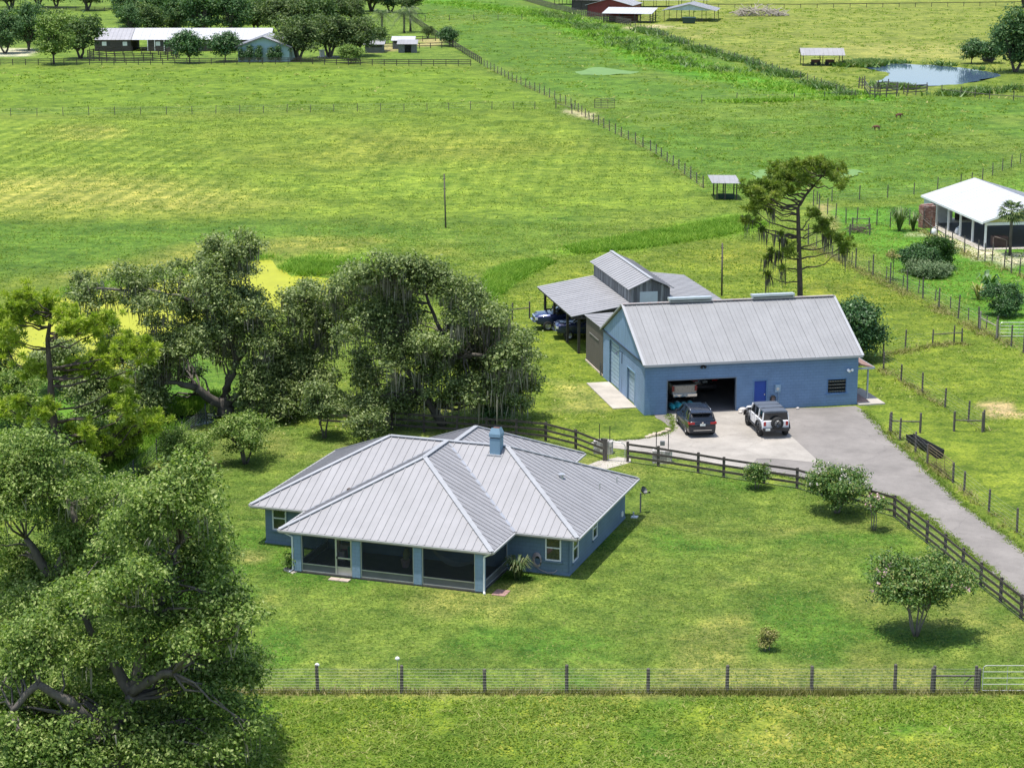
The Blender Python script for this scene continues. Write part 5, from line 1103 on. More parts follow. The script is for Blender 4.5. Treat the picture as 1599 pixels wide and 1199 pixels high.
big_oak('huge live oak with pale bent limbs filling the lower left corner', ba, [((ba, AT(182, 1150, Ya)), .42, .34), ((AT(182, 1165, Ya), AT(120, 1105, Ya - 1.5)), .24, .19), ((AT(120, 1105, Ya - 1.5), AT(60, 1068, Ya - 2)), .19, .15), ((AT(60, 1068, Ya - 2), AT(20, 1110, Ya - 2)), .15, .10), ((AT(182, 1150, Ya), AT(205, 1080, Ya)), .28, .19), ((AT(205, 1080, Ya), AT(240, 960, Ya)), .28, .16), ((AT(205, 1080, Ya), AT(270, 1050, Ya - 1)), .24, .12), ((AT(205, 1080, Ya), AT(150, 1000, Ya + 1)), .26, .14), ((AT(240, 960, Ya), AT(280, 850, Ya + 1)), .16, .07), ((AT(150, 1000, Ya + 1), AT(110, 930, Ya + 1)), .16, .08)], lobes_px(LB, (0, 650), 2.184, Ya, 2.6), LM['oak_front'], .17, .78, 5, mlen=(.3, .9), trunk_r=.6, fill=1.2, grow=1.25)
Yd = 96.0
LB = [(60,130,80),(150,120,72),(60,230,82),(180,210,72),(250,260,72),(60,330,72),(170,340,72),(280,340,72),(360,300,72),(330,420,72),(230,430,62),(100,540,72),(30,600,72),(180,580,62),(370,500,72),(300,510,55),(90,640,72),(250,170,45),(430,240,50),(40,480,60),(-40,300,80),(-60,450,80)]
bd = AT(75, 985, Yd); bd = Vector((bd.x, Yd, 0))
big_oak('mossy oak at the left edge behind the huge corner oak', bd, [((bd, AT(85, 905, Yd)), .5, .36), ((AT(85, 905, Yd), AT(120, 830, Yd)), .3, .16), ((AT(120, 880, Yd), AT(130, 860, Yd - 1)), .2, .12), ((AT(85, 905, Yd), AT(40, 840, Yd)), .3, .14), ((AT(120, 830, Yd), AT(90, 740, Yd + 1)), .16, .07)], lobes_px(LB, (0, 650), 2.184, Yd, 2.6), LM['oak_front'], .17, .78, 24, mlen=(.4, 1.1), fill=1.4)
# --- pines
def pine(label, base, trunk_pts, lobes, dark, nt=9, L=.36, moss_l=(), name='pine_tree', tr=.22, nn=34, w=.035):
    root = empty(name, (base.x, base.y, 0), 0, label, 'tree'); off = Vector((base.x, base.y, 0)); tb = MB(); tp = [Vector(p) - off for p in trunk_pts]
    rad = [tr * (1 - .72 * i / (len(tp) - 1)) for i in range(len(tp))]; fine = []
    for i in range(len(tp) - 1):
        for k in range(4): fine.append(tp[i].lerp(tp[i + 1], k / 4))
    fine.append(tp[-1]); tb.tube(fine, [tr * (1 - .75 * i / (len(fine) - 1)) for i in range(len(fine))], 9)
    P = []
    for c, r in lobes:
        c = Vector(c) - off; q = min(fine, key=lambda e: (e - c).length + abs(e.z - (c.z - .35 * (e - c).length)) * .9); Lq = (q - c).length
        pts = limb(tb, q, c, min(.09, .03 + .014 * Lq), .018, -.08, 6, 6, .06); k = max(3, int(nt * (r / .8) ** 2)); pp = np.array(c) + RNG.normal(size=(k, 3)) * np.array([r * .6, r * .6, r * .45]); P.append(pp)
        for x in pp[:: 2]: limb(tb, pts[-2], x, .016, .007, .03, 3, 4, .06)
    tb.build('trunk', pine_bark, root, True); V, F, t = needles(np.concatenate(P), L, nn, w); np_obj('crown', V, F, LM['pine_dark' if dark else 'pine'], root, np.clip(t, 0, 1))
    if moss_l:
        Q = np.concatenate([np.array(Vector(c) - off) + RNG.normal(size=(18, 3)) * np.array([r * .5, r * .5, r * .4]) for c, r in moss_l]); V, F, t = strands(Q, RNG.uniform(.5, 1.7, len(Q)), RNG.uniform(.05, .14, len(Q)), .06); np_obj('spanish_moss', V, F, mat_moss_dark, root, t, kind='stuff')
    return root
mat_moss_dark = leaf_mat('dark_moss', [(.1, (.07, .062, .048)), (.5, (.13, .118, .092)), (.9, (.23, .21, .17))], .1, .9, .8, .1)
Yp = 118.5
PL = [(40,200),(100,180),(180,150),(200,80),(300,170),(430,190),(440,320),(480,290),(620,270),(720,250),(850,400),(950,400),(780,470),(720,540),(600,580),(480,600),(240,590),(180,570),(60,380),(20,330),(40,480),(100,780),(60,850),(320,840),(280,880),(800,700),(740,800),(830,800),(860,840),(950,910),(1050,900),(900,950),(800,1000),(600,1000),(500,980),(560,1060),(700,1090),(460,1140),(620,1140),(780,1120),(900,1040),(200,230),(130,250),(440,240),(540,330),(1010,940),(960,980),(860,1000),(330,140),(20,230),(660,320),(560,540),(640,490),(860,460),(1020,480),(120,130)]
bp_ = AT(104, 775, Yp); bp_ = Vector((bp_.x, Yp, 0))
pine('yellow-green long-needled pine at the left edge', bp_, [bp_, AT(98, 720, Yp), AT(80, 640, Yp), AT(79, 590, Yp), AT(74, 530, Yp), AT(80, 490, Yp)], lobes_px([(x, y, 70) for x, y in PL], (0, 440), 4.281, Yp, 2.2), False, 27, .36, nn=52, w=.032, tr=.34)
Yr = 165.0
PR = [(700,150),(760,200),(830,110),(900,160),(960,80),(1040,70),(1100,120),(1050,140),(1190,130),(1180,210),(1220,260),(640,260),(560,280),(500,320),(440,330),(480,400),(560,370),(640,330),(700,270),(770,300),(820,220),(880,220),(940,230),(600,230),(420,560),(990,510),(1080,590),(1060,640),(1240,790),(1210,730),(450,450),(530,430),(740,120),(880,80),(1000,150),(600,420),(680,130),(780,830),(720,330),(430,270),(650,190)]
PM = [(430,570,50),(550,650,45),(700,690,55),(730,740,55),(640,840,55),(690,860,45),(600,1030,45),(720,980,40),(580,880,45),(1070,640,40),(1240,840,45),(620,480,40),(1110,690,40)]
br_ = AT(1250, 494, Yr); br_ = Vector((br_.x, Yr, 0))
rl = lobes_px([(x, y, 56) for x, y in PR], (1090, 240), 5.448, Yr, 2.2); ml = lobes_px(PM, (1090, 240), 5.448, Yr, 1.5)
pine('tall lone pine with drooping mossy limbs behind the workshop', br_, [br_, AT(1249, 440, Yr), AT(1247, 370, Yr), AT(1246, 325, Yr), AT(1258, 305, Yr), AT(1284, 275, Yr)], rl + [(c, r * .35) for c, r in ml], True, 25, .42, ml, tr=.26, w=.034, nn=50)

# ------------------------------------------------------------------ smaller trees, shrubs and far trees
def ell_lobes(h, w, n, z0=.3, rs=(.16, .3)):
    out = []; ph = random.uniform(0, 6.28)
    for i in range(n):
        d = unit(1)[0]; rr = random.uniform(.35, 1) ** .6 * (1 + .22 * math.sin(3.1 * math.atan2(d[1], d[0]) + ph) + .16 * math.sin(5 * d[2] + 2 * d[0] + ph)); out.append((np.array([d[0] * w / 2 * rr * .78, d[1] * w / 2 * rr * .78, h * (z0 + (1 - z0) * .5) + d[2] * h * (1 - z0) * .5 * rr * .80]), w * random.uniform(*rs)))
    return out
def tree_mesh(h, w, n, lm, leaf, dens, z0, tr, stems=1, bk=None, sub=.25, rs=(.16, .3), up=.55):
    """returns (crown mesh, trunk mesh)"""
    lb = ell_lobes(h, w, n, z0, rs); V, F, t = foliage(lb, leaf, dens, sub, .8, up); o = np_obj('crown', V, F, lm, None, t); cm = o.data; bpy.data.objects.remove(o)
    tb = MB()
    for s in range(stems):
        a = 2 * math.pi * s / stems; ft = Vector((.10 * math.cos(a), .10 * math.sin(a), 0)) * (stems > 1); tp = Vector((math.cos(a), math.sin(a), 0)) * (w * .12 * (stems > 1)) + Vector((0, 0, h * (z0 + .15))); limb(tb, ft, tp, tr, tr * .6, 0, 5, 7, .03)
        for c, r in lb[s::stems]: limb(tb, tp.lerp(ft, random.uniform(.0, .4)), Vector(c), tr * .5, .015, .05, 4, 5, .05)
    return cm, tb.mesh('trunk', bk or bark, True)
def place(name, label, px, py, meshes, s=1.0, cat='tree', group=None, rz=None, extra=None, sz=None):
    p = G(px, py); r = empty(name, (p.x, p.y, 0), random.uniform(0, 6.28) if rz is None else rz, label, cat, group); r.scale = (s, s, sz or s)
    link('crown', meshes[0], r); link('trunk', meshes[1], r)
    return r
def blossoms(root, h, w, n, z0, m, leaf=.16):
    d = unit(n); d[:, 2] = np.abs(d[:, 2]) * .9 + .0; c = d * np.array([w / 2, w / 2, h * (1 - z0) * .5]) * RNG.uniform(.85, 1.05, (n, 1)) + np.array([0, 0, h * (z0 + (1 - z0) * .5)])
    q = np.repeat(c, 6, 0) + RNG.normal(size=(n * 6, 3)) * .07; V, F = quads(q, unit(n * 6), leaf * .8, .8); np_obj('blossom', V, F, m, root, RNG.uniform(0, 1, n * 6).repeat(4))
t = place('crape_myrtle', 'crape myrtle with bronze tips and few pink blooms on the front lawn', 1430, 993, tree_mesh(3.9, 5.7, 74, LM['myrtle'], .15, .62, .36, .05, 5, pale_bark, .2, (.07, .15)), cat='tree', rz=0); blossoms(t, 3.9, 5.4, 12, .33, LM['pink'])
t = place('crape_myrtle', 'round crape myrtle with white blooms beside the board fence', 1306, 801, tree_mesh(2.9, 3.9, 46, LM['myrtle'], .15, .62, .12, .07, 3, pale_bark, .2, (.10, .18)), cat='tree', rz=0); blossoms(t, 2.9, 3.6, 24, .2, LM['bloom'])
t = place('crape_myrtle', 'small sparse crape myrtle sapling near the fence bend', 1364, 828, tree_mesh(2.1, 1.25, 12, LM['myrtle'], .13, .8, .45, .03, 4, pale_bark, .16), cat='tree', rz=0); blossoms(t, 2.1, 1.2, 10, .4, LM['pink'])
t = place('small_shrub', 'small bronze shrub against the board fence', 1181, 763, tree_mesh(1.5, 1.5, 16, LM['myrtle'], .13, 1.0, .18, .03, 3, pale_bark, .16), cat='shrub', rz=0); blossoms(t, 1.5, 1.4, 8, .2, LM['bloom'])
place('small_shrub', 'lone little shrub on the front lawn near the fence', 1198, 1016, tree_mesh(1.15, .85, 12, LM['weed'], .11, .9, .1, .025, 2, pale_bark, .13), cat='shrub')
cit = tree_mesh(3.1, 4.4, 44, LM['oak_front'], .16, .6, .25, .09, 3, None, .22, (.08, .17))
place('citrus_tree', 'low round tree left of the house under the big oaks', 383, 724, cit, 1.0, rz=.4)
place('citrus_tree', 'small tree with thin trunk just behind the left roof corner', 507, 684, tree_mesh(3.6, 3.6, 34, LM['oak'], .17, .65, .3, .07, 2, None, .22, (.10, .2)), 1.0)
place('small_shrub', 'dense round bush behind the middle of the house roof', 572, 692, tree_mesh(2.4, 2.8, 28, LM['oak'], .16, .65, .05, .05, 3, None, .2, (.09, .19)), cat='shrub')
place('small_shrub', 'dark round bush behind the chimney', 768, 668, tree_mesh(2.2, 2.2, 20, LM['shrub'], .16, 1.1, .05, .05, 3, None, .2), cat='shrub')
place('citrus_tree', 'low grey-green tree in front of the mesh fence', 285, 742, tree_mesh(2.7, 3.4, 24, LM['oak_front'], .16, 1.0, .1, .05, 3, None, .2), 1.0)
place('bay_tree', 'dark glossy tree standing behind the right end of the workshop', 1338, 560, tree_mesh(4.6, 4.3, 46, LM['shrub'], .22, .8, .04, .09, 3, None, .26))
place('small_shrub', 'low green plant by the left porch column', 452, 890, tree_mesh(1.0, .8, 8, LM['light'], .13, 1, .0, .02, 3, None, .12), cat='shrub')
place('round_shrub', 'dark round shrub inside the lane fence at the right edge', 1568, 494, tree_mesh(2.3, 2.9, 26, LM['shrub'], .18, 1.1, .02, .05, 3, None, .2), cat='shrub')
place('round_shrub', 'big dark bushy hedge clump on the neighbour lawn', 1436, 424, tree_mesh(2.2, 3.2, 26, LM['shrub'], .17, 1.2, .0, .05, 3, None, .22, up=.2), cat='shrub', rz=0)
place('round_shrub', 'bright taller bushy clump beside the dark hedge clump', 1466, 420, tree_mesh(2.9, 3.2, 26, leaf_mat('fern_leaves', [(.05, (.015, .05, .006)), (.5, (.04, .11, .012)), (.95, (.1, .2, .03))], .25), .17, 1.2, .0, .05, 3, None, .2, up=.1), cat='shrub', rz=0)
place('ground_cover', 'low pale spreading shrub in front of the hedge clump', 1452, 430, tree_mesh(.8, 4.2, 26, leaf_mat('juniper', [(.05, (.05, .10, .03)), (.5, (.12, .19, .07)), (.95, (.22, .28, .13))], .1), .15, .9, .0, .03, 3, None, .2), cat='shrub', rz=0)
place('small_shrub', 'flat topped little plant on a lane fence post', 1394, 438, tree_mesh(2.6, 1.2, 6, LM['weed'], .15, .9, .75, .04, 1, None, .15), cat='shrub')
# thicket at the left between pond and yard
for k, (px, py, h, w, mm, lab) in enumerate(((30, 668, 3.6, 4.6, 'oak_front', 'low thicket tree at the left edge below the pine crown'), (150, 664, 4.2, 5.0, 'oak', 'dark thicket tree behind the left pine trunk'), (215, 662, 3.8, 4.6, 'oak', 'dark thicket tree left of the leaning oak limb'), (60, 742, 3.4, 4.4, 'oak_front', 'pale thicket tree beneath the left pine'), (180, 726, 3.0, 4.2, 'light', 'bright young tree beside the mesh fence'), (-20, 600, 5.0, 6.0, 'oak', 'dark tree cut by the left frame edge'), (95, 612, 3.6, 4.4, 'oak', 'small dark tree on the duckweed pond bank'))):
    place('thicket_tree', lab, px, py, tree_mesh(h, w, 30, LM[mm], .19, .7, .02, .08, 3, None, .24, (.12, .24)))
# reusable far trees
FT = [tree_mesh(9, 9, 46, LM['far'], .54, .5, .10, .28, 2, None, .5, (.11, .24)), tree_mesh(10, 8.5, 46, LM['light'], .46, .6, .12, .25, 1, None, .45, (.11, .22)), tree_mesh(8, 11, 50, LM['far2'], .54, .5, .2, .32, 3, None, .5, (.09, .2)), tree_mesh(11, 10, 52, LM['far3'], .56, .5, .05, .3, 2, None, .55, (.1, .22)), tree_mesh(6.5, 6.2, 34, LM['shrub'], .42, .5, .10, .15, 1, None, .42)]
for k, (px, py, kind, s, lab) in enumerate((
 (84, 101, 1, 1.0, 'light green round tree at the stable fence'), (126, 92, 0, 1.05, 'dark round tree just right of the light green tree'),
 (8, 84, 3, .85, 'dense tree at the far left edge beyond the fence'), (45, 79, 3, .95, 'dense tree left of the light green stable tree'),
 (70, 70, 0, .95, 'tree crown peeping above the light green stable tree'), (205, 60, 3, .72, 'bushy tree behind the left end of the stable roof'),
 (238, 58, 0, .95, 'round tree behind the middle of the stable roof'), (272, 56, 3, .85, 'tall tree behind the stable right of the round one'),
 (315, 58, 3, 1.1, 'tall dense tree behind the white stable roof'), (365, 58, 3, 1.05, 'second tall dense tree behind the white stable roof'),
 (400, 52, 0, 1.0, 'dark tree behind the pale blue gable barn'), (440, 58, 2, 1.15, 'spreading oak behind the right end of the stable'),
 (490, 58, 0, 1.15, 'tall oak right behind the spreading stable oak'), (296, 99, 4, 1.08, 'small dark tree in front of the stable, left one'),
 (352, 97, 4, 1.0, 'small dark tree in front of the stable, right one'), (466, 95, 2, 1.02, 'spreading oak right of the pale blue gable barn'),
 (515, 90, 2, 1.05, 'spreading oak between gable barn and small shed'), (556, 88, 2, .98, 'oak with branches over the grey shed'),
 (590, 80, 0, .62, 'small round tree behind the grey shed'), (668, 60, 2, .34, 'stunted little tree on the paddock fence'), (702, 73, 4, .72, 'bushy green tree at the paddock fence corner'),
 (17, 17, 2, 1.2, 'far oak at the top left corner'), (60, 12, 2, 1.1, 'far oak second from the top left corner'), (88, 13, 3, 1.1, 'far dark tree above the light green stable tree'), (137, 17, 2, 1.05, 'far oak standing on the pale top field'), (181, 14, 2, .95, 'small far oak right of the pale top field oak'), (256, 11, 2, 1.1, 'far oak above the round stable tree'), (300, 8, 3, 1.2, 'far dark tree above the stable roof middle'), (360, 10, 3, 1.25, 'far dark tree left of the top centre gap'), (420, 14, 3, 1.2, 'far dark tree above the spreading stable oak'),
 (470, 22, 2, 1.15, 'far oak above the gable barn oak'), (520, 20, 2, 1.1, 'far shade oak in the top grove, left'), (548, 22, 2, 1.1, 'far shade oak in the top grove, middle'), (580, 18, 2, 1.1, 'far shade oak in the top grove, right'), (610, 20, 3, .95, 'far shade tree left of the palms'), (640, 22, 0, .9, 'far tree behind the palms'),
 (1586, 113, 3, 1.12, 'large dark grey-green tree at the right edge of the pond'), (1610, 112, 0, 1.1, 'tree at the right frame edge beyond the pond'), (1600, 12, 2, 1.2, 'far tree at the top right corner'),
 (1517, 100, 4, .82, 'round bush on the bank right of the pond'), (1548, 99, 4, .78, 'dark leafy bush beside the pond reeds'))):
    place('oak_tree' if kind == 2 else 'broadleaf_tree', lab, px, py, FT[kind], s)
ORD = ('first', 'second', 'third', 'fourth', 'fifth', 'sixth', 'seventh', 'eighth', 'ninth', 'tenth', 'eleventh', 'twelfth', 'thirteenth', 'fourteenth', 'fifteenth', 'sixteenth')
for k, (px, py, kind, s) in enumerate(((195, 36, 3, .8), (222, 33, 0, .95), (250, 38, 3, .85), (286, 32, 0, 1.0), (306, 40, 3, .9), (338, 34, 3, 1.05), (372, 38, 2, .95), (392, 32, 3, .95), (418, 38, 2, 1.0), (446, 34, 0, .95), (470, 40, 2, 1.0), (500, 36, 3, .9), (526, 40, 2, .95), (550, 38, 2, .8))):
    place('oak_tree' if kind == 2 else 'broadleaf_tree', ORD[k] + ' tree from the left in the grove behind the stable', px, py, FT[kind], s)
col = tree_mesh(3.4, 1.5, 18, LM['shrub'], .26, .9, .03, .06, 1, None, .26)
for px, s, n in ((377, .8, 'first'), (389, 1.0, 'second'), (404, .98, 'third'), (422, .9, 'fourth'), (436, 1.0, 'fifth')): place('cypress_shrub', n + ' narrow dark shrub from the left along the gable barn', px, 98, col, s, 'shrub', 'narrow shrubs along the gable barn')
place('round_shrub', 'yellowish round shrub right of the spreading oaks at the fence', 547, 99, tree_mesh(3.2, 4.6, 26, LM['light'], .3, .9, .02, .08, 3, None, .35), cat='shrub')
# palms
def palm(label, px, py, H, n, L, fan=False, r=.16):
    p = G(px, py); ro = empty('palm_tree', (p.x, p.y, 0), random.uniform(0, 6), label, 'tree'); tb = MB().tube([(0, 0, 0), (.05, .03, H * .5), (0, 0, H)], [r * 1.15, r * .85, r * .95], 9); tb.build('trunk', bark, ro, True)
    for k in range(n):
        a = k * 2.399; el = R(62 - 95 * (k / n)); d = Vector((math.cos(a) * math.cos(el), math.sin(a) * math.cos(el), math.sin(el))); V = []; F = []; base = Vector((0, 0, H - .05)); tone = []
        side = d.cross(Vector((0, 0, 1))).normalized()
        if fan:
            hub = base + d * L * .5; ss = 9
            def add(q):
                b = len(V); V.extend([tuple(x) for x in q]); F.append((b, b + 1, b + 2, b + 3)); tone.extend([random.random()] * 4)
            add([base - side * .02, base + side * .02, hub + side * .02, hub - side * .02])
            for j in range(ss):
                f = (j / (ss - 1) - .5) * 2.6; e = (d * math.cos(f) + side * math.sin(f)).normalized(); tip = hub + e * L * .55 + Vector((0, 0, -.18 * L)); w = e.cross(Vector((0, 0, 1))).normalized() * .085; mid = hub + e * L * .3; add([hub, mid + w, tip, mid - w])
        else:
            pts = [base + d * (L * t) + Vector((0, 0, -L * .62 * t * t)) for t in [i / 7 for i in range(8)]]
            for i in range(7):
                for s in (-1, 1):
                    for tt in (.2, .7):
                        q0 = pts[i].lerp(pts[i + 1], tt); dd = (pts[i + 1] - pts[i]).normalized(); tip = q0 + side * s * L * .22 * (1 - .5 * i / 7) + dd * L * .12 + Vector((0, 0, -.12 * L)); b = len(V)
                        V.extend([tuple(q0 - dd * .05), tuple(q0 + dd * .05), tuple(tip + dd * .02), tuple(tip - dd * .02)]); F.append((b, b + 1, b + 2, b + 3)); tone.extend([random.random()] * 4)
        np_obj('frond', np.array(V), np.array(F), LM['palm'], ro, tone)
    return ro
palm('cabbage palm in front of the white pavilion', 1577, 399, 4.2, 34, 1.6, True)
palm('tall feather palm at the top of the paddock, left one', 631, 52, 4.6, 22, 4.2, r=.3); palm('tall feather palm at the top of the paddock, right one', 641, 50, 5.0, 22, 4.0, r=.3); palm('feather palm half hidden behind the shed oaks', 597, 55, 5.0, 20, 3.6, r=.3)
# strap-leaved plants
def strap_plant(label, px, py, H, n, w, m, spread=.6, name='strap_plant', cat='plant', off=None):
    p = off or G(px, py); ro = empty(name, (p.x, p.y, 0), 0, label, cat); leaves = []
    for k in range(n):
        a = random.uniform(0, 6.28); h = H * random.uniform(.6, 1); d = Vector((math.cos(a), math.sin(a), 0)); s = d.cross(Vector((0, 0, 1))); b0 = Vector((random.uniform(-.12, .12), random.uniform(-.12, .12), 0)); pts = [b0, b0 + d * spread * .25 * H + Vector((0, 0, h * .6)), b0 + d * spread * .65 * H + Vector((0, 0, h * .95)), b0 + d * spread * H + Vector((0, 0, h * .78))]; ws = (w * .5, w, w * .8, .01); V = []; F = []
        for q, ww in zip(pts, ws): V += [tuple(q - s * ww / 2), tuple(q + s * ww / 2)]
        F = [(2 * i, 2 * i + 1, 2 * i + 3, 2 * i + 2) for i in range(3)]; np_obj('leaf', np.array(V), np.array(F), m, ro, [random.random()] * 8)
    return ro
strap_plant('spiky yucca clump in the corner beside the porch', 808, 905, 1.35, 110, .075, leaf_mat('yucca', [(.05, (.02, .045, .012)), (.5, (.055, .10, .028)), (.95, (.2, .22, .10))], .15), .6)
strap_plant('banana plant with broad leaves on the neighbour lawn', 1541, 462, 2.3, 16, .34, LM['shrub'], .5); strap_plant('yellowing banana clump left of the larger banana plant', 1527, 468, 1.6, 22, .16, leaf_mat('yellow_leaf', [(.05, (.08, .12, .02)), (.5, (.2, .22, .05)), (.95, (.4, .36, .12))], .2), .55)
strap_plant('tall cane clump beside the brick pillar', 1404, 361, 2.6, 110, .08, LM['palm'], .55); strap_plant('smaller cane clump right of the tall cane clump', 1426, 360, 2.1, 60, .08, LM['palm'], .5)
# uncountable grasses: reeds, weeds, tufts
def blades(P, h, w, lean=.35, nb=4, jit=.12):
    n = len(P); b = np.repeat(P, nb, 0) + np.concatenate([RNG.normal(size=(n * nb, 2)) * jit, np.zeros((n * nb, 1))], 1); hh = (np.asarray(h).reshape(-1, 1) * np.ones((n, 1))).repeat(nb, 0) * RNG.uniform(.55, 1.15, (n * nb, 1)); a = RNG.uniform(0, 6.28, n * nb); s = np.stack([np.cos(a), np.sin(a), a * 0], 1) * w
    ln = RNG.normal(size=(n * nb, 3)) * lean; ln[:, 2] = 0; tip = b + np.concatenate([ln[:, :2] * hh, hh], 1)
    V = np.stack([b - s, b + s, tip], 1).reshape(-1, 3); return V, np.arange(3 * n * nb).reshape(-1, 3), np.clip(RNG.normal(.5, .2, n), 0, 1).repeat(nb * 3)
def scatter_poly(pts, n):
    w = np.array(poly_world(pts)); lo, hi = w.min(0), w.max(0); X = RNG.uniform(lo[0], hi[0], n * 3); Y = RNG.uniform(lo[1], hi[1], n * 3); ok = sdist([tuple(q) for q in w], X, Y) > 0; X, Y = X[ok][:n], Y[ok][:n]; return np.stack([X, Y, X * 0], 1)
def scatter_line(px, n, wid):
    w = [np.array(G(*q)[:2]) for q in px]; seg = np.array([np.linalg.norm(b - a) for a, b in zip(w[:-1], w[1:])]); i = RNG.choice(len(seg), n, p=seg / seg.sum()); t = RNG.uniform(0, 1, n); A = np.array(w)[i]; B_ = np.array(w)[i + 1]; q = A + (B_ - A) * t[:, None] + RNG.normal(size=(n, 2)) * wid; return np.concatenate([q, np.zeros((n, 1))], 1)
def stuff(name, label, P, h, w, m, nb=4, jit=.12, lean=.35, group=None):
    V, F, t = blades(P, h, w, lean, nb, jit); return np_obj(name, V, F, m, None, t, label=label, cat='grass', kind='stuff')
def thin(P, scale, thr, seed): return P[fbm(P[:, 0], P[:, 1], scale, seed) + RNG.normal(size=len(P)) * .13 > thr]
YW = poly_world(YARD)
P = np.stack([RNG.uniform(-26, 30, 60000), RNG.uniform(77, 128, 60000), np.zeros(60000)], 1)
AVOID = [[(-17.9, .3), (-.4, .3), (-.4, 15.3), (-17.9, 15.3)], [(-14.4, -3.7), (-3.7, -3.7), (-3.7, .6), (-14.4, .6)]]
ho = G(901.5, 840.5, 2.25); ca, sa = math.cos(R(-18.8)), math.sin(R(-18.8))
for av in AVOID:
    pw = [(ho.x + u * ca - v * sa, ho.y + u * sa + v * ca) for u, v in av]; P = P[sdist(pw, P[:, 0], P[:, 1]) < 0]
DRV = poly_world([(900, 728), (984, 712), (1000, 705), (1180, 735), (1290, 756), (1398, 776), (1445, 806), (1525, 872), (1600, 938), (1800, 1100), (1800, 700), (1340, 630), (1000, 640), (900, 690)]); P = P[sdist(DRV, P[:, 0], P[:, 1]) < 0]
iny = sdist(YW, P[:, 0], P[:, 1]) > 0
stuff('lawn_grass', 'short mown grass of the house lawn', P[iny], .055, .03, LM['lawn'], 4, .16, 1.6)
P2 = np.stack([RNG.uniform(-24, 27, 26000), RNG.uniform(74, 84.7, 26000), np.zeros(26000)], 1); stuff('pasture_grass', 'rough grass in front of the stock fence', thin(P2, 2.0, .36, 91), .10, .045, LM['tuft'], 4, .16, 1.5)
P3 = np.concatenate([scatter_line([(-60, 1082), (1660, 1082)], 1500, .13), scatter_line([(1050, 1082), (1330, 1082)], 500, .14)]); PE = np.concatenate([scatter_line([(1349, 641), (1398, 692), (1440, 727), (1500, 784), (1580, 845), (1700, 940)], 900, .12), scatter_line([(1600, 938), (1525, 872), (1445, 806), (1398, 776), (1290, 756), (1180, 735)], 700, .12), scatter_line([(925, 690), (1000, 685), (1035, 679), (1049, 671), (1053, 662), (1046, 648)], 300, .08)]); stuff('edge_grass', 'grass creeping over the driveway edges', PE, .10, .04, LM['lawn'], 5, .12, 1.3)
stuff('fence_weeds', 'unmown weeds growing under the stock fence', P3, .30, .022, LM['weed'], 5, .10, .5)
P4 = np.concatenate([scatter_line([(1262, 384), (1363, 432), (1465, 484), (1558, 530), (1640, 572)], 1100, .45), scatter_line([(1379, 578), (1440, 614), (1536, 673)], 260, .2), scatter_line([(1389, 674), (1448, 724), (1544, 799), (1634, 866)], 360, .2), scatter_line([(1379, 557), (1456, 540), (1505, 537)], 200, .3), scatter_line([(756, 104), (892, 168), (1016, 236), (1098, 294)], 700, .5), scatter_line([(1436, 358), (1506, 397), (1612, 438)], 420, .4)]); stuff('fence_weeds', 'brownish weeds along the right hand wire fences', thin(P4, 3, .45, 83), .27, .035, LM['weed'], 5, .18, .9)
P5 = scatter_poly([(885, 386), (960, 372), (1060, 356), (1160, 338), (1200, 350), (1120, 370), (1000, 388), (900, 397)], 4200); stuff('tall_grass', 'bright tall wet grass strip behind the old barn', P5, .40, .06, LM['reed'], 5, .3, .9)
P6 = np.concatenate([scatter_poly([(755, 452), (768, 425), (800, 412), (852, 405), (862, 412), (820, 430), (790, 450), (765, 470)], 2200)]); stuff('tall_grass', 'bright green reeds in the hollow left of the old barn', P6, .42, .05, LM['reed'], 5, .3, .9)
P7 = np.concatenate([scatter_poly([(442, 420), (456, 407), (500, 401), (550, 406), (580, 417), (540, 428), (470, 430)], 2600), scatter_line([(20, 472), (150, 450), (260, 430), (330, 416), (395, 402), (430, 402)], 900, .8)]); stuff('reed_bed', 'reeds and sedge on the far bank of the duckweed pond', thin(P7, 3, .45, 88), .5, .05, LM['reed'], 5, .3, .8)
P8 = np.concatenate([scatter_line([(690, 3), (850, 22), (940, 55), (1040, 95), (1140, 122), (1250, 140), (1340, 152)], 4200, 4.0), scatter_line([(1096, 160), (1240, 157), (1340, 152)], 700, 1.2)]); stuff('ditch_growth', 'rank growth along the ditch through the far pasture', thin(P8, 9, .46, 87), .6, .15, LM['reed'], 5, .6, 1.2)
P9 = np.concatenate([scatter_line([(1000, 46), (1075, 73), (1138, 91), (1250, 125), (1330, 153)], 2300, 1.0), scatter_line([(850, 20), (920, 45), (960, 62), (1010, 80), (1080, 100), (1130, 115)], 1100, 2.2), scatter_line([(1320, 106), (1345, 101), (1360, 99), (1362, 104)], 500, 1.4), scatter_line([(1366, 133), (1395, 138), (1420, 140)], 300, 1.0), scatter_line([(1340, 97), (1460, 100), (1560, 112)], 120, 1.0), scatter_line([(1480, 150), (1560, 142), (1600, 140)], 300, 1.5)]); P9 = thin(P9, 6, .56, 95); stuff('hedge_growth', 'dark bushy growth along the far fence line', P9, .95, .2, LM['myrtle'], 9, .6, 1.0)
P10 = np.stack([RNG.uniform(-150, 150, 26000), RNG.uniform(215, 600, 26000), np.zeros(26000)], 1); P10 = P10[np.abs(P10[:, 0]) < P10[:, 1] * .3]; P10 = thin(P10, 7, .52, 97)
for q in (POND, DUCKWEED, ALGAE[2]): P10 = P10[sdist(poly_world(q), P10[:, 0], P10[:, 1]) < -1]
rough = poly_world([(690, 3), (640, 30), (750, 104), (900, 180), (1110, 300), (1280, 316), (1560, 262), (1900, 200), (1900, -40), (690, -40)]); left_f = poly_world([(-400, 106), (740, 106), (870, 170), (-400, 184)])
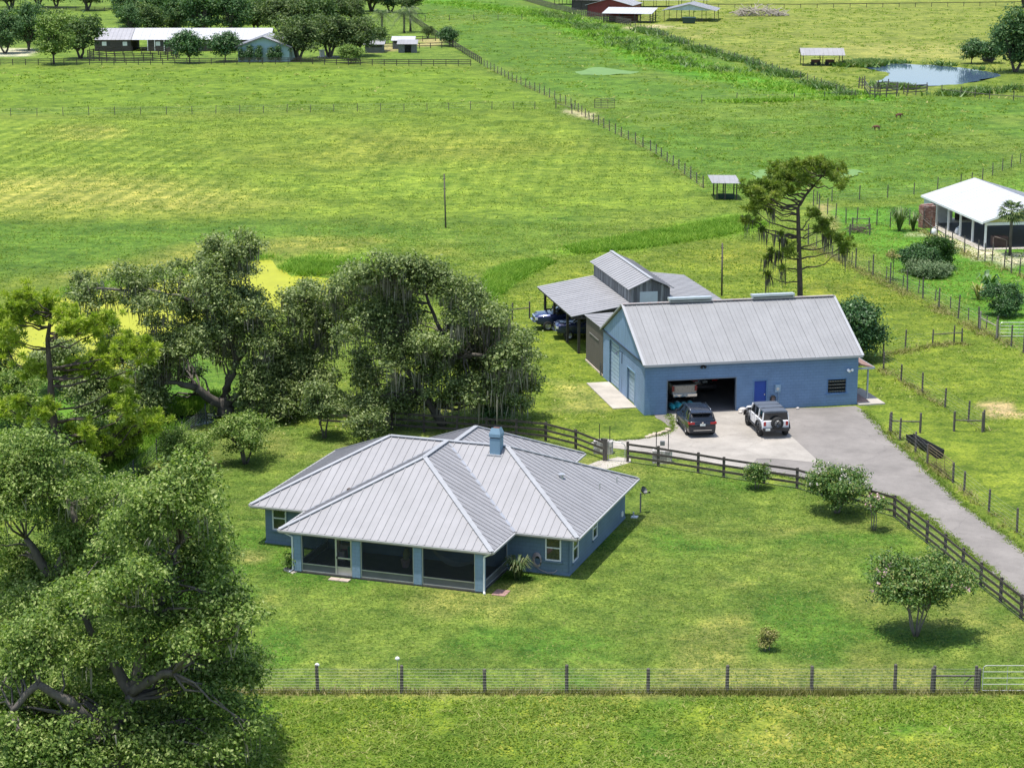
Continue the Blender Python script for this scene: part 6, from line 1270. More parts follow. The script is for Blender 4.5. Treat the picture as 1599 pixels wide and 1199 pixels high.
kk = (sdist(rough, P10[:, 0], P10[:, 1]) > 0) | (sdist(left_f, P10[:, 0], P10[:, 1]) > 0); stuff('pasture_tufts', 'coarse tufts scattered over the far pastures', P10[kk], .30, .16, LM['tuft'], 5, .4, 1.2)
P11 = np.concatenate([scatter_poly([(200, 640), (340, 620), (345, 640), (262, 652), (240, 690), (180, 720)], 1500), scatter_poly([(60, 690), (200, 700), (300, 660), (160, 780), (90, 800)], 1500)]); stuff('tall_grass', 'lush wild grass around the shaded pool', P11, .7, .06, LM['reed'], 6, .25, .45)
P13 = np.stack([RNG.uniform(-70, 70, 34000), RNG.uniform(170, 340, 34000), np.zeros(34000)], 1); P13 = P13[(np.abs(P13[:, 0]) < P13[:, 1] * .27)]
for q in (DUCKWEED, ALGAE[0], ALGAE[1]): P13 = P13[sdist(poly_world(q), P13[:, 0], P13[:, 1]) < -1]
stuff('field_grass', 'mown grass of the wide middle field', thin(P13, 6, .40, 93), .13, .085, LM['lawn'], 4, .5, 1.2)
P12 = np.stack([RNG.uniform(-20, 45, 26000), RNG.uniform(128, 215, 26000), np.zeros(26000)], 1); P12 = P12[(np.abs(P12[:, 0]) < P12[:, 1] * .28)]
shp = [tuple(SL(u, v)[:2]) for u, v in ((-2, -1), (17.2, -1), (17.2, 12), (12.2, 32), (-1, 32), (-1, 12))]; P12 = P12[(sdist(shp, P12[:, 0], P12[:, 1]) < 0) & (sdist(DRV, P12[:, 0], P12[:, 1]) < 0)]; stuff('lawn_grass', 'mown grass around the barns', thin(P12, 4, .40, 99), .09, .06, LM['tuft'], 4, .3, 1.5)
# wood on the horizon beyond the farthest fields, one mass
fw = [(np.array([x + random.uniform(-4, 4), 800 + 40 * math.sin(x * .013) + random.uniform(-12, 12), random.uniform(2.5, 5.5)]), random.uniform(5, 8)) for x in np.linspace(-420, 420, 120)]
V, F, t = foliage(fw, 1.5, .4, 1.4, .8); np_obj('far_wood', V, F, LM['far'], None, t, label='far-off wood closing the plain', cat='wood', kind='stuff')

# ------------------------------------------------------------------ far buildings
white_roof = metal_roof('white_metal_roof', (.45, .45, .46), .55, .05, .05)
dark_wood = mat('dark_barn_wood', (.075, .062, .058), .85, 0, .3, 1.2, (.4, 1, 3)); pale_blue = mat('pale_blue_siding', (.32, .46, .50), .6, 0, .08, 1, (1, 1, .3)); barn_red = mat('barn_red', (.20, .030, .028), .65, 0, .15, .8, (1, 1, .3)); shed_grey = mat('shed_grey', (.16, .165, .17), .8, 0, .2, 1.5)
def gable_roof(root, x0, x1, y0, y1, ez, rz, m, axis='x', spacing=.9, ov=.4, name='roof'):
    r = empty(name); r.parent = root
    if axis == 'x':
        c = (y0 + y1) / 2; k = (rz - ez) / (c - y0); a, b = y0 - ov, y1 + ov; e = ez - k * ov
        roof_face(r, [(x0 - ov, a, e), (x1 + ov, a, e), (x1 + ov, c, rz), (x0 - ov, c, rz)], (1, 0, 0), spacing, m, .05, .08); roof_face(r, [(x0 - ov, b, e), (x1 + ov, b, e), (x1 + ov, c, rz), (x0 - ov, c, rz)], (1, 0, 0), spacing, m, .05, .08)
    else:
        c = (x0 + x1) / 2; k = (rz - ez) / (c - x0); a, b = x0 - ov, x1 + ov; e = ez - k * ov
        roof_face(r, [(a, y0 - ov, e), (a, y1 + ov, e), (c, y1 + ov, rz), (c, y0 - ov, rz)], (0, 1, 0), spacing, m, .05, .08); roof_face(r, [(b, y0 - ov, e), (b, y1 + ov, e), (c, y1 + ov, rz), (c, y0 - ov, rz)], (0, 1, 0), spacing, m, .05, .08)
    return r
def stable():
    p = G(148, 80.5); root = empty('stable_building', (p.x, p.y, 0), R(.5), 'long dark timber stable with white metal roof', 'stable'); L = 37.5; D = 11
    segs = [(0, 7.7), (11.2, L)]
    for a, b in segs: MB().box(a, b, 0, .2, 0, 2.5).build('wall', dark_wood, root)
    for a, b in ((0, 7.7), (11.2, L)): MB().box(a, b, D - .2, D, 0, 2.5).build('wall', dark_wood, root)
    for x in (0, L - .2, 7.5, 11.2): MB().box(x + .003, x + .197, .2, D - .2, 0, 2.5).build('wall', dark_wood, root)
    gr = metal_roof('aged_stable_roof', (.36, .35, .36), .5, .2); r1 = gable_roof(root, .4, 7.4, 0, D, 2.55, 4.5, gr, 'x', .9); r2 = gable_roof(root, 8.3, L - .4, 0, D, 2.56, 4.51, white_roof, 'x', .9)
    for i in range(26): MB().box(.0, 7.7, -.02, .0, .04 + .24 * i, .25 + .24 * i).build('wall_board', dark_wood, root) if i < 10 else None
    for x in (1.6, 6.0, 13.0, 16.8, 20.6, 25.0): w = MB().box(x, x + .95, -.03, .0, 1.15, 2.0).build('window', white_p, root); MB().box(x + .97, x + 1.7, -.028, -.004, 1.1, 2.0).build('opening_shade_plate', dark_in, root)  # dark plate on the solid wall stands for shade inside an opening
    for x in (11.3, 12.8, 14.8): MB().box(x, x + .14, -.6, -.46, 0, 2.3).build('post', white_p, root)
    return root
stable()
def gable_barn():
    p = G(372, 97.5); root = empty('gable_barn', (p.x, p.y, 0), R(0), 'pale blue gable-fronted barn with white roof among narrow shrubs', 'barn'); W = 10.2; D = 12
    MB().prism_y([(0, 0), (W, 0), (W, 3.1), (W / 2, 4.9), (0, 3.1)], 0, D).build('wall', pale_blue, root); gable_roof(root, 0, W, 0, D, 3.18, 5.05, white_roof, 'y', .9, .6)
    MB().bar((-.6, -.62, 2.9), (W / 2, -.62, 5.0), .06, .2).build('barge_board', grey_p, root); MB().bar((W + .6, -.62, 2.9), (W / 2, -.62, 5.0), .06, .2).build('barge_board', grey_p, root)
    for x in (1.2, 7.8): w = MB().box(x, x + 1.0, -.04, -.003, 1.2, 2.2).build('window', white_p, root); MB().box(x + .08, x + .92, -.06, -.042, 1.28, 2.12).build('pane', dark_glass, w)
    return root
gable_barn()
def shed(label, px, py, W, D, H, m, rm, rot=0, open_front=False, cat='shed', name='garden_shed'):
    p = G(px, py); root = empty(name, (p.x, p.y, 0), rot, label, cat)
    if open_front:
        MB().box(0, W, D - .15, D, 0, H).build('wall', m, root); MB().box(0, .15, .0, D - .153, 0, H).build('wall', m, root); MB().box(W - .15, W, .0, D - .153, 0, H).build('wall', m, root); MB().box(.153, W * .35, 0, .12, 0, H).build('wall', m, root); MB().box(W * .72, W - .153, 0, .12, 0, H).build('wall', m, root)
    else: MB().box(0, W, 0, D, 0, H).build('wall', m, root); MB().box(.3, W - .3, -.03, -.002, H - .55, H - .15).build('vent_slot', dark_in, root)
    roof_face(root, [(-.3, -.5, H + .08), (W + .3, -.5, H + .08), (W + .3, D + .3, H + .75), (-.3, D + .3, H + .75)], (1, 0, 0), .7, rm)
    return root
shed('grey shed half under the oak branches', 570, 83, 3.9, 3.2, 1.7, shed_grey, roof_old); shed('grey open-fronted shed with pale metal roof', 622, 83, 3.8, 3.2, 1.75, shed_grey, roof_old, 0, True); shed('pale-roofed shed standing just behind the open-fronted shed', 613, 77, 4.6, 3.0, 1.75, shed_grey, white_roof)
pu = empty('pump_unit', G(499, 90), 0, 'white pump cabinet on a pale slab right of the gable barn', 'utility box'); MB().box(0, 1.0, 0, .9, .1, 1.5).build('cabinet', white_p, pu); MB().box(-.4, 3.8, -.5, 1.5, 0, .1).build('slab', slabm, pu); MB().box(1.3, 1.9, .1, .7, .1, .8).build('tank', mat('pale_tank', (.5, .52, .52), .4), pu)
def open_shed(label, corners, H, RZ, rm, axis, posts=4, wall=None, name='open_barn', cat='barn', gable=None, pr=.14):
    x0, x1, y0, y1, rz, o = corners; root = empty(name, o, rz, label, cat); gable_roof(root, x0, x1, y0, y1, H, RZ, rm, axis, .9, .5)
    n = posts
    for i in range(n):
        for y in (y0, y1):
            x = x0 + (x1 - x0) * i / (n - 1); MB().box(x - pr / 2, x + pr / 2, y - pr / 2, y + pr / 2, 0, H + .05).build('post', wood_dark, root)
    if gable:
        c = (x0 + x1) / 2
        for y in (y0, y1): MB().prism_y([(x0, H), (x1, H), (c, RZ - .08)], y - .05, y + .05).build('gable', gable, root)
    if wall: MB().box(x0 + .05, x1 - .05, y0 + .05, y1 - .05, 0, H).build('wall', wall, root)
    return root
# red barns at the top
o = G(917, 26); open_shed('red gabled barn with silver roof at the top centre', (0, 12, 0, 14, R(-14), o), 3.1, 4.7, white_roof, 'y', 3, barn_red, gable=barn_red)
o = G(943, 36); r = empty('lean_shed', o, R(-14), 'open cattle shed with white roof in front of the red barn', 'shed')
roof_face(r, [(-.5, -.5, 2.4), (12.5, -.5, 2.4), (12.5, 8.5, 3.5), (-.5, 8.5, 3.5)], (1, 0, 0), .9, white_roof)
for x in (0, 4, 8, 12):
    for y in (0, 4, 8): MB().box(x - .12, x + .12, y - .12, y + .12, 0, 2.42 + .12 * y).build('post', wood_dark, r)
MB().box(0, 7.5, 7.5, 7.7, 0, 3.2).build('wall', barn_red, r)
for z in (.5, 1.0, 1.5): MB().box(0, 12, -.04, .02, z, z + .14).build('rail', wood_post, r)
for z in (.5, 1.0, 1.5): MB().box(11.98, 12.04, 0, 8, z, z + .14).build('rail', wood_post, r)
o = G(1037, 34); open_shed('open hay barn with white roof and pale blue gable', (0, 13, 0, 13, R(-10), o), 2.9, 4.5, white_roof, 'y', 5, None, gable=mat('gable_blue', (.42, .52, .56), .6))
o = G(985, 12); open_shed('long low white-roofed shed behind the red barn', (0, 22, 0, 7, R(2), o), 2.2, 3.3, white_roof, 'x', 7, None)
o = G(866, 8); open_shed('small open shed left of the red barn at the top edge', (0, 7, 0, 6, R(-14), o), 2.6, 3.5, white_roof, 'x', 4, None)
o = G(893, 16); open_shed('dark lean shed joining the red barn on its left', (0, 8, 0, 7, R(-14), o), 3.0, 4.0, white_roof, 'x', 4, dark_wood)
dm = empty('skip_bin', G(1066, 37.5), R(-6), 'dark green steel skip in front of the hay barn', 'skip'); MB().add([(0, 0, .1), (3.1, 0, .1), (3.1, 1.8, .1), (0, 1.8, .1), (-.2, -.15, 1.5), (3.3, -.15, 1.5), (3.3, 1.95, 1.5), (-.2, 1.95, 1.5)], [(0, 3, 2, 1), (0, 1, 5, 4), (1, 2, 6, 5), (2, 3, 7, 6), (3, 0, 4, 7)]).build('hull', mat('skip_green', (.018, .05, .05), .5), dm)
for x in (.4, 1.5, 2.6): MB().box(x, x + .1, -.16, -.06, .15, 1.4).build('rib', mat('skip_green', (.018, .05, .05)), dm)
MB().box(-.22, 3.32, -.2, 2.0, 1.5, 1.58).build('lid', mat('skip_lid', (.03, .07, .07), .5), dm)
# bleached brush pile: each big log its own branchy piece
bpile = empty('brush_pile', G(1150, 26), 0, 'heap of bleached dead logs and branches in the far field', 'log pile'); bw = mat('bleached_wood_far', (.42, .37, .31), .9, 0, .25, 2)
for k in range(150):
    x = random.uniform(0, 13.5); hgt = 3.0 * max(.25, 1 - abs(x - 6) / 9); c = Vector((x, random.uniform(-1.5, 2.5), random.uniform(.1, hgt))); d = Vector((random.uniform(-1, 1), random.uniform(-.6, .6), random.uniform(-.2, .75))).normalized() * random.uniform(.8, 2.4); mb = MB(); a, b = c - d, c + d; a.z = max(.12, a.z); b.z = max(.12, b.z); limb(mb, a, b, random.uniform(.06, .2), .04, .05, 4, 6, .05); mb.build('log', bw, bpile, True)
# shelter by the pond with machinery, field shelter
o = G(1254, 103.5); sh = open_shed('open pole shelter with pale gable roof left of the pond', (0, 7.6, 0, 5.0, R(-2), o), 2.3, 3.3, roof_old, 'x', 3, None, name='pole_shelter', cat='shelter')
for i, (x, l) in enumerate(((2.6, 'red-brown farm implement on the left under the pond shelter'), (5.4, 'red-brown farm implement on the right under the pond shelter'))):
    q = Vector((o.x + x, o.y + 1.6, 0)); im = empty('farm_implement', q, 0, l, 'implement'); im_m = mat('implement_rust', (.10, .035, .03), .7); MB().box(-.8, .8, -.5, .5, .5, 1.1).build('hopper', im_m, im); MB().bar((-1.1, 0, .5), (1.2, 0, .5), .18, .14).build('frame', im_m, im)
    for s in (-.6, .6): MB().tube([(s, -.6, .4), (s, -.45, .4)], .4, 12).build('wheel', tyre_m, im)
    MB().tube([(.9, 0, .5), (1.0, 0, 1.5)], .05, 6).build('lever', im_m, im)
hd = empty('tractor_cab', G(1543, 97), 0, 'dark rounded hay rake machine on the pond bank', 'implement'); MB().tube([(0, -.4, 1.0), (0, -.3, 1.0), (0, .3, 1.0), (0, .4, 1.0)], [.5, 1.3, 1.3, .5], 16).build('wheel_rake', mat('dark_metal', (.04, .045, .055), .6), hd); MB().tube([(0, -.45, 1.0), (0, -.38, 1.0)], .3, 10).build('hub', alum, hd); MB().bar((-1.6, 0, .5), (1.6, 0, .5), .2, .2).build('frame', mat('dark_metal', (.04, .045, .055)), hd)
p = G(1118, 312); fs = empty('field_shelter', p, R(-4), 'small open field shelter with flat white roof', 'shelter')
roof_face(fs, [(-.5, -.6, 1.95), (2.7, -.6, 1.95), (2.3, 3.9, 2.25), (-.9, 3.9, 2.25)], (1, 0, 0), .6, roof_old)
for x, y in ((-.2, 3.3), (.1, 0), (2.1, 3.3), (2.3, 0), (1.0, -.1), (.9, 3.3)): MB().box(x - .07, x + .07, y - .07, y + .07, 0, 2.0 + .06 * y).build('post', wood_dark, fs)
MB().add([(0.3, .3, .05), (2.0, .3, .05), (2.0, 1.0, .05), (.3, 1.0, .05), (.2, .2, .55), (2.1, .2, .55), (2.1, 1.1, .55), (.2, 1.1, .55)], [(0, 3, 2, 1), (0, 1, 5, 4), (1, 2, 6, 5), (2, 3, 7, 6), (3, 0, 4, 7)]).build('feed_trough', mat('trough_green', (.02, .05, .04), .6), fs)
# ------------------------------------------------------------------ neighbour's pavilion
def pavilion():
    # eave line runs from G(1440,305) back-left to G(1535,347) front, both 2.55 m up
    z = 2.62; a = G(1535, 347.5, z); b = G(1438.5, 305, z); d = Vector((b.x - a.x, b.y - a.y, 0)); L = d.length; ang = math.atan2(d.y, d.x)
    root = empty('pavilion', (a.x, a.y, 0), ang, 'open pavilion with white metal roof and white posts at the right edge', 'pavilion')
    # local x runs back along the eave, local -y towards the ridge (right)
    Wd = 11.5; rz = z + 1.75; roof = empty('roof'); roof.parent = root; wr = metal_roof('pavilion_roof', (.50, .505, .52), .55, .05, .03)
    roof_face(roof, [(0, 0, z), (L, 0, z), (L, -Wd / 2, rz), (0, -Wd / 2, rz)], (1, 0, 0), .6, wr, .02, .04); roof_face(roof, [(0, -Wd, z), (L, -Wd, z), (L, -Wd / 2, rz), (0, -Wd / 2, rz)], (1, 0, 0), .6, wr, .02, .04)
    MB().bar((0, .02, z - .10), (L, .02, z - .10), .06, .2).build('fascia', white_p, root); MB().bar((0, -Wd - .02, z - .10), (L, -Wd - .02, z - .10), .06, .2).build('fascia', white_p, root)
    for s0, s1 in (((0, 0), (0, -Wd / 2)), ((0, -Wd), (0, -Wd / 2))): MB().bar((-.03, s0[1], z - .02), (-.03, s1[1], rz - .02), .05, .2).build('barge_board', white_p, root)
    yl = mat('yellow_gable', (.50, .47, .16), .6, 0, .05)
    for x in (.25, L - .25): MB().add([(x, -.5, z - .05), (x, -Wd + .5, z - .05), (x, -Wd / 2, rz - .2), (x + .05, -.5, z - .05), (x + .05, -Wd + .5, z - .05), (x + .05, -Wd / 2, rz - .2)], [(0, 1, 2), (5, 4, 3), (0, 3, 4, 1), (1, 4, 5, 2), (2, 5, 3, 0)]).build('gable', yl, root)
    MB().box(.2, .4, -Wd + .4, -.4, z - .35, z - .08).build('beam', white_p, root)
    for i in range(6):
        for y in (-.45, -Wd + .45):
            x = .35 + (L - .7) * i / 5; MB().box(x - .09, x + .09, y - .09, y + .09, 0, z - .1).build('post', white_p, root)
    MB().box(L - 2.6, L - .4, -2.6, -.2, 0, 2.4).build('store_room', mat('white_block', (.5, .52, .55), .7), root)
    MB().box(-.6, L + .4, -Wd - .4, .5, 0, .05).build('slab', slabm, root); MB().box(.6, L - 2.8, -Wd + .6, -.7, .05, .075).build('rubber_floor', mat('rubber_mat', (.055, .055, .062), .7, 0, .25, .8), root)
    MB().box(L - 1.0, L - .8, -Wd + 1, -3.5, .075, 1.1).build('half_wall', dark_wood, root)
    return root, a, d
pav, pa, pd = pavilion()
bpil = empty('brick_chimney', G(1441, 357), R(20), 'weathered red brick pillar beside the pavilion', 'brick pillar'); bks = [mat('brick_%d' % i, c, .9, 0, .2, 5) for i, c in enumerate(((.27, .13, .10), (.33, .17, .13), (.22, .11, .09), (.38, .24, .2)))]
MB().box(.04, 1.42, .04, .86, 0, 2.3).build('core', mat('brick_mortar', (.28, .22, .19), .9), bpil); bmesh_ = [MB().box(0, .27, 0, .06, 0, .10).mesh('brick', m) for m in bks]
for k in range(20):
    for i in range(5): link('brick', random.choice(bmesh_), bpil, (i * .292 + (.0 if k % 2 else .03), -.015 + random.uniform(-.01, .006), k * .115 + .01))
    for i in range(3): link('brick', random.choice(bmesh_), bpil, (.02 + random.uniform(-.01, .006), .03 + i * .29, k * .115 + .01), (0, 0, R(90)))
for k in range(5): MB().box(random.uniform(0, .9), random.uniform(1, 1.4), random.uniform(.1, .4), random.uniform(.5, .8), 2.3, 2.36 + .02 * k).build('cap_stone', bks[k % 4], bpil)
hb = empty('round_bale', G(1560, 386), 0, 'brown round feeder standing in the pavilion shade', 'feeder'); o_ = MB().box(-.8, .8, -.5, .5, .08, 1.15).build('body', mat('feeder_brown', (.09, .05, .04), .8), hb); bevel(o_, .15, 3); MB().box(-.7, .7, -.53, -.5, .2, .9).build('front_panel', mat('feeder_dark', (.05, .03, .025), .8), hb)
hy = empty('metal_hoop_frame', G(1550, 395), R(-25), 'bent metal pipe frame by the pavilion path', 'pipe frame'); MB().tube([(0, 0, 0), (0, 0, 1.5), (.1, 0, 1.6), (1.2, 0, 1.35), (1.3, 0, 1.25), (1.3, 0, 0)], .04, 6).build('pipe', mat('rust_pipe', (.17, .13, .11), .7), hy)
for (px, lab) in ((1458, 'white feed sack leaning by the brick pillar'), (1495, 'white bucket by a pavilion post')):
    w = empty('feed_sack' if px < 1470 else 'bucket', G(px, 367 if px < 1470 else 366), 0, lab, 'sack' if px < 1470 else 'bucket'); o_ = MB().tube([(0, 0, 0), (0, 0, .25), (.05, 0, .6), (.1, 0, .75)], [.22, .3, .24, .12], 9).build('body', white_p, w, True); MB().tube([(.1, 0, .75), (.12, 0, .82)], [.05, .1], 7).build('neck', white_p, w)
burn = empty('burn_pile', G(1343, 365), 0, 'dark brush heap inside the small corral', 'brush heap')
for k in range(40): mb = MB(); c = Vector((random.uniform(-1.1, .9), random.uniform(-.2, 1.2), random.uniform(.1, .7))); d = Vector((random.uniform(-1, 1), random.uniform(-1, 1), random.uniform(-.2, .3))) * .6; mb.tube([c - d, c + d], .03, 5); mb.build('branch', mat('dark_brush', (.10, .07, .06), .9), burn)

# ------------------------------------------------------------------ small things round the house and yard
def pole(label, px, py, H, r=.09, lean=0, bits=True, name='utility_pole'):
    p = G(px, py); ro = empty(name, (p.x, p.y, 0), 0, label, 'pole'); MB().tube([(0, 0, 0), (lean, 0, H)], [r, r * .75], 8).build('shaft', wood_post, ro, True)
    if bits:
        for z in (.72, .9): MB().box(lean * z - .12, lean * z + .12, -.05, .05, H * z, H * z + .07).build('bracket', black, ro)
    return ro
pole('thin dark utility pole standing alone in the mown field', 696, 356, 5.6, .09, -.12); pole('dark utility pole behind the old barn', 1127, 462, 4.6, .09, -.05)
p = G(1000, 800); dsh = empty('satellite_dish', (p.x, p.y, 0), R(75), 'small satellite dish on a short post beside the house', 'satellite dish'); MB().tube([(0, 0, 0), (0, 0, 1.15)], .045, 8).build('mast', grey_p, dsh); MB().tube([(.02, -.05, 1.25), (.0, -.10, 1.28), (-.04, -.22, 1.36)], [.03, .14, .24], 14, False).build('dish', mat('dish_grey', (.10, .105, .11), .5), dsh, True); MB().tube([(0, -.05, 1.1), (-.06, -.5, 1.25)], .015, 5).build('feed_arm', black, dsh); MB().box(-.1, -.02, -.56, -.46, 1.2, 1.3).build('receiver', black, dsh)
hO = G(901.5, 840.5, 2.25)
def HL(u, v, z=0): return Vector((hO.x + u * ca - v * sa, hO.y + u * sa + v * ca, z))
q = HL(-2.3, .5); hs = empty('hose_reel', (q.x, q.y, 0), R(-18.8), 'coiled pale garden hose hanging on the blue wall', 'hose'); hm = mat('hose_mauve', (.36, .30, .31), .6); MB().box(-.1, .1, -.02, .04, .8, 1.0).build('bracket', black, hs)
for k in range(6):
    rx, rz_ = .24 - .015 * k, .40 - .03 * k; MB().tube([(rx * math.cos(a) + .01 * k, -.05 - .012 * k, .72 + rz_ * math.sin(a)) for a in [2 * math.pi * i / 18 for i in range(19)]], .02, 5).build('coil', hm, hs, True)
MB().tube([(.0, -.10, .34), (.25, -.14, .22), (.6, -.14, .12), (.95, -.12, .16), (1.1, -.1, .3)], .02, 5).build('tail', hm, hs, True)
q = HL(-11.5, -3.85); st = empty('door_step', (q.x, q.y, 0), R(-18.8), 'flat stone step outside the screen door', 'step')
for i, (x, w_) in enumerate(((-.55, .52), (.0, .55))): MB().box(x, x + w_, -.18, .22, 0, .05 + .006 * i).build('paver', mat('tan_paver', (.45, .36, .30), .9, 0, .15, 6), st)
q = HL(-3.3, -3.2); st = empty('brick_pavers', (q.x, q.y, 0), R(-18.8), 'patch of red pavers by the downspout', 'pavers')
for i in range(2):
    for j in range(3): MB().box(-.1 + i * .36, .25 + i * .36, -.3 + j * .3, -.02 + j * .3, 0, .035 + .004 * ((i + j) % 2)).build('paver', mat('red_paver', (.34, .2, .17), .9, 0, .2, 6), st)
q = HL(-14.75, -3.25); sb = empty('splash_block', (q.x, q.y, 0), R(-40), 'grey splash block under the left downspout', 'splash block'); MB().add([(0, -.15, 0), (.7, -.2, 0), (.7, .2, 0), (0, .15, 0), (0, -.12, .10), (.7, -.17, .04), (.7, .17, .04), (0, .12, .10)], [(0, 3, 2, 1), (4, 5, 6, 7), (0, 1, 5, 4), (1, 2, 6, 5), (2, 3, 7, 6), (3, 0, 4, 7)]).build('block', slabm, sb); MB().box(-.05, .0, -.14, .14, .0, .14).build('back_lip', slabm, sb)
q = HL(-.4, 11.35); ac = empty('condenser_pad', (q.x, q.y, 0), R(-18.8), 'small pale pad at the rear right house corner', 'pad'); MB().box(.1, .45, -.1, .25, 0, .06).build('pad', white_p, ac); MB().tube([(.2, .1, .08), (.2, .1, .3)], .05, 7).build('pipe', alum, ac)
# things on the screened porch
def porch_item(name, label, u, v, cat, fn):
    q = HL(u, v, .09); r = empty(name, q, R(-18.8), label, cat); fn(r); return r
def toys(r):
    for c, b in (((.5, .42, .38), (0, .35, 0, .3, 0, .5)), ((.45, .15, .2), (.05, .45, .32, .6, 0, .62)), ((.1, .35, .22), (.5, .95, .05, .5, 0, .8)), ((.6, .5, .4), (.05, .6, .1, .55, .63, .85)), ((.6, .6, .58), (-.15, .02, .1, .3, 0, 1.15))): bevel(MB().box(*b).build('toy_block', mat('toy_%d' % int(c[0] * 1000), c, .5), r), .03)
porch_item('toy_kitchen', 'colourful plastic toy set behind the left porch screen', -12.7, -1.2, 'toy', toys)
def planter(r): MB().tube([(0, 0, 0), (0, 0, .4)], [.18, .26], 10).build('pot', mat('pink_pot', (.42, .26, .24), .8), r); MB().tube([(0, 0, .4), (.05, .05, .7), (0, .1, .95)], [.14, .22, .1], 8).build('plant', mat('pot_plant', (.3, .33, .12), .8), r)
porch_item('potted_plant', 'potted plant behind the middle porch screen', -9.0, -1.0, 'plant pot', planter)
def hammock(r):
    pts = [(-1.6 + 3.2 * i / 12, .0, .55 + .9 * ((i - 6) / 6) ** 2) for i in range(13)]; V = []; F = []
    for i, p_ in enumerate(pts): w_ = .38 * math.sin(math.pi * (i + .35) / 12.7); V += [(p_[0], -w_, p_[2] + .1), (p_[0], 0, p_[2]), (p_[0], w_, p_[2] + .1)]
    for i in range(12):
        for k in range(2): F.append((3 * i + k, 3 * i + k + 1, 3 * i + k + 4, 3 * i + k + 3))
    MB().add(V, F).build('sling', mat('hammock_cloth', (.34, .40, .42), .9), r, True)
    for s in (-1, 1): MB().tube([(s * 1.6, 0, 1.45), (s * 1.85, 0, 1.75)], .02, 5).build('rope', mat('rope', (.4, .36, .28), .9), r)
porch_item('hammock', 'pale hammock slung behind the right porch screen', -5.9, -1.6, 'hammock', hammock)
# teal tarp, hose reel, bollard stones by the garage
q = SL(3.0, 1.25); tp = empty('teal_float', (q.x, q.y, .03), SA, 'teal inflatable lying behind the silver pickup in the garage', 'inflatable'); tm = mat('teal_vinyl', (.04, .38, .42), .4, 0, .15)
for (x, y, z_, r_) in ((-.75, 0, .18, .2), (-.3, .05, .22, .24), (.15, -.03, .2, .22), (.6, .05, .26, .2)): MB().tube([(x, y - .55, z_), (x, y - .3, z_), (x, y + .3, z_), (x, y + .55, z_)], [.05, r_, r_, .05], 10).build('chamber', tm, tp, True)
q = SL(8.95, -.12); hr = empty('wall_hose', (q.x, q.y, 0), SA, 'dark hose reel on the workshop wall beside the blue door', 'hose'); MB().box(-.12, .12, 0, .1, .5, .95).build('bracket', mat('reel_rust', (.28, .2, .18), .7), hr)
for k in range(5): MB().tube([((.2 - .01 * k) * math.cos(a), -.02 - .02 * k, .68 + (.3 - .02 * k) * math.sin(a)) for a in [2 * math.pi * i / 16 for i in range(17)]], .02, 5).build('coil', black, hr, True)
for (u, v, s_, lab) in ((6.75, -.35, .22, 'pale stone at the right foot of the garage opening'), (6.45, -.75, .14, 'second small stone beside the garage opening'), (10.6, -.45, .10, 'little white stone by the workshop wall')):
    q = SL(u, v); r = empty('stone', (q.x, q.y, .022), random.uniform(0, 3), lab, 'stone'); bm = bmesh.new(); bmesh.ops.create_icosphere(bm, subdivisions=2, radius=s_)
    for w_ in bm.verts: w_.co.x *= 1.4; w_.co.z = max(-.02, w_.co.z * .8 + s_ * .5 + random.uniform(-.1, .1) * s_); w_.co += Vector((random.uniform(-1, 1), random.uniform(-1, 1), 0)) * s_ * .1
    me = bpy.data.meshes.new('boulder'); bm.to_mesh(me); bm.free(); me.materials.append(mat('pale_stone', (.55, .5, .45), .9, 0, .15, 5)); link('boulder', me, r)
for i, (px, py) in enumerate(((1012, 683), (1018, 681.5), (1024, 680), (1030, 678), (1037, 676), (1043, 673))):
    r = empty('edging_stone', G(px, py) + Vector((0, 0, .0)), random.uniform(0, 3), ('first', 'second', 'third', 'fourth', 'fifth', 'sixth')[i] + ' pale edging stone from the left along the grass island', 'stone', 'edging stones of the grass island'); o_ = MB().box(-.22, .22, -.13, .13, 0, .13 + .03 * (i % 3)).build('boulder', mat('edge_stone', (.48, .40, .30), .9, 0, .25, 6), r); bevel(o_, .05, 2)
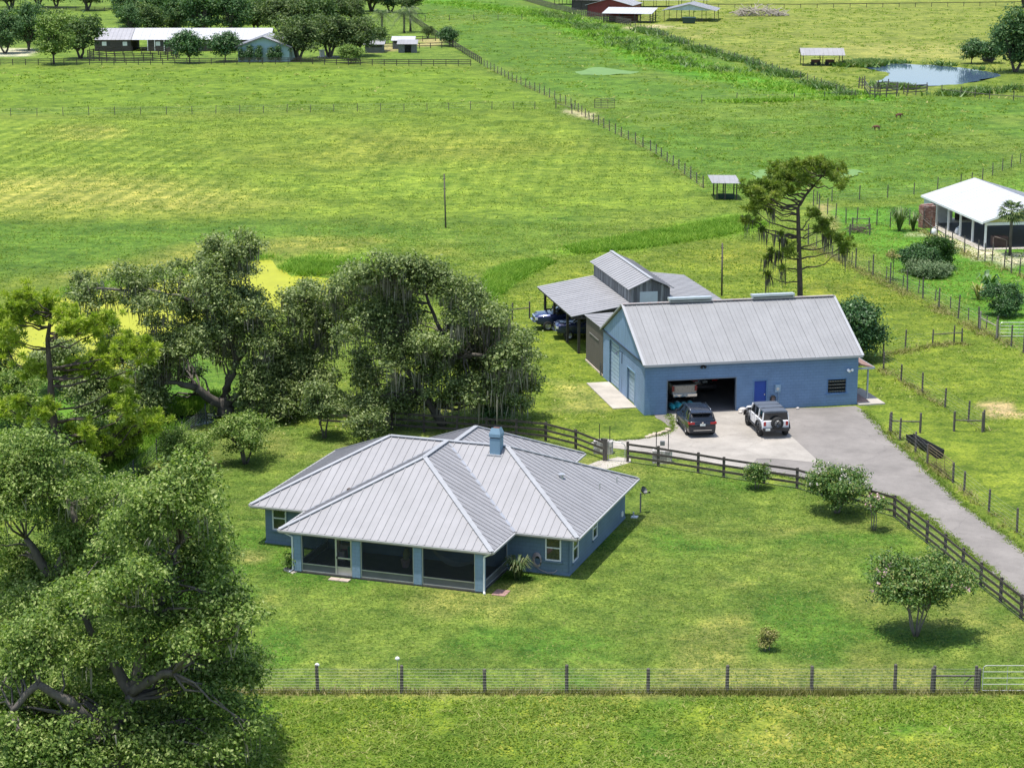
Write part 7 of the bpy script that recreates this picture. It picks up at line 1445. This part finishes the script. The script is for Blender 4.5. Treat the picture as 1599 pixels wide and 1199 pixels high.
# black cattle trough beside roadside fence
a, b = G(1420, 690), G(1468, 716); d = b - a; tr = empty('feed_trough', a, math.atan2(d.y, d.x), 'long black plastic feed trough behind the roadside fence', 'trough'); L = d.length
prof = [(-.28, .55), (-.22, .12), (.22, .12), (.28, .55), (.24, .55), (.18, .18), (-.18, .18), (-.24, .55)]; MB().add([(x, y, z_) for x in (0, L) for y, z_ in prof], [(i, (i + 1) % 8, 8 + (i + 1) % 8, 8 + i) for i in range(8)] + [tuple(reversed(range(8))), tuple(range(8, 16))]).build('basin', black, tr)
for x in (.3, L - .3): MB().box(x - .06, x + .06, -.25, .25, 0, .12).build('leg', black, tr)
for x in (0.02, L - .06): MB().box(x, x + .04, -.2, .2, .15, .5).build('end_wall', black, tr)
# grazing cattle, tiny in the right pasture
cow_m = mat('red_cow_hide', (.14, .06, .035), .8, 0, .2, 3)
def cow(label, px, py, rz):
    p = G(px, py); r = empty('cow', p, rz, label, 'cow'); r.scale = (.55, .55, .55); me = bpy.data.meshes.new('body'); vs = [(0, 0, 1.05), (.55, 0, 1.08), (-.6, 0, 1.08), (.95, 0, 1.15), (1.25, 0, .85), (1.45, 0, .55)]; rad = [.36, .34, .33, .2, .15, .1]; es = [(0, 1), (0, 2), (1, 3), (3, 4), (4, 5)]
    for (x, y, att) in ((.55, .2, 1), (.55, -.2, 1), (-.65, .2, 2), (-.65, -.2, 2)):
        k = len(vs); vs += [(x, y, .75), (x + (.03 if att == 1 else -.06), y, .42), (x, y, .05)]; rad += [.15, .075, .06]; es += [(att, k), (k, k + 1), (k + 1, k + 2)]
    k = len(vs); vs += [(-.98, 0, 1.05), (-1.02, 0, .5)]; rad += [.04, .025]; es += [(2, k), (k, k + 1)]
    me.from_pydata(vs, es, []); me.materials.append(cow_m); o_ = link('body', me, r); sk = o_.modifiers.new('skin', 'SKIN')
    for i, x in enumerate(rad): me.skin_vertices[0].data[i].radius = (x, x)
    me.skin_vertices[0].data[0].use_root = True; sb_ = o_.modifiers.new('sub', 'SUBSURF'); sb_.levels = 1; sb_.render_levels = 1
    for s in (-1, 1): MB().add([(1.18, s * .1, 1.05), (1.24, s * .12, .97), (1.16, s * .3, 1.0)], [(0, 1, 2)]).build('ear', cow_m, r)
    return r
cow('small red-brown calf grazing in the right pasture, nearer one', 1369, 204, R(200)); cow('small brown calf grazing in the right pasture, farther one', 1403, 185, R(20))
